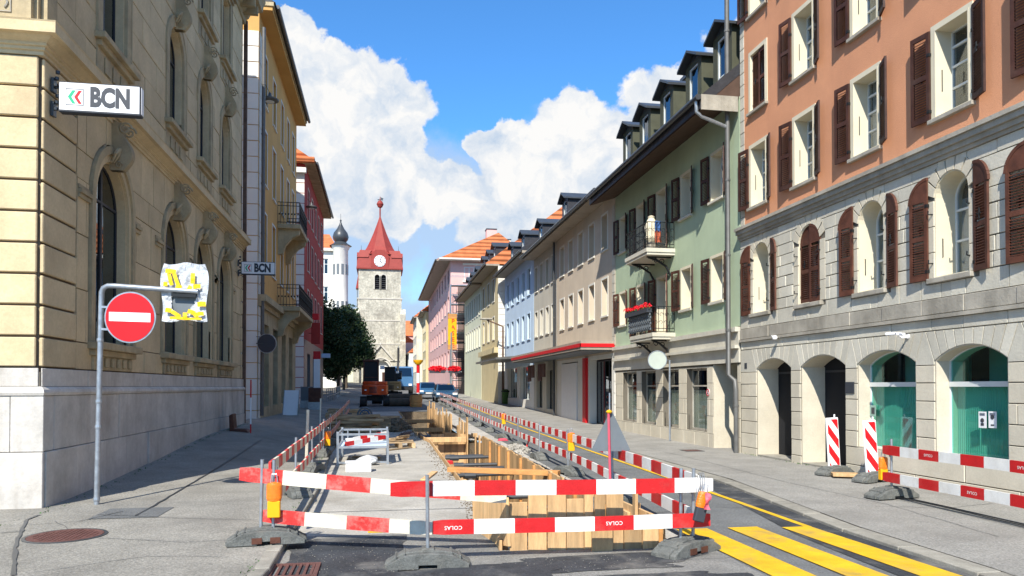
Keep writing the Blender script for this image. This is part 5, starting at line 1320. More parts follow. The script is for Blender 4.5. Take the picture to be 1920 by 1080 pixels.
# ---------------------------------------------------------------- church
def church():
    cx = atY(712, 600, 150).x; Y = 150; t = T('church_tower', 'pale stone church tower with red flared spire, clock and gothic portal', 'church', (cx, Y, 2.4))
    def zz(py): return atY(712, py, Y).z
    f = FF(Y); hw = 4.15; zt = zz(505)
    z1, z2, z3_ = zz(560), zz(601), zz(645)
    bel = [Op(cx + s, .5, zz(542), zz(516), .5) for s in (-.62, .62)]
    bel = [Op(cx + .1 + s, .48, zz(543), zz(515), .48) for s in (-.62, .62)]
    portal = Op(cx + .2, 1.75, 1.2, zz(676), 1.9)
    tiers = [(0, z3_, hw + .38), (z3_, z2, hw + .25), (z2, z1, hw + .12), (z1, zt, hw)]
    for i, (a, c, w) in enumerate(tiers):
        ops = bel if i == 3 else ([portal] if i == 0 else [])
        fc = Face((0, Y - (w - hw), 0), (1, 0, 0), (0, -1, 0)); wall(fc, cx - w, cx + w, a, c, ops, .6).build('tier_wall', M['church'], t)
        for sgn in (-1, 1): 
            mb = MB(); x = cx + sgn * w; mb.box(min(x, x - sgn * .6), max(x, x - sgn * .6), Y - (w - hw) + .601, Y + 8.3, a, c); mb.build('tier_side', M['church'], t)
        if i: mb = MB(); mb.box(cx - w - .25, cx + w + .25, Y - (w - hw) - .22, Y + 8, a - .12, a + .1); mb.build('string_course', M['church_trim'], t)
    fpart('interior', 'inside', t, f, (cx - 3.4, cx + 3.4, -7, -1.2, z1, zt))
    for sgn in (-1, 1):   # corner buttresses, stepped
        x = cx + sgn * (hw + .35); 
        for a, c, d in ((0, z3_ + .5, 1.0), (z3_ + .5, z2 + 1.2, .6)):
            mb = MB(); mb.box(x - .55, x + .55, Y - d - .3, Y + .5, a, c); mb.prism([(x - .55, Y - d - .3, c), (x - .55, Y, c), (x - .55, Y, c + 1.1)], (1.1, 0, 0)); mb.build('buttress', M['church'], t)
    for o in bel:
        mb = MB(); surround(mb, f, o, .22, 0, .1); mb.build('window_surround', M['church_trim'], t)
        mb = MB()
        for k in range(7): z = o.z0 + .2 + k * (o.z1 - o.z0 - .5) / 6; fbox(mb, f, o.c - o.hw, o.c + o.hw, -.5, -.35, z, z + .12)
        mb.build('belfry_louvre', M['slate'], t)
    # portal
    pf = FF(Y - .38)
    mb = MB(); surround(mb, pf, portal, .35, 0, .25, 14); surround(mb, pf, portal.grow(.4), .25, .0, .4, 14); mb.build('portal_arch', M['church_trim'], t)
    mb = MB(); fbox(mb, pf, portal.c - 1.75, portal.c + 1.75, -.75, -.6, 1, portal.z1); ty = mb.build('tympanum', M['whiter'], t)
    for s in (-.85, .75): fpart('door', 'shutter', t, pf, (portal.c + s - .45, portal.c + s + .45, -.59, -.5, 1, zz(698)))
    ga = portal.c; g0 = portal.z1 + .1
    mb = MB(); 
    for sgn in (-1, 1): mb.beam(pf.P(ga + sgn * 2.6, .3, g0 + .0), pf.P(ga, .3, g0 + 3.0), .3, .25, Vector((0, 1, 0)))
    mb.lathe([(.2, 0), (.25, .2), (.1, .5), (.02, .8)], pf.P(ga, .3, g0 + 2.9), 8); fbox(mb, pf, cx - 4.4, cx + 4.4, .0, .25, g0 - .2, g0); mb.build('gable', M['church_trim'], t)
    # red roof
    zc = zt; e = hw + .25; ym = Y + hw
    zs = zz(470); Hs = zz(398) - zs
    mb = MB(); prof = [(e + .15, zc), (e + .15, zc + .25), (e - .3, zs - .6), (e * .72, zs), (e * .57, zs + .15 * Hs), (e * .44, zs + .32 * Hs), (e * .29, zs + .54 * Hs), (e * .16, zs + .76 * Hs), (e * .07, zs + .92 * Hs), (.14, zs + Hs)]
    mb.lathe([(r_ * 1.414, z) for r_, z in prof[:3]], (cx, ym, 0), 4, math.pi / 4); mb.build('roof_skirt', M['church_roof'], t)
    mb = MB(); mb.lathe([(r_ * 1.12, z) for r_, z in [(e, zs - .7)] + prof[3:]], (cx, ym, 0), 8, math.pi / 8); mb.build('spire', M['church_roof'], t)
    # four helmet gables
    for (dx, dy) in ((0, -1), (0, 1), (1, 0), (-1, 0)):
        c = Vector((cx + dx * (e - .2), ym + dy * (e - .2), 0)); sx = Vector((-dy, dx, 0)); w = 1.75 if dx == 0 else 1.9
        h0 = zc + .25; tall = zs + .1
        q = [c + sx * a + ZU * z for a, z in ((-w, h0), (w, h0), (w, tall - 1.2), (w * .5, tall), (-w * .5, tall), (-w, tall - 1.2))]
        mb = MB(); mb.prism([p_ + Vector((dx, dy, 0)) * .35 for p_ in q], Vector((-dx, -dy, 0)) * 3.4); mb.build('dormer', M['church_roof'], t)
    for sx_ in (-1, 1):
        for sy in (-1, 1):
            mb = MB(); mb.prism([(cx + sx_ * (e + .05), ym + sy * (e * .1), zs - 1.4), (cx + sx_ * (e + .05), ym + sy * e, zs - 1.4), (cx + sx_ * (e - .5), ym + sy * (e - .5), zs + .1), (cx + sx_ * (e - .5), ym + sy * e * .1, zs + .1)], (-sx_ * 2.2, 0, 0)); mb.build('corner_roof', M['church_roof'], t)
    cc = Vector((cx, ym - e - .16, zz(490))); mb = MB(); mb.disc(cc, (0, -1, 0), 1.12, .1, 32); ck = mb.build('clock_face', M['signwhite'], t)
    mb = MB()
    for k in range(12):
        a = k * math.pi / 6; mb.cbox(cc + Vector((math.sin(a) * .92, -.13, math.cos(a) * .92)), .05, .02, .13, ry=a)
    mb.build('clock_marks', M['signdark'], ck)
    mb = MB(); mb.beam(cc + Vector((0, -.14, 0)), cc + Vector((.28, -.14, .75)), .03, .1); mb.beam(cc + Vector((0, -.15, 0)), cc + Vector((.38, -.15, -.42)), .03, .14); mb.build('clock_hands', M['signdark'], ck)
    zb = zz(382) + .9; mb = MB(); mb.lathe([(.14, zz(400)), (.15, zb - .75), (.45, zb - .6), (.72, zb), (.45, zb + .6), (.12, zb + .75), (.04, zb + 1.6), (.03, zz(362))], (cx, ym, 0), 14); mb.build('finial', M['church_roof'], t, smooth=True)
    mb = MB(); mb.box(cx - .02, cx + .02, ym - .02, ym + .02, zb + 1.2, zz(360)); mb.box(cx - .5, cx + .6, ym - .02, ym + .02, zz(366), zz(364)); mb.prism([(cx + .2, ym, zz(366)), (cx + .7, ym, zz(362)), (cx + .1, ym, zz(360))], (0, .05, 0)); mb.build('weathervane', M['metal_dark'], t)
    for s in (-1, 1):
        mb = MB(); x = cx + s * (e - .7); mb.lathe([(.1, zs), (.18, zs + .15), (.05, zs + .4), (.02, zs + 1.5)], (x, ym - e * .3, 0), 8); mb.build('corner_finial', M['metal_dark'], t)
    # stair turret roof on the left
    xa, xb = atY(667, 540, Y).x, cx - hw; za, zb2 = zz(541), zz(512); mb = MB(); mb.prism([(xa, Y + .3, za), (xb - .01, Y + .3, za), (xb - .01, Y + .3, zb2)], (0, 3, 0)); mb.build('side_roof', M['church_roof'], t)
    mb = MB(); mb.box(xa + .2, cx - hw - .26, Y + .4, Y + 3.2, 0, za - .01); mb.build('side_turret', M['church'], t)
    # nave behind
    mb = MB(); mb.box(cx + hw + .45, cx + hw + 3.2, Y + 8.4, Y + 40, 0, 11); nv = mb.build('nave', M['whiter'], t)
    mb = MB(); mb.prism([(cx + hw + 3.5, Y + 8.3, 11), (cx - 3, Y + 8.3, 18), (cx - 3, Y + 8.3, 11)], (0, 32, 0)); mb.build('roof', M['rtile'], nv)
    o = Op(cx + hw + 1.8, .5, 4, 8, .6); mb = MB(); mb.prism([FF(Y + 8.37).P(a, 0, z) for a, z in o.outline()], (0, -.03, 0)); mb.build('window', M['inside'], nv)
church()
# a distant band of houses closing the view on the left behind the trees
for i, (x0, x1, y, z, m, lab) in enumerate(((-22, -9, 128, 13, 'beige2', 'plain grey beige house far behind the trees'), (-9, -5.2, 158, 12, 'lime', 'small pale house between the trees and the church'), (5.3, 14, 182, 14, 'pink', 'distant pinkish house behind the nave'))):
    f = FF(y); t = T('far_house', lab, 'building', (x0, y, 2)); ops = [Op(x0 + 1.2 + 2.4 * k, .5, q, q + 1.6) for k in range(int((x1 - x0 - .8) / 2.4)) for q in (4, 7.2, 10)]
    wall(f, x0, x1, 0, z, ops, .3).build('wall', M[m], t); fpart('interior', 'inside', t, f, (x0, x1, -6, -1, 0, z)); mb = MB(); mb.prism([(x0 - .3, y - .4, z), (x0 - .3, y + 8, z), (x0 - .3, y + 4, z + 4)], (x1 - x0 + .6, 0, 0)); mb.build('roof', M['rtile'], t)
    for o in ops: window(f, o, .12, t, 'frame', 'dglass', 2, (), .08)
# ================================================================== STREET FURNITURE
def foot_mesh():
    mb = MB()
    # recycled rubber foot: long body with sloped ends, grip recess and raised socket block
    prof = [(-.40, 0), (-.40, .035), (-.24, .105), (-.09, .12), (.09, .12), (.24, .105), (.40, .035), (.40, 0), (.09, 0), (.09, .028), (-.09, .028), (-.09, 0)]
    for y0, y1, s in ((-.15, -.085, .9), (-.083, .083, 1.0), (.085, .15, .9)):
        mb.prism([(x * (1 if s == 1 else .96), y0, z * s * 1.3 + (.0 if z < .001 else .004)) for x, z in prof], (0, y1 - y0, 0))
    for x in (-.3, -.22, .22, .3): mb.box(x - .012, x + .012, -.12, .12, .05, .15 if abs(x) < .25 else .12)
    mb.box(-.06, .06, -.07, .07, .1, .175)
    return mb.mesh('rubber_foot', M['rubber'], bev=.006, center=Vector((0, 0, 0)))[0]
FOOT = foot_mesh()
PT = MB(); PT.tube([(0, 0, .1), (0, 0, .86)], .018, 10); PT.tube([(0, 0, .86), (0, 0, .865)], .02, 10)
PT.box(-.018, .018, .018, .03, .60, .63); PT.box(-.018, .018, .018, .03, .27, .30)
POST = PT.mesh('post', M['galv'], center=Vector((0, 0, 0)), smooth=True)[0]
def fence_post(x, y, rz, label, z=None, rot=0., short=1.0):
    t = T('barrier_post', label, 'barrier post', (x, y, zg(x, y) if z is None else z), 'fence posts on rubber feet' if group_posts else None, 0)
    o = put('tube', POST, t, (0, 0, 0), (R(rnd.uniform(-1.5, 1.5)), R(rnd.uniform(-1.5, 1.5)), 0), world=False); q = put('foot', FOOT, t, (0, 0, 0), (0, 0, rz), world=False)
    return t
group_posts = False
def barrier_plank(a, b, label, segs=8, first='r', old=False, h=.15, t=.028, text=None, tside=1, group=None, off=0.):
    """striped plank from a to b (centre line points)"""
    a = Vector(a); b = Vector(b); d = (b - a); L_ = d.length; d.normalize(); n = d.cross(ZU).normalized(); up = n.cross(d).normalized()
    mb = MB(); names = [M['pred_old'], M['pwhite_old']] if old else [M['pred'], M['pwhite']]
    k = 0
    for i in range(segs):
        u0 = L_ * (i / segs) ; u1 = L_ * ((i + 1) / segs)
        mb.mi = (i + (0 if first == 'r' else 1)) % 2
        sub = 4
        for j in range(sub):
            p, q = u0 + (u1 - u0) * j / sub, u0 + (u1 - u0) * (j + 1) / sub
            def w(u): return .004 * math.sin(u * 2.1 + a.x * 3) + off
            vs = []
            for u in (p, q):
                c = a + d * u + ZU * w(u)
                hh = h / 2 * (.86 if (u < .01 or u > L_ - .01) else 1)
                for sn, su in ((-1, -1), (1, -1), (1, 1), (-1, 1)): vs.append(c + n * sn * t / 2 + up * su * hh)
            fs = [(0, 4, 5, 1), (1, 5, 6, 2), (2, 6, 7, 3), (3, 7, 4, 0)]
            if i == 0 and j == 0: fs.append((0, 1, 2, 3))
            if i == segs - 1 and j == sub - 1: fs.append((4, 7, 6, 5))
            mb.add(vs, fs)
    o = mb.build('barrier_plank', names, None); tag(o, label, 'barrier plank', group)
    if text:
        tm = MB()
        for i in text:
            u = L_ * (i + .5) / segs; c = a + d * u + n * tside * (t / 2 + .0015)
            # printed upside down, as the planks are turned over
            text_mb(tm, 'COLAS', c, -d * (1 if tside > 0 else -1), -up, .052, n * tside, 0, bold=.012, spacing=1.08)
        tm.build('lettering', M['pwhite'], o, fix=False)
    return o
def P3(px, py, D):
    r = ray(px, py); return Vector((0, 0, H)) + r * D
# --- front barrier
def gp(px, py): return G(px, py)
pL = Vector((-1.2, 8.08, 0)); pM = Vector((.44, 7.2, 0)); pR = Vector((3.08, 7.17, 0))
def at_line(px, py, A, B):
    """point on the vertical plane through A,B seen at the pixel"""
    A = Vector(A); B = Vector(B); r = ray(px, py); n = (B - A).cross(ZU); t = (A - Vector((0, 0, H))).dot(n) / r.dot(n); return Vector((0, 0, H)) + r * t
A0, A1 = (-1.5, 8.22, 0), (1.35, 7.42, 0); B0, B1 = (.1, 7.25, 0), (3.3, 7.12, 0)
barrier_plank(at_line(450, 889, A0, A1), at_line(950, 931, A0, A1), 'old chipped red and white plank, upper left of the front barrier', 6, 'r', True, .15)
barrier_plank(at_line(732, 918, B0, B1), at_line(1336, 909, B0, B1), 'clean red and white plank across the top of the front barrier', 8, 'r', False, .145)
barrier_plank(at_line(494, 967, A0, A1), at_line(811, 991, A0, A1), 'old red and white plank, lower left of the front barrier', 4, 'r', True, .14)
barrier_plank(at_line(811, 990, B0, B1), at_line(1331, 975, B0, B1), 'bright red and white plank with upside-down lettering, lower right of the front barrier', 7, 'r', False, .14, text=(0, 4), tside=1)
fence_post(pM.x, pM.y - .06, R(-3), 'middle post of the front barrier with bare steel tube', 0)
for dx, dy, lb in ((0, 0, 'outer left post of the front barrier under the yellow lamp'), (.13, .1, 'inner left post of the front barrier beside the yellow lamp')):
    pass
def double_post(x, y, rz, label):
    t = T('barrier_post', label, 'barrier post', (x, y, zg(x, y) + (.075 if x < -1.05 else 0)))
    for dx in (-.07, .07): put('tube', POST, t, (dx * math.cos(rz), dx * math.sin(rz), 0), (R(rnd.uniform(-2, 2)), R(rnd.uniform(-2, 2)), 0), world=False)
    q = put('foot', FOOT, t, (0, 0, 0), (0, 0, rz + R(25)), world=False)
    for sx_ in (-1, 1):
        mb = MB(); mb.cbox((sx_ * .09, -.155, .05), .05, .006, .03); me, _ = mb.mesh('orange_reflector', M['shutter_red'], center=Vector((0, 0, 0))); r_ = put('orange_reflector', me, q, (0, 0, 0), world=False)
    return t
double_post(-1.17, 8.13, R(-20), 'twin post and weathered foot at the left end of the front barrier')
double_post(3.08, 7.24, R(5), 'twin post and grey foot at the right end of the front barrier')
def warning_lamp(p, label, rz=0, tilt=0., head='amber', body='lampyellow', s=1.0, style=0):
    t = T('warning_lamp', label, 'warning lamp', p, None, rz); t.rotation_euler = (0, tilt, rz)
    mb = MB(); mb.box(-.055 * s, .055 * s, -.035 * s, .035 * s, -.13 * s, .02 * s); put('battery_box', mb.mesh('battery_box', M[body], bev=.008, center=Vector((0, 0, 0)))[0], t, world=False)
    mb = MB(); mb.lathe([(0, .02 * s), (.062 * s, .02 * s), (.066 * s, .05 * s), (.066 * s, .15 * s), (.058 * s, .18 * s), (0, .19 * s)], n=18, sy=.62)
    for k in range(5): mb.lathe([(.067 * s, (.04 + .026 * k) * s), (.0685 * s, (.05 + .026 * k) * s), (.067 * s, (.06 + .026 * k) * s)], n=18, sy=.62)
    put('lens', mb.mesh('lens', M[head], smooth=True, center=Vector((0, 0, 0)))[0], t, world=False)
    mb = MB(); mb.tube([(-.03 * s, 0, .18 * s), (-.02 * s, 0, .26 * s), (.02 * s, 0, .26 * s), (.03 * s, 0, .18 * s)], .006 * s, 6); put('hanger', mb.mesh('hanger', M['galv'], center=Vector((0, 0, 0)))[0], t, world=False)
    return t
p = P3(514, 943, 7.72); warning_lamp(p, 'amber and yellow lamp hung on the left end of the front barrier', 0, 0, s=1.15)
p = P3(1314, 955, 7.38); warning_lamp(p, 'amber lamp with dark base tilted on the right end of the front barrier', 0, R(14), body='signdark', s=.95)
# loops of wire at the ends
for px, py, D, lb in ((514, 892, 7.9, 'loops of binding wire round the left end of the top plank'), (1313, 905, 7.5, 'loops of binding wire round the right end of the top plank')):
    mb = MB(); c = P3(px, py, D)
    for k in range(3): mb.tube([c + Vector((.02 * k - .02 + .012 * math.cos(a), .045 * math.sin(a), .1 * math.cos(a))) for a in [i * math.pi / 8 for i in range(17)]], .004, 4)
    tag(mb.build('binding_wire', M['galv']), lb, 'wire')
mb = MB(); c = P3(1322, 925, 7.3); v = [c + Vector((.05 * j / 3 + .01 * math.sin(i), 0.02 * math.sin(i * 1.3 + j), -.16 * i / 6)) for i in range(7) for j in range(4)]
mb.add(v, [(i * 4 + j, i * 4 + j + 1, (i + 1) * 4 + j + 1, (i + 1) * 4 + j) for i in range(6) for j in range(3)]); tag(mb.build('tape_scrap', M['pinkpole'], smooth='all'), 'torn pink tape scrap hanging at the right end of the barrier', 'tape')
# --- fence along the right of the trench
ord_ = ['first', 'second', 'third', 'fourth', 'fifth', 'sixth', 'seventh', 'eighth', 'ninth', 'tenth', 'eleventh', 'twelfth', 'thirteenth', 'fourteenth', 'fifteenth', 'sixteenth', 'seventeenth', 'eighteenth']
fx = interp([(7.2, 3.16), (14.2, 3.58), (17.2, 3.66), (25, 3.95), (60, 4.3)])
ys = [7.3, 10.6, 14.1, 17.2, 20.6, 24.0, 27.4, 30.8, 34.2, 37.6, 41, 44.5, 48, 51.5, 55]
for i, y in enumerate(ys):
    if i: fence_post(fx(y), y, R(90 + rnd.uniform(-20, 20)), f'{ord_[i]} post from the front of the long fence between trench and carriageway')
    if i < len(ys) - 1:
        y2 = ys[i + 1]; a, c = Vector((fx(y) + .03, y - .1, 0)), Vector((fx(y2) + .03, y2 + .12, 0)); sgn = (i % 2) * .02
        for z, nm in ((.73, 'upper'), (.36, 'lower')):
            barrier_plank((a.x + sgn * .6, a.y, zg(a.x, a.y) + z), (c.x + sgn * .6, c.y, zg(c.x, c.y) + z), f'{nm} striped plank, {ord_[i]} bay from the front of the long fence right of the trench', 9, 'r' if i % 2 else 'w', False, .14)
for px, py, y, lb in ((1087, 842, 13.9, 'amber lamp on the second post of the long fence, nearer the triangular sign'), (923, 780, 24.0, 'small amber lamp further along the long fence right of the trench')):
    warning_lamp(Vector((fx(y) + .0, y - .08, zg(4, y) + .62)), lb, 0, 0, s=1.1)
p = G(944, 827); mb = MB(); mb.prism([p + Vector(q) for q in ((-.16, 0, 0), (.16, 0, 0), (.1, 0, .08), (-.12, 0, .07))], (0, .22, 0)); tag(mb.build('red_foot_block', M['pinkpole'], bev=.01), 'faded red plastic foot block lying between trench and long fence', 'foot block')
p = G(985, 845); mb = MB(); mb.beam(p, p + Vector((.14, .1, .34)), .05, .02); tag(mb.build('striped_stick', M['pred_old'], bev=.003), 'short red stick leaning by the lower planks of the long fence', 'stake')
# --- fence along the left pavement edge
fl = lambda y: -1.22 - .012 * (y - 8)
ysl = [8.6, 11.6, 14.8, 18.0, 21.2, 24.4, 27.6, 30.8, 34, 37.2]
for i, y in enumerate(ysl):
    if i: fence_post(fl(y), y, R(90 + rnd.uniform(-25, 25)), f'{ord_[i]} post of the fence between left pavement and works', zg(fl(y), y) + .075)
    if i < len(ysl) - 1:
        y2 = ysl[i + 1]
        for z, nm in ((.76, 'upper'), (.38, 'lower')):
            barrier_plank((fl(y) + .03, y - .1, zg(fl(y), y) + z + .05), (fl(y2) + .03, y2 + .1, zg(fl(y2), y2) + z + .05), f'{nm} faded plank, {ord_[i]} bay of the fence along the left pavement', 9, 'r', True, .14)
warning_lamp((fl(18.1) + .1, 18.1, zg(-1.2, 18) + .45), 'amber lamp on the left fence beside the metal rack', 0, 0, s=1.1)
p = G(574, 872, .07); mb = MB(); mb.beam(p, p + Vector((.04, -.1, 1.15)), .055, .03); tag(mb.build('white_stake', M['pwhite_old'], bev=.004), 'leaning white stake at the left pavement fence', 'stake')
p = G(592, 840, .07); mb = MB(); mb.beam(p + Vector((.1, 0, 0)), p + Vector((.12, .0, 1.3)), .05, .03); tag(mb.build('white_stake', M['pwhite_old'], bev=.004), 'upright white stake behind the leaning one at the left fence', 'stake')
# --- right pavement barrier
rp = [(7.45, 9.95), (7.32, 6.6), (7.2, 3.3)]
for i, (x, y) in enumerate(rp): fence_post(x, y, R(10 + 30 * i), ('post and foot at the far end of the right pavement barrier', 'second post of the right pavement barrier by the picture edge', 'third post of the right pavement barrier')[i], zg(x, y) + .06)
for i in range(2):
    a, c = rp[i], rp[i + 1]
    for z, nm, tx in ((.76, 'upper', (2, 6)), (.36, 'lower', (4,))):
        barrier_plank((a[0] - .03, a[1] + .14, z), (c[0] - .03, c[1] - .1, z), f'{nm} striped plank of the right pavement barrier, {"far" if i == 0 else "near"} bay', 9, 'r', False, .14, text=tx, tside=1)
p = P3(1656, 882, 11.25); warning_lamp(p, 'amber and yellow lamp at the far end of the right pavement barrier', 0, 0, s=1.1)
for k, (dx, dz) in enumerate(((0, 0), (.07, .01))):
    mb = MB(); pts = [(7.4 + dx + .04 * math.sin(q), 9.9 - q * .5, .085) for q in range(8)]; mb.tube(pts, .007, 5); tag(mb.build('cord', M['iron']), ('thin black cord trailing on the right pavement, kerb side', 'thin black cord trailing on the right pavement, wall side')[k], 'cord')
# --- beacon boards
def beacon(px, py, label, lean, X=8.35):
    r = ray(px, py); p = G(px, py, .06); t = T('beacon_board', label, 'beacon', p, None, R(-12))
    w, h = .25, .92; mb = MB(); mb.box(-w / 2, w / 2, -.02, .02, .14, .14 + h); me = mb.mesh('board', M['signwhite'], bev=.012, center=Vector((0, 0, 0)))[0]; bo = put('board', me, t, world=False); bo.rotation_euler = (0, lean, 0)
    mb = MB(); iw = w / 2 - .022
    z0, z1 = .17, .11 + h; per = .36; 
    for k in range(-1, 4):
        # stripes falling to the right, clipped to the panel
        a = z0 + k * per
        poly = [(-iw, a + .24), (iw, a - .06), (iw, a + .12), (-iw, a + .42)]
        cl = []
        def clip(poly, f_):
            out = []
            for i in range(len(poly)):
                p_, q_ = poly[i - 1], poly[i]; dp, dq = f_(p_), f_(q_)
                if dp * dq < 0: u = dp / (dp - dq); out.append((p_[0] + (q_[0] - p_[0]) * u, p_[1] + (q_[1] - p_[1]) * u))
                if dq >= 0: out.append(q_)
            return out
        cl = clip(clip(poly, lambda q: q[1] - z0), lambda q: z1 - q[1]) 
        if len(cl) >= 3: mb.prism([(x, -.0235, z) for x, z in cl], (0, .002, 0))
    q = put('red_stripes', mb.mesh('red_stripes', M['signred'], center=Vector((0, 0, 0)))[0], bo, world=False)
    mb = MB(); mb.tube([(0, 0, .04), (0, 0, .16)], .022, 8); mb.tube([(0, 0, .14 + h), (0, 0, .2 + h)], .015, 8); put('spigot', mb.mesh('spigot', M['signwhite'], center=Vector((0, 0, 0)))[0], t, world=False)
    put('foot', FOOT, t, (0, 0, 0), (0, 0, R(20)), world=False); return t
beacon(1565, 889, 'red and white beacon board standing by the dark doorway', R(-3)); beacon(1637, 902, 'red and white beacon board before the first green shop window', R(-4))
p = G(1600, 895, .06); mb = MB(); mb.cbox(p + Vector((0, 0, .045)), .36, .14, .03, rz=R(-25)); mb.cbox(p + Vector((.35, -.35, .045)), .3, .12, .03, rz=R(-10)); tag(mb.build('timber_blocks', M['wood'], bev=.008), 'pale timber blocks lying under the beacon feet', 'timber')
# --- triangular sign seen from behind
t = T('triangle_sign', 'back of a grey triangular warning sign on a pink pole beside the trench', 'road sign', (3.22, 10.2, 0))
r0 = ray(1143, 845); D0 = 10.55
bl, br, tp = P3(1108, 846, D0), P3(1183, 846, D0), P3(1146, 767, D0); mb = MB(); n = FW * -1
def rc(pts, r_=.03):
    out = []
    for i in range(len(pts)):
        a, b_, c_ = pts[i - 1], pts[i], pts[(i + 1) % len(pts)]; out += [b_ + (a - b_).normalized() * r_, b_ + (c_ - b_).normalized() * r_]
    return out
mb.prism(rc([bl, br, tp]), FW * .012); pl = mb.build('plate', M['signback'], t)
mb = MB()
ctr = (bl + br + tp) / 3; ii = [ctr + (q - ctr) * .97 + FW * .02 for q in (bl, br, tp)]; mb.prism(rc(ii), FW * .003); mb.build('face', M['signwhite'], pl)
a = P3(1141, 775, D0 - .04); c_ = G(1146, 912); c_.z = 0; c_.x, c_.y = a.x + .03, a.y; mb = MB(); mb.tube([a, c_], .018, 8); mb.build('pole', M['pinkpole'], t, smooth=True)
mb = MB(); q = P3(1142, 772, D0 - .03); mb.lathe([(0, -.02), (.035, -.02), (.045, .0), (.03, .02), (0, .03)], q, 12); mb.build('cap', M['lampyellow'], t, smooth=True)
put('foot', FOOT, t, (c_.x, c_.y, 0), (0, 0, R(20)))
mb = MB(); a = P3(1143, 770, D0); mb.tube([a, a + ZU * .25], .012, 6); mb.build('top_rod', M['galv'], t)
M['arm_shadow'] = M['iron']
# --- no entry sign
def no_entry():
    base = G(181, 946, .07); t = T('no_entry_sign', 'red no entry disc on a bent galvanised pole by the bank corner', 'road sign', base)
    D = base.x * FW.x + base.y * FW.y
    top = P3(190, 560, D); e0 = P3(197, 537, D); e1 = P3(225, 534, D); e2 = P3(372, 547, D)
    mb = MB(); mb.tube([base, top], .036, 14); c = P3(198, 541, D)
    mb.tube([top, P3(190.5, 548, D), P3(194, 540, D), P3(202, 536, D), P3(215, 536, D), e2], .036, 12); mb.build('pole', M['galv'], t, smooth=True)
    mb = MB()
    for z in (.05, 1.05, 1.4, 2.25): mb.lathe([(.042, 0), (.045, .02), (.042, .05)], base + (top - base) * (z / (top - base).length) + ZU * 0, 12)
    mb.build('pole_clamps', M['galv'], t)
    c = P3(244, 595, D - .06); n = -FW
    mb = MB(); mb.disc(c + FW * .01, n, .355, .012, 48); d = mb.build('disc_rim', M['galv'], t); mb = MB(); mb.disc(c - FW * .003, n, .335, .005, 48); mb.build('red_face', M['signred'], d)
    mb = MB(); a = c - FW * .010; w, h = .285, .062; mb.prism([a - RT * w - ZU * h + ZU * .012, a + RT * w - ZU * h - ZU * .006, a + RT * w + ZU * h - ZU * .006, a - RT * w + ZU * h + ZU * .012], n * .003); mb.build('white_bar', M['signwhite'], d)
    # clamps holding the disc to the pole
    mb = MB(); mb.beam(P3(186, 575, D - .02), P3(215, 577, D), .03, .03); mb.beam(P3(186, 617, D - .02), P3(215, 618, D), .03, .03); mb.build('brackets', M['galv'], t)
    # wrapped sign
    t2 = T('wrapped_sign', 'road sign covered with crinkled plastic film and yellow tape on the pole arm', 'covered sign', P3(345, 600, D))
    q = [P3(x, y, D + .06) for x, y in ((308, 497), (384, 501), (387, 520), (385, 598), (308, 600), (304, 560), (305, 505))]
    mb = MB(); mb.prism([P3(x, y, D + .07) for x, y in ((312, 503), (381, 505), (381, 594), (312, 596))], FW * .02); mb.build('plate', M['signback'], t2)
    mb = MB(); mb.beam(P3(322, 553, D + .0), P3(368, 555, D + .0), .03, .045); mb.build('arm_shadow_bar', M['arm_shadow'], t2)  # black bar stands in for the shadow under the pole arm
    # film: crinkled sheet with an opening over the grey plate
    mb = MB(); N = 44; v = []
    def edge(u, w):  # u across, w up 0..1
        x = 303 + 86 * u + 2.5 * math.sin(w * 7 + u * 3); y = 602 - 108 * w + 2 * math.sin(u * 9)
        if w > .85: x = 345 + (x - 345) * (1 - (w - .85) * .5)
        return x, y
    for j in range(N + 1):
        for i in range(N + 1):
            x, y = edge(i / N, j / N); nn = noise.noise(Vector((i * .2, j * .16, 1.3))); v.append(P3(x, y, D + .035 - .03 * nn - .012 * abs(noise.noise(Vector((i * .45, j * .3, 4))))))
    fs = []
    for j in range(N):
        for i in range(N):
            x, y = edge((i + .5) / N, (j + .5) / N)
            if abs(x - 345) < 23 and y > 549 and y < 594 - .05 * (x - 341) ** 2 - 2.5 * math.sin(x * .6): continue
            k = j * (N + 1) + i; fs.append((k, k + 1, k + N + 2, k + N + 1))
    mb.add(v, fs); mb.build('plastic_film', M['tarp'], t2, fix=False)
    tp_ = MB()
    for (x0, y0, x1, y1, wd) in ((310, 508, 330, 510, 8), (316, 512, 322, 535, 7), (326, 512, 336, 540, 7), (330, 536, 340, 540, 9), (306, 533, 314, 533, 8), (362, 512, 361, 532, 8), (358, 536, 352, 547, 8), (362, 538, 376, 537, 8), (310, 581, 322, 583, 8), (322, 584, 338, 594, 7), (347, 586, 347, 600, 8), (352, 583, 366, 588, 8), (366, 590, 382, 588, 7), (370, 571, 386, 570, 9), (318, 596, 345, 597, 5), (348, 598, 378, 598, 4), (364, 590, 372, 597, 5)):
        a, c = P3(x0, y0, D - .015), P3(x1, y1, D - .015); m_ = a.lerp(c, .5) - FW * .012; dd = (c - a).normalized(); wv = FW.cross(dd).normalized() * wd / 2 * D / F
        tp_.add([a + wv, a - wv, m_ - wv * 1.15, m_ + wv * .9, c - wv, c + wv], [(0, 1, 2, 3), (3, 2, 4, 5)])
    tag(tp_.build('yellow_tape', M['tapey'], t2, fix=False), kind='stuff')
no_entry()
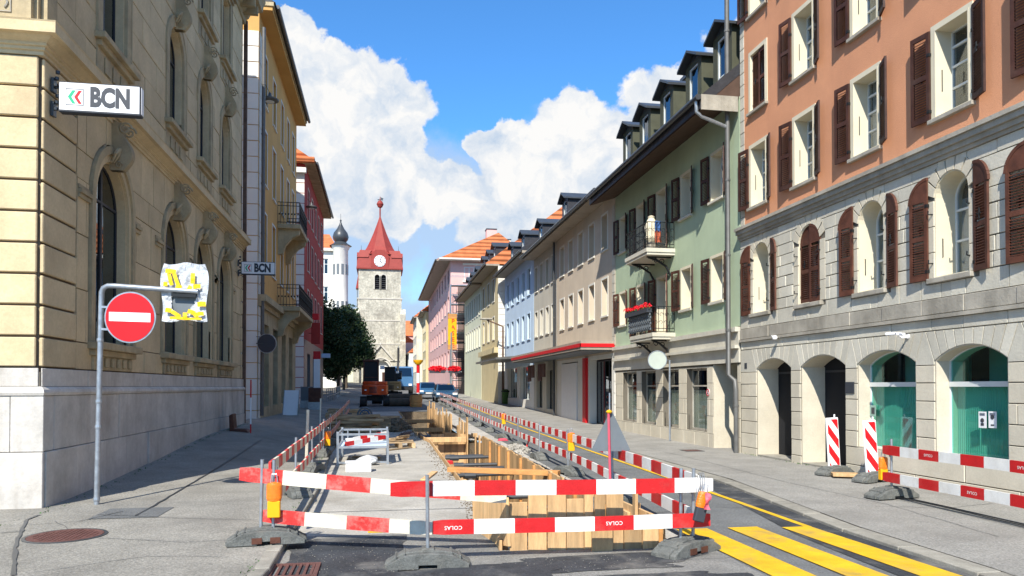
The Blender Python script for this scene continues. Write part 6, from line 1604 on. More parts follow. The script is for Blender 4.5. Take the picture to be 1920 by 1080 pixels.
# --- bank signs
def bank_sign(c, w, h, dpt, label, sky_patch=True):
    """box sign at right angles to the wall; c = centre of the printed face"""
    c = Vector(c); t = T('box_sign', label, 'sign', c); n = Vector((0, -1, 0)); sx = Vector((1, 0, 0))
    mb = MB(); mb.box(c.x - w / 2, c.x + w / 2, c.y, c.y + dpt, c.z - h / 2, c.z + h / 2); mb.build('casing', M['signdark'], t, bev=.012)
    mb = MB(); mb.box(c.x - w / 2 + .018, c.x + w / 2 - .018, c.y - .006, c.y - .001, c.z - h / 2 + .03, c.z + h / 2 - .018); fc = mb.build('panel', M['signwhite'], t)
    mb = MB(); mb.box(c.x + w / 2 + .001, c.x + w / 2 + .005, c.y + .015, c.y + dpt - .015, c.z - h / 2 + .03, c.z + h / 2 - .02); mb.build('end_panel', M['signwhite'], t)
    mb = MB(); text_mb(mb, 'BCN', (c.x - w * .12, c.y - .009, c.z + h * .0), sx * .70, ZU, h * .86, n, 0, align='LEFT', bold=.05, spacing=1.0); mb.build('lettering', M['signdark'], fc, fix=False)
    lx, lz, s = c.x - w * .30, c.z, h * .27
    mb = MB()
    for a0, a1, b0, b1 in ((-1, 1, .93, 1), (-1, 1, -1, -.93), (-1, -.93, -.93, .93), (.93, 1, -.93, .93)): mb.box(lx + a0 * s, lx + a1 * s, c.y - .0085, c.y - .007, lz + b0 * s, lz + b1 * s)
    mb.build('logo_frame', M['signdark'], fc)
    for nm, m, ox, colr in (('green_chevron', 'signgreen', -.42, 0), ('red_chevron', 'signred', .28, 0)):
        mb = MB(); o = lx + ox * s
        mb.add([(o - .35 * s, c.y - .0085, lz), (o + .15 * s, c.y - .0085, lz + .8 * s), (o + .52 * s, c.y - .0085, lz + .8 * s), (o + .05 * s, c.y - .0085, lz), (o + .52 * s, c.y - .0085, lz - .8 * s), (o + .15 * s, c.y - .0085, lz - .8 * s)], [(0, 3, 2, 1), (0, 5, 4, 3)]); mb.build(nm, M[m], fc, fix=False)
    for dz in (-.3, .3):
        mb = MB(); mb.beam((c.x - w / 2, c.y + dpt / 2, c.z + dz * h * 1.15), (-4.52, c.y + dpt / 2, c.z + dz * h * 1.15), .035, .04)
        mb.cbox((-4.52, c.y + dpt / 2, c.z + dz * h * 1.3), .02, .05, .1)
        for k in range(3): mb.lathe([(0, -.03), (.03, -.02), (.03, .02), (0, .03)], (-4.48, c.y + dpt / 2 - .03 + .03 * k, c.z + dz * h * 1.3 + .1 * k), 8)
        mb.build('bracket', M['metal_dark'], t)
Y1 = 11.25; a = atY(109, 182, Y1); c_ = atY(264, 188, Y1); w = c_.x - a.x; bank_sign(((a.x + c_.x) / 2, Y1, atY(187, 185, Y1).z), w, w * .40, .13, 'large BCN box sign on the bank corner with green and red logo')
Y2 = 25.0; a = atY(452, 503, Y2); c_ = atY(516, 503, Y2); w = c_.x - a.x; bank_sign(((a.x + c_.x) / 2, Y2, atY(484, 503, Y2).z), w, w * .40, .13, 'smaller, farther BCN box sign at the far end of the bank')
# --- round sign backs on the pavements
def disc_sign(px0, px1, pyc, pole_px, py_base, label, X=None, m='signback', wallm=None, Y=None):
    if wallm is None:
        b_ = G(pole_px, py_base, .06); D = b_.dot(FW)
    else: D = Y; b_ = None
    c = P3((px0 + px1) / 2, pyc, D - .06); r_ = (px1 - px0) / 2 * D / F
    t = T('round_sign', label, 'road sign', b_ if b_ else c)
    mb = MB(); mb.disc(c, FW, r_, .02, 32); d = mb.build('disc', M[m], t); mb = MB(); n = 32; a_ = RT; 
    for k in range(n):
        p, q = 2 * math.pi * k / n, 2 * math.pi * (k + 1) / n; mb.prism([c - FW * .01 + (RT * math.cos(x) + ZU * math.sin(x)) * rr for x, rr in ((p, r_ * .95), (p, r_ * 1.02), (q, r_ * 1.02), (q, r_ * .95))], FW * .035)
    mb.build('rim', M['galv'], d)
    if b_:
        top = Vector((b_.x, b_.y, c.z)); mb = MB(); mb.tube([b_, top, c + FW * .03], .03, 8); mb.build('pole', M['galv'], t, smooth=True)
    else:
        mb = MB(); mb.beam(c + FW * .03, Vector((-4.55, c.y + .05, c.z)), .03, .03); mb.beam(c + FW * .03 + ZU * .25, Vector((-4.55, c.y + .05, c.z + .25)), .02, .02); mb.build('bracket', M['metal_dark'], t)
    return t
M['mirrorback'] = mat('pale_green_sign_back', (.42, .47, .42), .5, .06, 4)
disc_sign(1215, 1250, 675, 1256, 826, 'pale grey-green round sign back on a pole before the green house', m='mirrorback')
disc_sign(482, 518, 644, 0, 0, 'dark round sign back on a bracket beside the ochre house', m='signdark', wallm=1, Y=27.6)
# --- snow shovel and red plow box by the bank end
p = G(470, 812, .07); t = T('red_marker_stake', 'thin red and white marker stake at the far end of the bank', 'stake', p)
mb = MB(); mb.beam(p, p + ZU * .75, .03, .03); mb.build('red_foot', M['signred'], t); mb = MB(); mb.beam(p + ZU * .25, p + ZU * 1.0, .034, .034); mb.build('white_band', M['signwhite'], t); mb = MB(); mb.beam(p + ZU * 1.0, p + ZU * 1.5, .036, .036); mb.build('red_top', M['signred'], t)
mb = MB(); q = p + Vector((-.35, .0, 0)); mb.prism([q + Vector(v_) for v_ in ((-.22, 0, 0), (.3, 0, 0), (.22, 0, .1), (-.1, 0, .12), (-.14, 0, .55), (-.24, 0, .5))], (0, .5, 0)); tag(mb.build('red_bin', M['shutter_red'], bev=.02), 'dark red folded plastic barrier foot leaning at the bank end', 'foot block')
# --- street lamps on span wires
def span_lamp(px, py, D, label, r_=.36):
    c = P3(px, py, D); t = T('street_lamp', label, 'street lamp', c)
    mb = MB(); mb.lathe([(0, -.04), (r_ * .55, -.06), (r_ * .95, -.02), (r_, .03), (r_ * .6, .1), (.08, .14), (.05, .3), (0, .3)], c, 20); mb.build('lamp_head', M['pipe'], t, smooth=True)
    mb = MB(); mb.lathe([(0, -.07), (r_ * .5, -.07), (r_ * .5, -.055), (0, -.055)], c, 16); mb.build('diffuser', M['signwhite'], t)
    mb = MB(); mb.tube([c + ZU * .28, Vector((-4.6, c.y, c.z + .6))], .012, 4); mb.build('span_wire', M['iron'], t)
span_lamp(506, 188, 30, 'disc street lamp hanging in front of the ochre house'); span_lamp(584, 389, 46, 'small disc street lamp further on before the red house')
b_ = G(943, 757, .06); t = T('street_lamp', 'slim brown lamp column with a bent arm by the cream house', 'street lamp', b_); D = b_.dot(FW); mb = MB()
top = Vector((b_.x, b_.y, P3(930, 612, D).z)); mb.tube([b_, top], .09, 8, .06); mb.tube([top, P3(913, 600, D)], .05, 6); mb.build('column', M['copper'], t, smooth=True); mb = MB(); mb.cbox(P3(912, 598, D), .45, .18, .06); mb.build('lamp_head', M['ledge'], t, bev=.03)
# --- things on the works
def timber_pile(px, py, w, l, n, label, y_spread=.5, rot=0., hmax=5):
    p = G(px, py); p.y += .5; t = T('timber_pile', label, 'timber pile', p)
    for k in range(n):
        lay = k // 6; mb = MB(); c = p + Vector((rnd.uniform(-.08, .08) * w, (k % 6 - 2.5) * .19 * y_spread * 2 + rnd.uniform(-.03, .03), .05 + lay * .095)); a = rot + rnd.uniform(-.25, .25)
        mb.cbox(c, w / 2 * rnd.uniform(.85, 1.08), .08, .042, rz=a, ry=rnd.uniform(-.05, .05), rx=rnd.uniform(-.06, .06)); mb.build('beam', M['woodold'], t, bev=.006)
timber_pile(662, 815, 1.75, .2, 42, 'stack of old brown timbers behind the metal rack'); timber_pile(722, 798, 1.3, .2, 24, 'smaller dark timber stack beyond the large one', .4, .5)
p = G(747, 838); t = T('pallet', 'dark wooden pallet lying right of the metal rack', 'pallet', p)
for k in range(6): mb = MB(); mb.cbox(p + Vector((0, -.42 + .17 * k, .15)), .42, .055, .012, rz=.1); mb.build('board', M['woodold'], t)
for k in (-1, 0, 1): mb = MB(); mb.cbox(p + Vector((k * .36, 0, .07)), .05, .48, .065, rz=.1); mb.build('bearer', M['woodold'], t)
for k in range(3): mb = MB(); mb.cbox(p + Vector((-.1 + .12 * k, 0, .2 + .05 * k)), .38, .03, .02, rz=.5 + .3 * k); mb.build('offcut', M['woodold'], t)
timber_pile(655, 782, 1.9, .2, 24, 'low far pile of planks near the orange excavator', .5, .2)
# metal rack with planks
p0 = G(633, 872); p1 = G(727, 872); t = T('metal_rack', 'galvanised steel stillage rack holding barrier planks', 'rack', p0)
x0, x1 = p0.x, p1.x; y0, y1 = p0.y, p0.y + 1.9; z0 = zg(x0, y0); h = .72; mb = MB()
for x in (x0, x1):
    for y in (y0, y1): mb.beam((x, y, z0), (x, y, z0 + h), .05, .05)
for z in (.38, .66):
    for y in (y0, y1): mb.beam((x0, y, z0 + z), (x1, y, z0 + z), .04, .045)
    for x in (x0, x1): mb.beam((x, y0, z0 + z), (x, y1, z0 + z), .04, .045)
for z in (.05,):
    mb.beam((x0, y0, z0 + z), (x1, y0, z0 + z), .04, .04)
mb.build('frame', M['galv'], t)
mb = MB(); mb.box(x0 + .02, x1 - .02, y0 + .04, y1 - .04, z0 + .36, z0 + .372); mb.build('tray', M['blue'], t)
for k in range(4): mb = MB(); x = x0 + (x1 - x0) * (k + .5) / 4; mb.box(x - .015, x + .015, y1 - .05, y1 - .02, z0 + .38, z0 + .66); mb.build('back_bar', M['galv'], t)
for k, (a, c) in enumerate((((x0 + .15, y0 + .3, z0 + .43), (x1 - .05, y0 + 1.2, z0 + .52)), ((x0 + .3, y0 + .8, z0 + .5), (x1 - .0, y0 + 1.3, z0 + .6)), ((x0 + .1, y0 + 1.2, z0 + .45), (x1 - .1, y0 + 1.5, z0 + .46)))):
    barrier_plank(a, c, ('lowest striped plank lying slantwise in the metal rack', 'steepest white plank leaning in the metal rack', 'rear striped plank lying in the metal rack')[k], 5, 'w' if k else 'r', False, .1, .03)
p = G(672, 884); t = T('foam_box', 'white foam box on the concrete before the metal rack', 'box', p); z0 = p.z; mb = MB(); mb.cbox((p.x, p.y, z0 + .09), .25, .17, .09, rz=.05); mb.build('box', M['signwhite'], t, bev=.012); mb = MB(); mb.cbox((p.x, p.y, z0 + .195), .26, .18, .012, rz=.05); mb.build('lid', M['signwhite'], t, bev=.006)
M['bag'] = mat('white_plastic_bag', (.48, .50, .52), .4, .1, 12, .6, 30, spec=.5)
p = G(690, 872); mb = MB(); N = 16; v = []
for j in range(9):
    for i in range(N):
        a = 2 * math.pi * i / N; z = j / 8; rr = (.24 * math.sin(math.pi * min(1, z * .85 + .12))) * (1 + .35 * noise.noise(Vector((math.cos(a) * 2, math.sin(a) * 2, z * 3)))); v.append(Vector((p.x + rr * math.cos(a), p.y + rr * .7 * math.sin(a), p.z + .22 * z)))
mb.add(v, [(j * N + i, j * N + (i + 1) % N, (j + 1) * N + (i + 1) % N, (j + 1) * N + i) for j in range(8) for i in range(N)] + [tuple(range(8 * N, 9 * N))]); tag(mb.build('plastic_bag', M['bag']), 'crumpled translucent plastic bag behind the white foam box', 'bag')
# pallet-like white sandwich board
p = G(545, 778, .07); t = T('sandwich_board', 'blank white sandwich board standing outside the ochre house', 'sign', p)
for sgn in (-1, 1):
    mb = MB(); mb.prism([p + Vector(q) for q in ((-.3, sgn * .3, 0), (.32, sgn * .3, 0), (.36, 0, 1.1), (-.26, 0, 1.1))], (0, .02, 0)); pn = mb.build('panel', M['mirrorback' if sgn > 0 else 'signwhite'], t)
mb = MB()
for dx in (-.31, .33): mb.beam(p + Vector((dx, -.32, 0)), p + Vector((dx + .04, -.01, 1.12)), .025, .025)
mb.build('frame', M['galv'], t)
# café furniture, banners on the left pavement
for k, (px, py, m, lab) in enumerate(((575, 765, 'signback', 'grey menu stand outside the red house'), (590, 768, 'shutter_red', 'red advertising stand outside the red house'))):
    p = G(px, py, .07); t = T('menu_stand', lab, 'stand', p); mb = MB(); mb.cbox(p + ZU * .75, .32, .04, .4); mb.build('panel', M[m], t); mb = MB(); mb.cbox(p + ZU * .2, .32, .2, .2); mb.beam(p + Vector((-.3, 0, 0)), p + Vector((-.3, 0, 1.2)), .03, .03); mb.beam(p + Vector((.3, 0, 0)), p + Vector((.3, 0, 1.2)), .03, .03); mb.build('base', M['galv'], t)
p = G(601, 768, .07); D = p.dot(FW); t = T('shop_banner', 'white hanging shop banner with a red top on the red house', 'banner', p); a, c = P3(588, 735, D), P3(600, 655, D)
mb = MB(); mb.box(a.x, c.x, a.y, a.y + .05, a.z, c.z - .5); mb.build('panel', M['signwhite'], t); mb = MB(); mb.box(a.x - .02, c.x + .02, a.y - .01, a.y + .06, c.z - .52, c.z - .1); mb.build('red_top', M['signred'], t)
for px, py, w_, h_, m, D, lab in ((589, 594, 18, 12, 'signred', 45, 'small red projecting shop sign on the red house'), (611, 667, 16, 8, 'blue', 57, 'small pale blue projecting sign near the trees'), (592, 625, 16, 40, 'red', 47, 'red and cream painted shop sign under the red one')):
    c = P3(px, py, D); k = D / F; t = T('projecting_sign', lab, 'sign', c); mb = MB(); mb.cbox(c, w_ / 2 * k, .08, h_ / 2 * k); mb.build('panel', M[m], t, bev=.02); mb = MB(); mb.beam(c, Vector((-4.5, c.y, c.z)), .03, .03); mb.build('bracket', M['iron'], t)
# yellow vertical sign and flower baskets
c = P3(848, 622, 76); k = 76 / F; t = T('vertical_sign', 'tall yellow and orange vertical shop sign', 'sign', c); mb = MB(); mb.cbox(c, 8 * k, .2, 33 * k); pn = mb.build('panel', M['lampyellow'], t, bev=.03)
mb = MB(); mb.cbox(c + ZU * 29 * k, 8.2 * k, .22, 4.5 * k); mb.cbox(c - ZU * 29 * k, 8.2 * k, .22, 4.5 * k); mb.build('end_bands', M['woodx'], pn)
mb = MB(); text_mb(mb, 'P\nA\nS\nE\nE', c + Vector((.05, -.22, -.2)), RT, ZU, .62, -FW, 0, bold=.01); 
mb.build('lettering', M['signred'], pn, fix=False)
mb = MB(); mb.beam(c + Vector((.4, 0, 1.4)), c + Vector((1.4, 0, 1.4)), .06, .06); mb.beam(c + Vector((.4, 0, -1.2)), c + Vector((1.4, 0, -1.2)), .06, .06); mb.build('bracket', M['iron'], t)
def lamp_post_flowers():
    D = 66; base = P3(846, 738, D); base.z = zg(base.x, base.y); t = T('flower_post', 'grey street pole carrying red hanging flower baskets', 'pole', base); mb = MB(); mb.tube([base, Vector((base.x, base.y, 6.5))], .07, 8); mb.tube([P3(806, 697, D), P3(866, 697, D)], .04, 6); mb.build('pole', M['galv'], t, smooth=True)
    for i, (px, w_) in enumerate(((820, 18), (852, 13))):
        c = P3(px, 692, D); o = T('flower_basket', ('left, longer basket of red flowers on the street pole', 'right, shorter basket of red flowers on the street pole')[i], 'flower basket', c); mb = MB(); k = D / F; clump(mb, c, w_ * k, .4, 6.5 * k, 1100, .07); tag(mb.build('blossoms', M['geranium'], o, fix=False), kind='stuff'); mb = MB(); mb.cbox(c - ZU * 5 * k, w_ * k * .8, .25, .12); mb.build('trough', M['signdark'], o)
lamp_post_flowers()
p = P3(784, 735, 58); p.z = zg(p.x, p.y); t = T('marker_pole', 'red and white striped pole with a yellow disc on top', 'pole', p)
mb = MB(); k = 58 / F; zt = P3(784, 681, 58).z
for i in range(4): 
    z0 = p.z + (zt - p.z) * i / 4; z1 = p.z + (zt - p.z) * (i + 1) / 4; q = MB(); q.tube([(p.x, p.y, z0), (p.x, p.y, z1 - .002)], .13, 10); q.build('band', M['signred' if i % 2 else 'signwhite'], t, smooth=True)
q = MB(); q.lathe([(0, zt - .1), (.2, zt - .1), (.38, zt + .15), (.38, zt + .25), (0, zt + .28)], (p.x, p.y, 0), 14); q.build('disc', M['lampyellow'], t, smooth=True)
# bin and small red/white signs by the cream house
p = G(949, 757, .06); t = T('litter_bin', 'dark green litter bin at the foot of the lamp column', 'bin', p); mb = MB(); mb.lathe([(.28, 0), (.32, .9), (.3, 1.0), (0, 1.05)], p, 12); mb.build('body', M['gleaf'], t, smooth=True); mb = MB(); mb.lathe([(.33, .84), (.35, .86), (.35, .92), (.33, .94)], p, 12); mb.build('rim', M['iron'], t)
# drums and pipes near the excavator
for i, (px, py, lab) in enumerate(((768, 763, 'orange plastic drum beside the dark pipes near the excavator'),)):
    p = G(px + 12, py); t = T('drum', lab, 'drum', p); mb = MB(); mb.lathe([(.38, 0), (.42, .2), (.38, .24), (.42, .5), (.36, .8), (0, .82)], p, 14); mb.build('body', M['woodx'], t, smooth=True); mb = MB(); mb.lathe([(.37, .82), (.4, .83), (.4, .87), (0, .88)], p, 14); mb.build('lid', M['signdark'], t)
p = G(750, 762); 
for i in range(3):
    mb = MB(); a = p + Vector((-.7, i * .3, .28 + (i == 2) * .3)); mb.tube([a, a + Vector((1.9, .1, 0))], .27, 14, cap=True); tag(mb.build('concrete_pipe', M['bark'], smooth=True), ('front dark pipe lying beyond the trench', 'middle dark pipe lying beyond the trench', 'topmost dark pipe lying beyond the trench')[i], 'pipe')
# ================================================================== VEHICLES
M['cabglass'] = mat('dark_cab_glass', (.015, .016, .018), .45, .1, 4, spec=.2)
M['exc'] = mat('excavator_orange', (.72, .085, .02), .35, .1, 5, coat=.3, dirt=.2, dcol=(.2, .1, .07)); M['excdark'] = mat('excavator_black', (.02, .02, .022), .55, .2, 6, dirt=.3, dcol=(.08, .07, .06))
M['track'] = mat('rubber_track', (.03, .03, .03), .9, .3, 8, .5, 40, dirt=.5, dcol=(.1, .085, .065)); M['exc2'] = mat('ochre_machine_paint', (.30, .20, .09), .5, .2, 6, dirt=.3)
def excavator(name, label, p, rz, s, body, boom='excdark', arm_up=True, tail='exc', arm=None):
    t = T(name, label, 'excavator', p, None, rz)
    def L(nm, mb, m, par=t, **k):
        me = mb.mesh(nm, M[m], center=Vector((0, 0, 0)), **k)[0]; return put(nm, me, par, world=False)
    S_ = s
    for sx in (-1, 1):
        mb = MB(); x0 = sx * .62 * S_; pts = []
        for i in range(24):
            a = 2 * math.pi * i / 24; y = .8 * math.copysign(1, math.cos(a)) + .24 * math.cos(a); z = .26 + .24 * math.sin(a); pts.append((x0 - .17 * S_, y * S_, z * S_))
        mb.prism(pts, (.34 * S_, 0, 0))
        for i in range(14):
            y = (-.95 + i * .146) * S_
            mb.box(x0 - .18 * S_, x0 + .18 * S_, y, y + .06 * S_, .49 * S_, .53 * S_)
        for y in (-.8, -.4, 0, .4, .8): mb.disc((x0 + sx * .171 * S_, y * S_, .26 * S_), (sx, 0, 0), .12 * S_, .02, 12)
        L('track', mb, 'track')
    mb = MB(); mb.box(-.45 * S_, .45 * S_, -.3 * S_, .3 * S_, .3 * S_, .58 * S_); L('undercarriage', mb, 'excdark')
    # slewing body with rounded counterweight towards -y
    mb = MB(); n = 14; pts = [(-.72, .6), (-.72, -.35)] + [(-.72 + 1.44 * i / n, -.35 - .5 * math.sin(math.pi * i / n) ** .6) for i in range(1, n)] + [(.72, -.35), (.72, .6)]
    mb.prism([(x * S_, y * S_, .62 * S_) for x, y in pts], (0, 0, .55 * S_)); bd = L('body', mb, body, bev=.03)
    mb = MB(); mb.prism([(x * S_ * .96, y * S_ * .96, 1.175 * S_) for x, y in pts], (0, 0, .2 * S_)); L('engine_cover', mb, body, bev=.05)
    mb = MB()
    for i in range(5): mb.box(-.3 * S_, .1 * S_, -.87 * S_, -.80 * S_, (.74 + .07 * i) * S_, (.77 + .07 * i) * S_)
    L('vent_slats', mb, 'excdark', bd); mb = MB()
    for x in (-.5, .42): mb.box((x - .05) * S_, (x + .05) * S_, -.80 * S_, -.72 * S_, .85 * S_, .93 * S_)
    L('tail_lamp', mb, 'signwhite', bd)
    # cab
    mb = MB(); c = [(-.62, -.35), (.18, -.35), (.18, .62), (-.62, .62)]
    for x, y in c: mb.beam((x * S_, y * S_, 1.15 * S_), (x * S_ * .97, y * S_, 2.5 * S_), .08 * S_, .08 * S_)
    mb.box(-.68 * S_, .24 * S_, -.42 * S_, .7 * S_, 2.48 * S_, 2.58 * S_); 
    for z in (1.6,): mb.box(-.64 * S_, .2 * S_, -.37 * S_, -.33 * S_, (z - .02) * S_, (z + .02) * S_)
    cb = L('cab_frame', mb, 'shutter_red' if body == 'exc' else 'excdark', bev=.01)
    mb = MB()
    for q in (((-.6, -.35), (.16, -.35)), ((.18, -.33), (.18, .6)), ((-.62, -.33), (-.62, .6)), ((-.6, .62), (.16, .62))):
        (x0, y0), (x1, y1) = q; mb.add([(x0 * S_, y0 * S_, 1.2 * S_), (x1 * S_, y1 * S_, 1.2 * S_), (x1 * S_, y1 * S_, 2.46 * S_), (x0 * S_, y0 * S_, 2.46 * S_)], [(0, 1, 2, 3)])
    L('cab_glass', mb, 'cabglass', cb)
    mb = MB(); mb.box(-.42 * S_, .0, -.2 * S_, .25 * S_, 1.2 * S_, 1.45 * S_); mb.box(-.42 * S_, .0, -.22 * S_, -.1 * S_, 1.45 * S_, 2.1 * S_); L('seat', mb, 'excdark', cb)
    mb = MB(); mb.box(.28 * S_, .52 * S_, -.2 * S_, -.05 * S_, 2.05 * S_, 2.25 * S_); L('work_lamp', mb, 'signwhite')
    # boom, arm, bucket forward (+y)
    pts = arm or [(.35, .6, 1.1), (.35, 1.5, 2.3), (.35, 2.6, 2.6), (.35, 3.3, 1.4)]
    P_ = [Vector(q) * S_ for q in pts]
    mb = MB(); mb.beam(P_[0], P_[1], .2 * S_, .26 * S_, Vector((1, 0, 0)).cross(P_[1] - P_[0])); mb.beam(P_[1], P_[2], .18 * S_, .22 * S_, Vector((1, 0, 0)).cross(P_[2] - P_[1])); L('boom', mb, boom, bev=.01)
    mb = MB(); mb.beam(P_[2], P_[3], .15 * S_, .18 * S_, Vector((1, 0, 0)).cross(P_[3] - P_[2])); L('arm', mb, boom, bev=.01)
    mb = MB(); mb.tube([P_[0] + Vector((0, .1, .3)) * S_, (P_[1] + P_[2]) / 2 - Vector((0, 0, .15)) * S_], .05 * S_, 8); mb.tube([P_[1] + Vector((0, .1, .2)) * S_, P_[2] + Vector((0, .1, .15)) * S_], .045 * S_, 8); L('rams', mb, 'galv')
    mb = MB(); b0 = P_[3]; mb.prism([b0 + Vector(q) * S_ for q in ((-.3, .1, .1), (-.3, -.35, -.1), (-.3, -.4, -.5), (-.3, -.1, -.65), (-.3, .3, -.45))], (.6 * S_, 0, 0)); L('bucket', mb, 'excdark')
    return t
p = G(703, 761); excavator('mini_excavator', 'orange mini excavator seen from behind, parked beside the trench', p, 0, 1.2, 'exc', arm=[(.1, .6, 1.1), (.1, 1.4, 2.0), (.1, 2.3, 1.7), (.1, 2.9, .7)])
p = G(757, 745); p.z = zg(p.x, p.y)
pe = Vector((1.0, 69, zg(1.0, 69))); excavator('large_excavator', 'dark larger excavator with a raised arm before the church', pe, R(20), 1.1, 'exc2', arm=[(.3, .4, 1.2), (.5, .9, 3.0), (.5, 1.0, 4.2), (.5, 1.5, 2.2)])
M['truckblue'] = mat('truck_blue', (.06, .16, .32), .4, .1, 5, coat=.3)
def truck(p, rz, label):
    t = T('tipper_truck', label, 'truck', p, None, rz)
    def L(nm, mb, m, par=t, **k): return put(nm, mb.mesh(nm, M[m], center=Vector((0, 0, 0)), **k)[0], par, world=False)
    mb = MB(); mb.prism([(-1.1, -1.0, .9), (-1.1, 1.0, .9), (-1.1, 1.0, 2.9), (-1.1, -.7, 2.9), (-1.1, -1.0, 2.0)], (2.2, 0, 0)); cb = L('cab', mb, 'truckblue', bev=.06)
    mb = MB(); mb.prism([(-.95, -1.03, 1.95), (.95, -1.03, 1.95), (.9, -.76, 2.75), (-.9, -.76, 2.75)], (0, -.02, 0)); L('windscreen', mb, 'dglass', cb)
    for x in (-.8, .8): mb = MB(); mb.box(x - .16, x + .16, -1.04, -1.0, 1.0, 1.2); L('headlight', mb, 'signwhite', cb)
    mb = MB(); mb.box(-1.1, 1.1, -1.08, -.98, .55, .9); L('bumper', mb, 'excdark', bev=.03)
    mb = MB(); mb.box(-1.0, 1.0, 1.1, 5.5, .9, 1.1); mb.box(-1.15, 1.15, 1.2, 5.6, 1.1, 1.2); mb.box(-1.15, -1.1, 1.2, 5.6, 1.2, 2.1); mb.box(1.1, 1.15, 1.2, 5.6, 1.2, 2.1); mb.box(-1.15, 1.15, 1.15, 1.2, 1.2, 2.4); L('tipper_body', mb, 'signback')
    for x in (-.95, .95):
        for y in (-.1, 4.4):
            mb = MB(); mb.disc((x - .13, y, .48), (1, 0, 0), .48, .26, 20); w = L('wheel', mb, 'track'); mb = MB(); mb.disc((x + math.copysign(.135, x) - (.02 if x < 0 else 0), y, .48), (1, 0, 0), .24, .02, 12); L('rim', mb, 'galv', w)
truck(Vector((2.0, 75, zg(1.5, 75))), R(8), 'blue tipper truck facing the camera behind the dark excavator')
def car(p, rz, label, m, glassm='dglass'):
    t = T('parked_car', label, 'car', p, 'cars in the street', rz)
    def L(nm, mb, m_, par=t, **k): return put(nm, mb.mesh(nm, M[m_], center=Vector((0, 0, 0)), **k)[0], par, world=False)
    # side profile (y forward = -y front towards camera)
    low = [(-2.1, .35), (-2.15, .55), (-2.05, .72), (-1.15, .90), (1.55, .95), (2.05, .88), (2.1, .5), (2.05, .32)]
    cabp = [(-1.2, .88), (-.5, 1.36), (.2, 1.46), (1.0, 1.42), (1.75, .95)]
    mb = MB(); ws = [.80, .88, .88, .80]; xs = [-1, -.92, .92, 1]
    secs = []
    for x, sc in ((-.88, .94), (-.80, 1), (.80, 1), (.88, .94)): secs.append([(x, y * (.985 if sc < 1 else 1), .62 + (z - .62) * (.88 if sc < 1 else 1)) for y, z in low])
    n = len(low); v = [q for s_ in secs for q in s_]; f_ = [(i * n + j, i * n + (j + 1) % n, (i + 1) * n + (j + 1) % n, (i + 1) * n + j) for i in range(3) for j in range(n)] + [tuple(range(n)), tuple(range(3 * n, 4 * n))]
    mb.add(v, f_); b = L('body', mb, m, bev=.03)
    mb = MB(); n = len(cabp); v = []
    for x, k in ((-.80, 0), (-.62, 1), (.62, 1), (.80, 0)): v += [(x if k or z < 1 else x * .82, y, z if k else z - .02) for y, z in cabp]
    mb.add(v, [(i * n + j, i * n + (j + 1) % n, (i + 1) * n + (j + 1) % n, (i + 1) * n + j) for i in range(3) for j in range(n)] + [tuple(range(n)), tuple(range(3 * n, 4 * n))]); L('cabin', mb, m, b)
    mb = MB(); mb.add([(-.66, -1.16, .93), (.66, -1.16, .93), (.56, -.52, 1.37), (-.56, -.52, 1.37)], [(0, 1, 2, 3)])
    for q in range(4): mb.v[q] = mb.v[q] + Vector((0, -.03, .02))
    L('windscreen', mb, 'dglass', b)
    mb = MB()
    for sx in (-1, 1): mb.add([(sx * .815, -.95, .95), (sx * .815, 1.45, .97), (sx * .68, .95, 1.36), (sx * .68, -.4, 1.34)], [(0, 1, 2, 3)])
    L('side_windows', mb, 'inside', b)
    for x in (-.62, .62): mb = MB(); mb.cbox((x, -2.1, .66), .18, .05, .07); L('headlight', mb, 'signwhite', b)
    mb = MB(); mb.box(-.4, .4, -2.17, -2.12, .5, .6); mb.box(-.75, .75, -2.165, -2.12, .36, .42); L('grille', mb, 'excdark', b); mb = MB(); mb.box(-.26, .26, -2.19, -2.172, .44, .54); L('number_plate', mb, 'signwhite', b)
    for sx in (-1, 1):
        mb = MB(); mb.cbox((sx * .95, -.75, .98), .09, .05, .06); L('wing_mirror', mb, m, b)
        for y in (-1.35, 1.35): mb = MB(); mb.disc((sx * .78 - .1, y, .32), (1, 0, 0), .32, .2, 18); w = L('wheel', mb, 'track'); mb = MB(); mb.disc((sx * .885 - .01, y, .32), (1, 0, 0), .19, .02, 12); L('rim', mb, 'galv', w)
M['carblue'] = mat('dark_blue_car_paint', (.03, .075, .13), .25, .05, 4, coat=.7); M['carblue2'] = mat('mid_blue_car_paint', (.05, .14, .26), .25, .05, 4, coat=.7)
def onx(px, y, off=0): r = ray(px, 700); t_ = y / r.y; return Vector((r.x * t_, y, zg(r.x * t_, y)))
car(onx(834, 60), R(-14), 'dark blue car facing the camera, nearer of the two in the street', 'carblue'); car(onx(801, 68), R(-8), 'mid blue car just behind the dark blue one', 'carblue2')
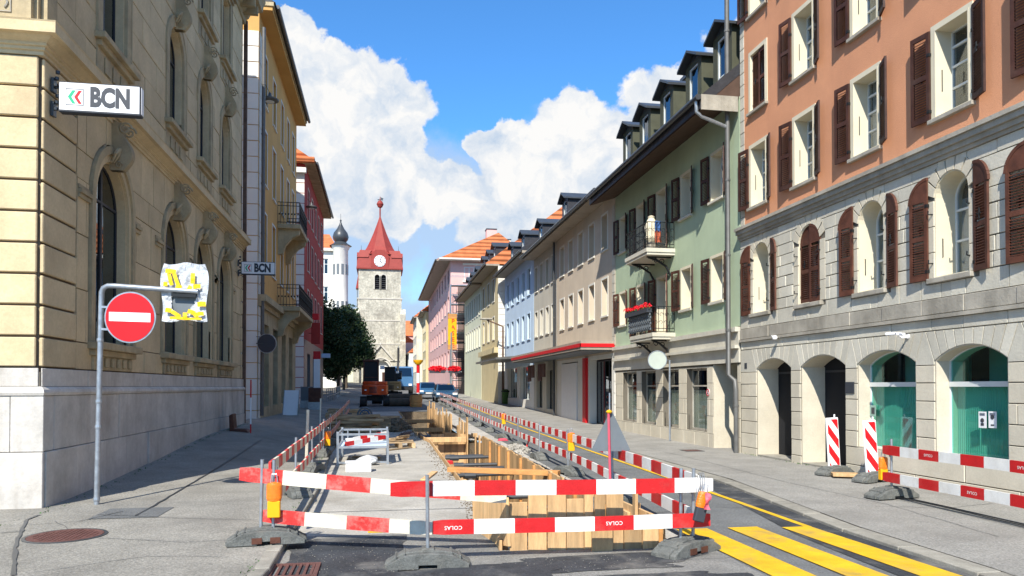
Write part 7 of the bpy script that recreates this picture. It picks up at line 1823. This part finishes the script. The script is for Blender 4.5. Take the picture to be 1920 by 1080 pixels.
# ================================================================== TREES
def leaf_mesh(n, rx, ry, rz, seed, s=.16):
    r_ = random.Random(seed); mb = MB(); cl = []
    for _ in range(26):
        a = r_.uniform(0, 6.28); u = r_.uniform(-1, 1); q = (1 - u * u) ** .5; k = r_.uniform(.45, .92); cl.append((Vector((rx * q * math.cos(a) * k, ry * q * math.sin(a) * k, rz * u * k)), r_.uniform(.28, .5)))
    for c, k in cl: clump(mb, c, rx * k, ry * k, rz * k * .7, n // 26, s, r_)
    me = mb.mesh('crown', M['leaf'], fix=False, center=Vector((0, 0, 0)))[0]; return me
CR = [leaf_mesh(11000, 2.5, 2.5, 3.1, k, .13) for k in (3, 4)]
def tree(x, y, h, label, k=0, s=1.0, cz=None):
    z = zg(x, y); t = T('street_tree', label, 'tree', (x, y, z), 'trees along the left pavement', rnd.uniform(0, 6)); mb = MB(); mb.tube([(0, 0, 0), (.05, .02, h * .3), (0, 0, h * .7)], .17, 8, .08)
    for a in (0.5, 2.3, 4.2, 5.4): mb.tube([(0, 0, h * .33), (.7 * math.cos(a), .7 * math.sin(a), h * .5), (1.5 * math.cos(a), 1.5 * math.sin(a), h * .68)], .07, 6, .03)
    put('trunk', mb.mesh('trunk', M['bark'], smooth=True, center=Vector((0, 0, 0)))[0], t, world=False)
    o = put('crown', CR[k], t, (0, 0, h * .58), world=False); o.scale = (s, s, s * h / 9.2); return t
tree(-3.9, 70, 8.0, 'dark leafy tree nearest the red house', 0, 1.15); tree(-4.3, 77, 9.0, 'dark leafy tree second from the red house', 1, 1.1); tree(-4.2, 87, 9.8, 'dark leafy tree third from the red house', 0, 1.15); tree(-4.3, 95, 9.6, 'dark leafy tree farthest from the red house', 1, 1.2)
tree(-5.6, 66, 8.6, 'dark leafy tree half hidden by the far end of the red house', 1, 1.15)
tree(-7.2, 78, 9.6, 'dark leafy tree behind the front row, beside the red house', 0, 1.2)
# railing and benches under the trees
mb = MB(); x = -3.2
for k in range(9): y = 50 + 2 * k; mb.tube([(x - .3, y, zg(x, y)), (x - .3, y, zg(x, y) + 1.0)], .03, 5)
for z in (.5, 1.0): mb.tube([(x - .3, y, zg(x, y) + z) for y in range(50, 67, 2)], .025, 5)
tag(mb.build('pavement_railing', M['galv']), 'steel railing along the far left pavement under the trees', 'railing')
# bicycle / spool on the works
p = G(684, 790); t = T('cable_reel', 'grey blue hose reel lying by the timber stacks', 'reel', p); mb = MB(); 
for dy in (-.2, .2):
    pts = [p + Vector((.31 * math.cos(a), dy, .31 + .31 * math.sin(a))) for a in [i * math.pi / 12 for i in range(25)]]; mb.tube(pts, .04, 6)
    for i in range(4): a = i * math.pi / 4; mb.tube([p + Vector((.3 * math.cos(a), dy, .31 + .3 * math.sin(a))), p + Vector((-.3 * math.cos(a), dy, .31 - .3 * math.sin(a)))], .02, 5)
mb.build('frame', M['signback'], t); mb = MB()
for k in range(7): mb.tube([p + Vector((.2 * math.cos(a), -.16 + .053 * k, .31 + .2 * math.sin(a))) for a in [i * math.pi / 10 for i in range(21)]], .03, 5)
mb.build('hose', M['truckblue'], t)
# weeds and grit along the joints
mb = MB()
for i in range(500):
    y = rnd.uniform(5, 26); x = rnd.choice((-4.36 + rnd.uniform(-.03, .1), kerbL(y) - .15 + rnd.uniform(-.03, .03), 8.7)); 
    if x > 8: y = rnd.uniform(8, 17)
    z = zg(x, y) + .065; 
    if rnd.random() < .35 or x < -4: clump(mb, (x, y, z + .015), .04, .05, .02, 3, .014)
tag(mb.build('weeds', M['gleaf'], fix=False), 'tiny weeds growing in the joints along walls and kerb', 'weeds', None, 'stuff')
mb = MB()
for i in range(1500):
    x = rnd.uniform(-.95, 3.1); y = rnd.uniform(5.6, 8.7)
    if 1.15 < x < 3.05 and y > 7.25: continue
    if rnd.random() > (.9 if abs(y - 7.6) < .9 else .35): continue
    s_ = rnd.uniform(.002, .005); mb.cbox((x, y, .008), s_, s_ * .8, s_ * .6, rz=rnd.uniform(0, 3))
tag(mb.build('grit', M['granite'], fix=False), 'loose grit scattered over the fresh asphalt apron', 'gravel', None, 'stuff')
# span wires over the street
for k, (y, z0, z1) in enumerate(((46, 12.6, 9.5),)):
    pass

# slab joints and dust on the works, rubble and scrap
for y in (10.4, 13.6, 17.0, 20.6):
    o = sheet('slab_joint', lambda y_: kerbL(y_), lambda y_: trL(y_), y, y + .022, .004, M['metal_dark'], 3, .01)
def heap(x, y, rx, ry, h, label, m, n, s0, s1, name='rubble_heap'):
    mb = MB(); N_ = 18; v = []
    for j in range(7):
        for i in range(N_):
            a = 2 * math.pi * i / N_; k = 1 - j / 6; hh = h * (1 - k ** 1.6) * (1 + .4 * noise.noise(Vector((i * .8, j * .7, x)))); v.append((x + rx * k * math.cos(a) * (1 + .2 * noise.noise(Vector((i, j, 1)))), y + ry * k * math.sin(a), zg(x, y) + hh - .01))
    mb.add(v, [(j * N_ + i, j * N_ + (i + 1) % N_, (j + 1) * N_ + (i + 1) % N_, (j + 1) * N_ + i) for j in range(6) for i in range(N_)])
    for _ in range(n):
        a = rnd.uniform(0, 6.28); k = rnd.random() ** .6; q = rnd.uniform(s0, s1); mb.cbox((x + rx * k * 1.15 * math.cos(a), y + ry * k * 1.15 * math.sin(a), zg(x, y) + h * max(0, 1 - k ** 1.6) * .9 + q * .4), q, q * .7, q * .5, rz=rnd.uniform(0, 3), rx=rnd.uniform(-.6, .6))
    tag(mb.build(name, M[m], fix=True), label, 'rubble', None, 'stuff')
heap(.55, 29.5, .5, 1.6, .4, 'dark spoil heap along the left edge of the far trench', 'earth', 260, .02, .09)
heap(3.55, 19.5, .3, .9, .16, 'small pale gravel heap between trench and long fence', 'concrete', 160, .015, .05)
heap(-.55, 22.0, .35, .9, .22, 'earthy debris beside the timber stacks', 'earth', 140, .02, .07)
for k, (x, y, l, a, m, lab) in enumerate(((.75, 10.9, .9, .3, 'wood', 'pale loose board lying on the slab nearest the front barrier'), (.9, 14.2, 1.3, 1.35, 'wood', 'long pale loose board lying along the trench edge'), (-.35, 18.2, .7, -.5, 'woodold', 'short dark board on the slab beside the metal rack'), (.5, 20.5, 1.1, .9, 'woodold', 'dark board askew on the slab past the pallet'), (3.45, 11.6, .7, 1.2, 'wood', 'short pale board between trench and fence'))):
    if k == 0: continue
    mb = MB(); mb.cbox((x, y, zg(x, y) + .02), l / 2, .06, .014, rz=a); tag(mb.build('loose_board', M[m], bev=.003), lab, 'board')
mb = MB()
for i in range(1500):
    y = 8.8 + 24 * rnd.random() ** 1.4; side = rnd.random()
    x = trL(y) - abs(rnd.gauss(0, .12)) if side < .6 else trR(y) + .1 + abs(rnd.gauss(0, .2))
    s_ = rnd.uniform(.003, .011); mb.cbox((x, y, zg(x, y) + .006), s_, s_ * .8, s_ * .6, rz=rnd.uniform(0, 3))
tag(mb.build('trench_crumbs', M['earth'], fix=False), 'crumbs of earth and stone along both edges of the trench', 'gravel', None, 'stuff')
# more sealed cracks and a service cover on the right pavement, tyre-dusted joints on the carriageway
def crackz(pts, w, dz, m, nm='sealed_joint'):
    P = []; v = []
    for a, b in zip(pts[:-1], pts[1:]):
        for k in range(14): P.append(Vector(a).lerp(Vector(b), k / 14))
    for i, p in enumerate(P[:-1]):
        d = (P[i + 1] - p).normalized(); q = Vector((-d.y, d.x)); ww = w * (1 + .6 * noise.noise(Vector((p.x * 6, p.y * 6, 2)))); j = .03 * noise.noise(Vector((p.x * 3, p.y * 3, 7)))
        for s_ in (-1, 1): x, y = p.x + q.x * (ww * s_ / 2 + j), p.y + q.y * (ww * s_ / 2 + j); v.append((x, y, zg(x, y) + dz))
    mb = MB(); mb.add(v, [(2 * i, 2 * i + 1, 2 * i + 3, 2 * i + 2) for i in range(len(v) // 2 - 1)]); o = mb.build(nm, M[m]); o['kind'] = 'structure'
crackz([(6.5, 9.4), (7.6, 9.0), (8.7, 9.3)], .012, .052, 'road'); crackz([(6.2, 13.2), (7.2, 13.6), (8.8, 13.1)], .01, .052, 'road'); crackz([(6.7, 7.2), (7.0, 9.5), (6.9, 12), (7.05, 15.5), (7.1, 20)], .012, .052, 'road')
crackz([(4.05, 8.9), (4.3, 11), (4.5, 14), (4.7, 19)], .018, .004, 'fresh'); crackz([(3.6, 9.6), (4.6, 9.9), (5.2, 9.8)], .012, .004, 'fresh'); crackz([(-3.9, 9.9), (-3.2, 8.8), (-2.0, 8.3), (-1.3, 8.4)], .01, .0745, 'road'); crackz([(-3.0, 7.2), (-2.2, 7.7), (-1.3, 7.5)], .01, .0745, 'road')
p = Vector((7.9, 18.2, 0)); t = T('service_cover', 'small square iron service cover in the right pavement by the green house', 'cover', p)
mb = MB(); mb.box(7.7, 8.1, 18.0, 18.4, .03, .056); mb.build('lid', M['cast'], t); mb = MB()
for a, b, c, d in ((7.66, 8.14, 17.96, 17.995), (7.66, 8.14, 18.405, 18.44), (7.66, 7.695, 17.995, 18.405), (8.105, 8.14, 17.995, 18.405)): mb.box(a, b, c, d, .03, .058)
mb.build('rim', M['metal_dark'], t)
# steel bars and spare feet on the works
t = T('rebar_bundle', 'bundle of dark steel bars lying past the pallet beside the trench', 'steel bars', (.6, 24.5, zg(.6, 24.5)))
for k in range(9):
    mb = MB(); x = .35 + .05 * (k % 5); z = zg(x, 24) + .05 + .05 * (k // 5); mb.tube([(x, 22.8, z), (x + .35 + .03 * k, 26.4, z + .03)], .018, 6); mb.build('bar', M['shutter'], t)
for k, (x, y, s_, lab) in enumerate(((-.45, 27.5, .28, 'brown wooden crate near the far plank pile'), (.1, 28.2, .24, 'smaller wooden crate beside the brown one near the far plank pile'))):
    z = zg(x, y); t = T('wooden_crate', lab, 'crate', (x, y, z))
    for j in range(4):
        for dx, dy in ((0, -s_), (0, s_), (-s_, 0), (s_, 0)):
            mb = MB(); hx = s_ if dy else .012; hy = s_ if dx else .012; mb.cbox((x + dx, y + dy, z + .07 + j * .12), hx, hy, .045); mb.build('slat', M['woodold'], t)
    for dx in (-1, 1):
        for dy in (-1, 1): mb = MB(); mb.cbox((x + dx * (s_ - .03), y + dy * (s_ - .03), z + .25), .022, .022, .25); mb.build('corner_post', M['woodold'], t)
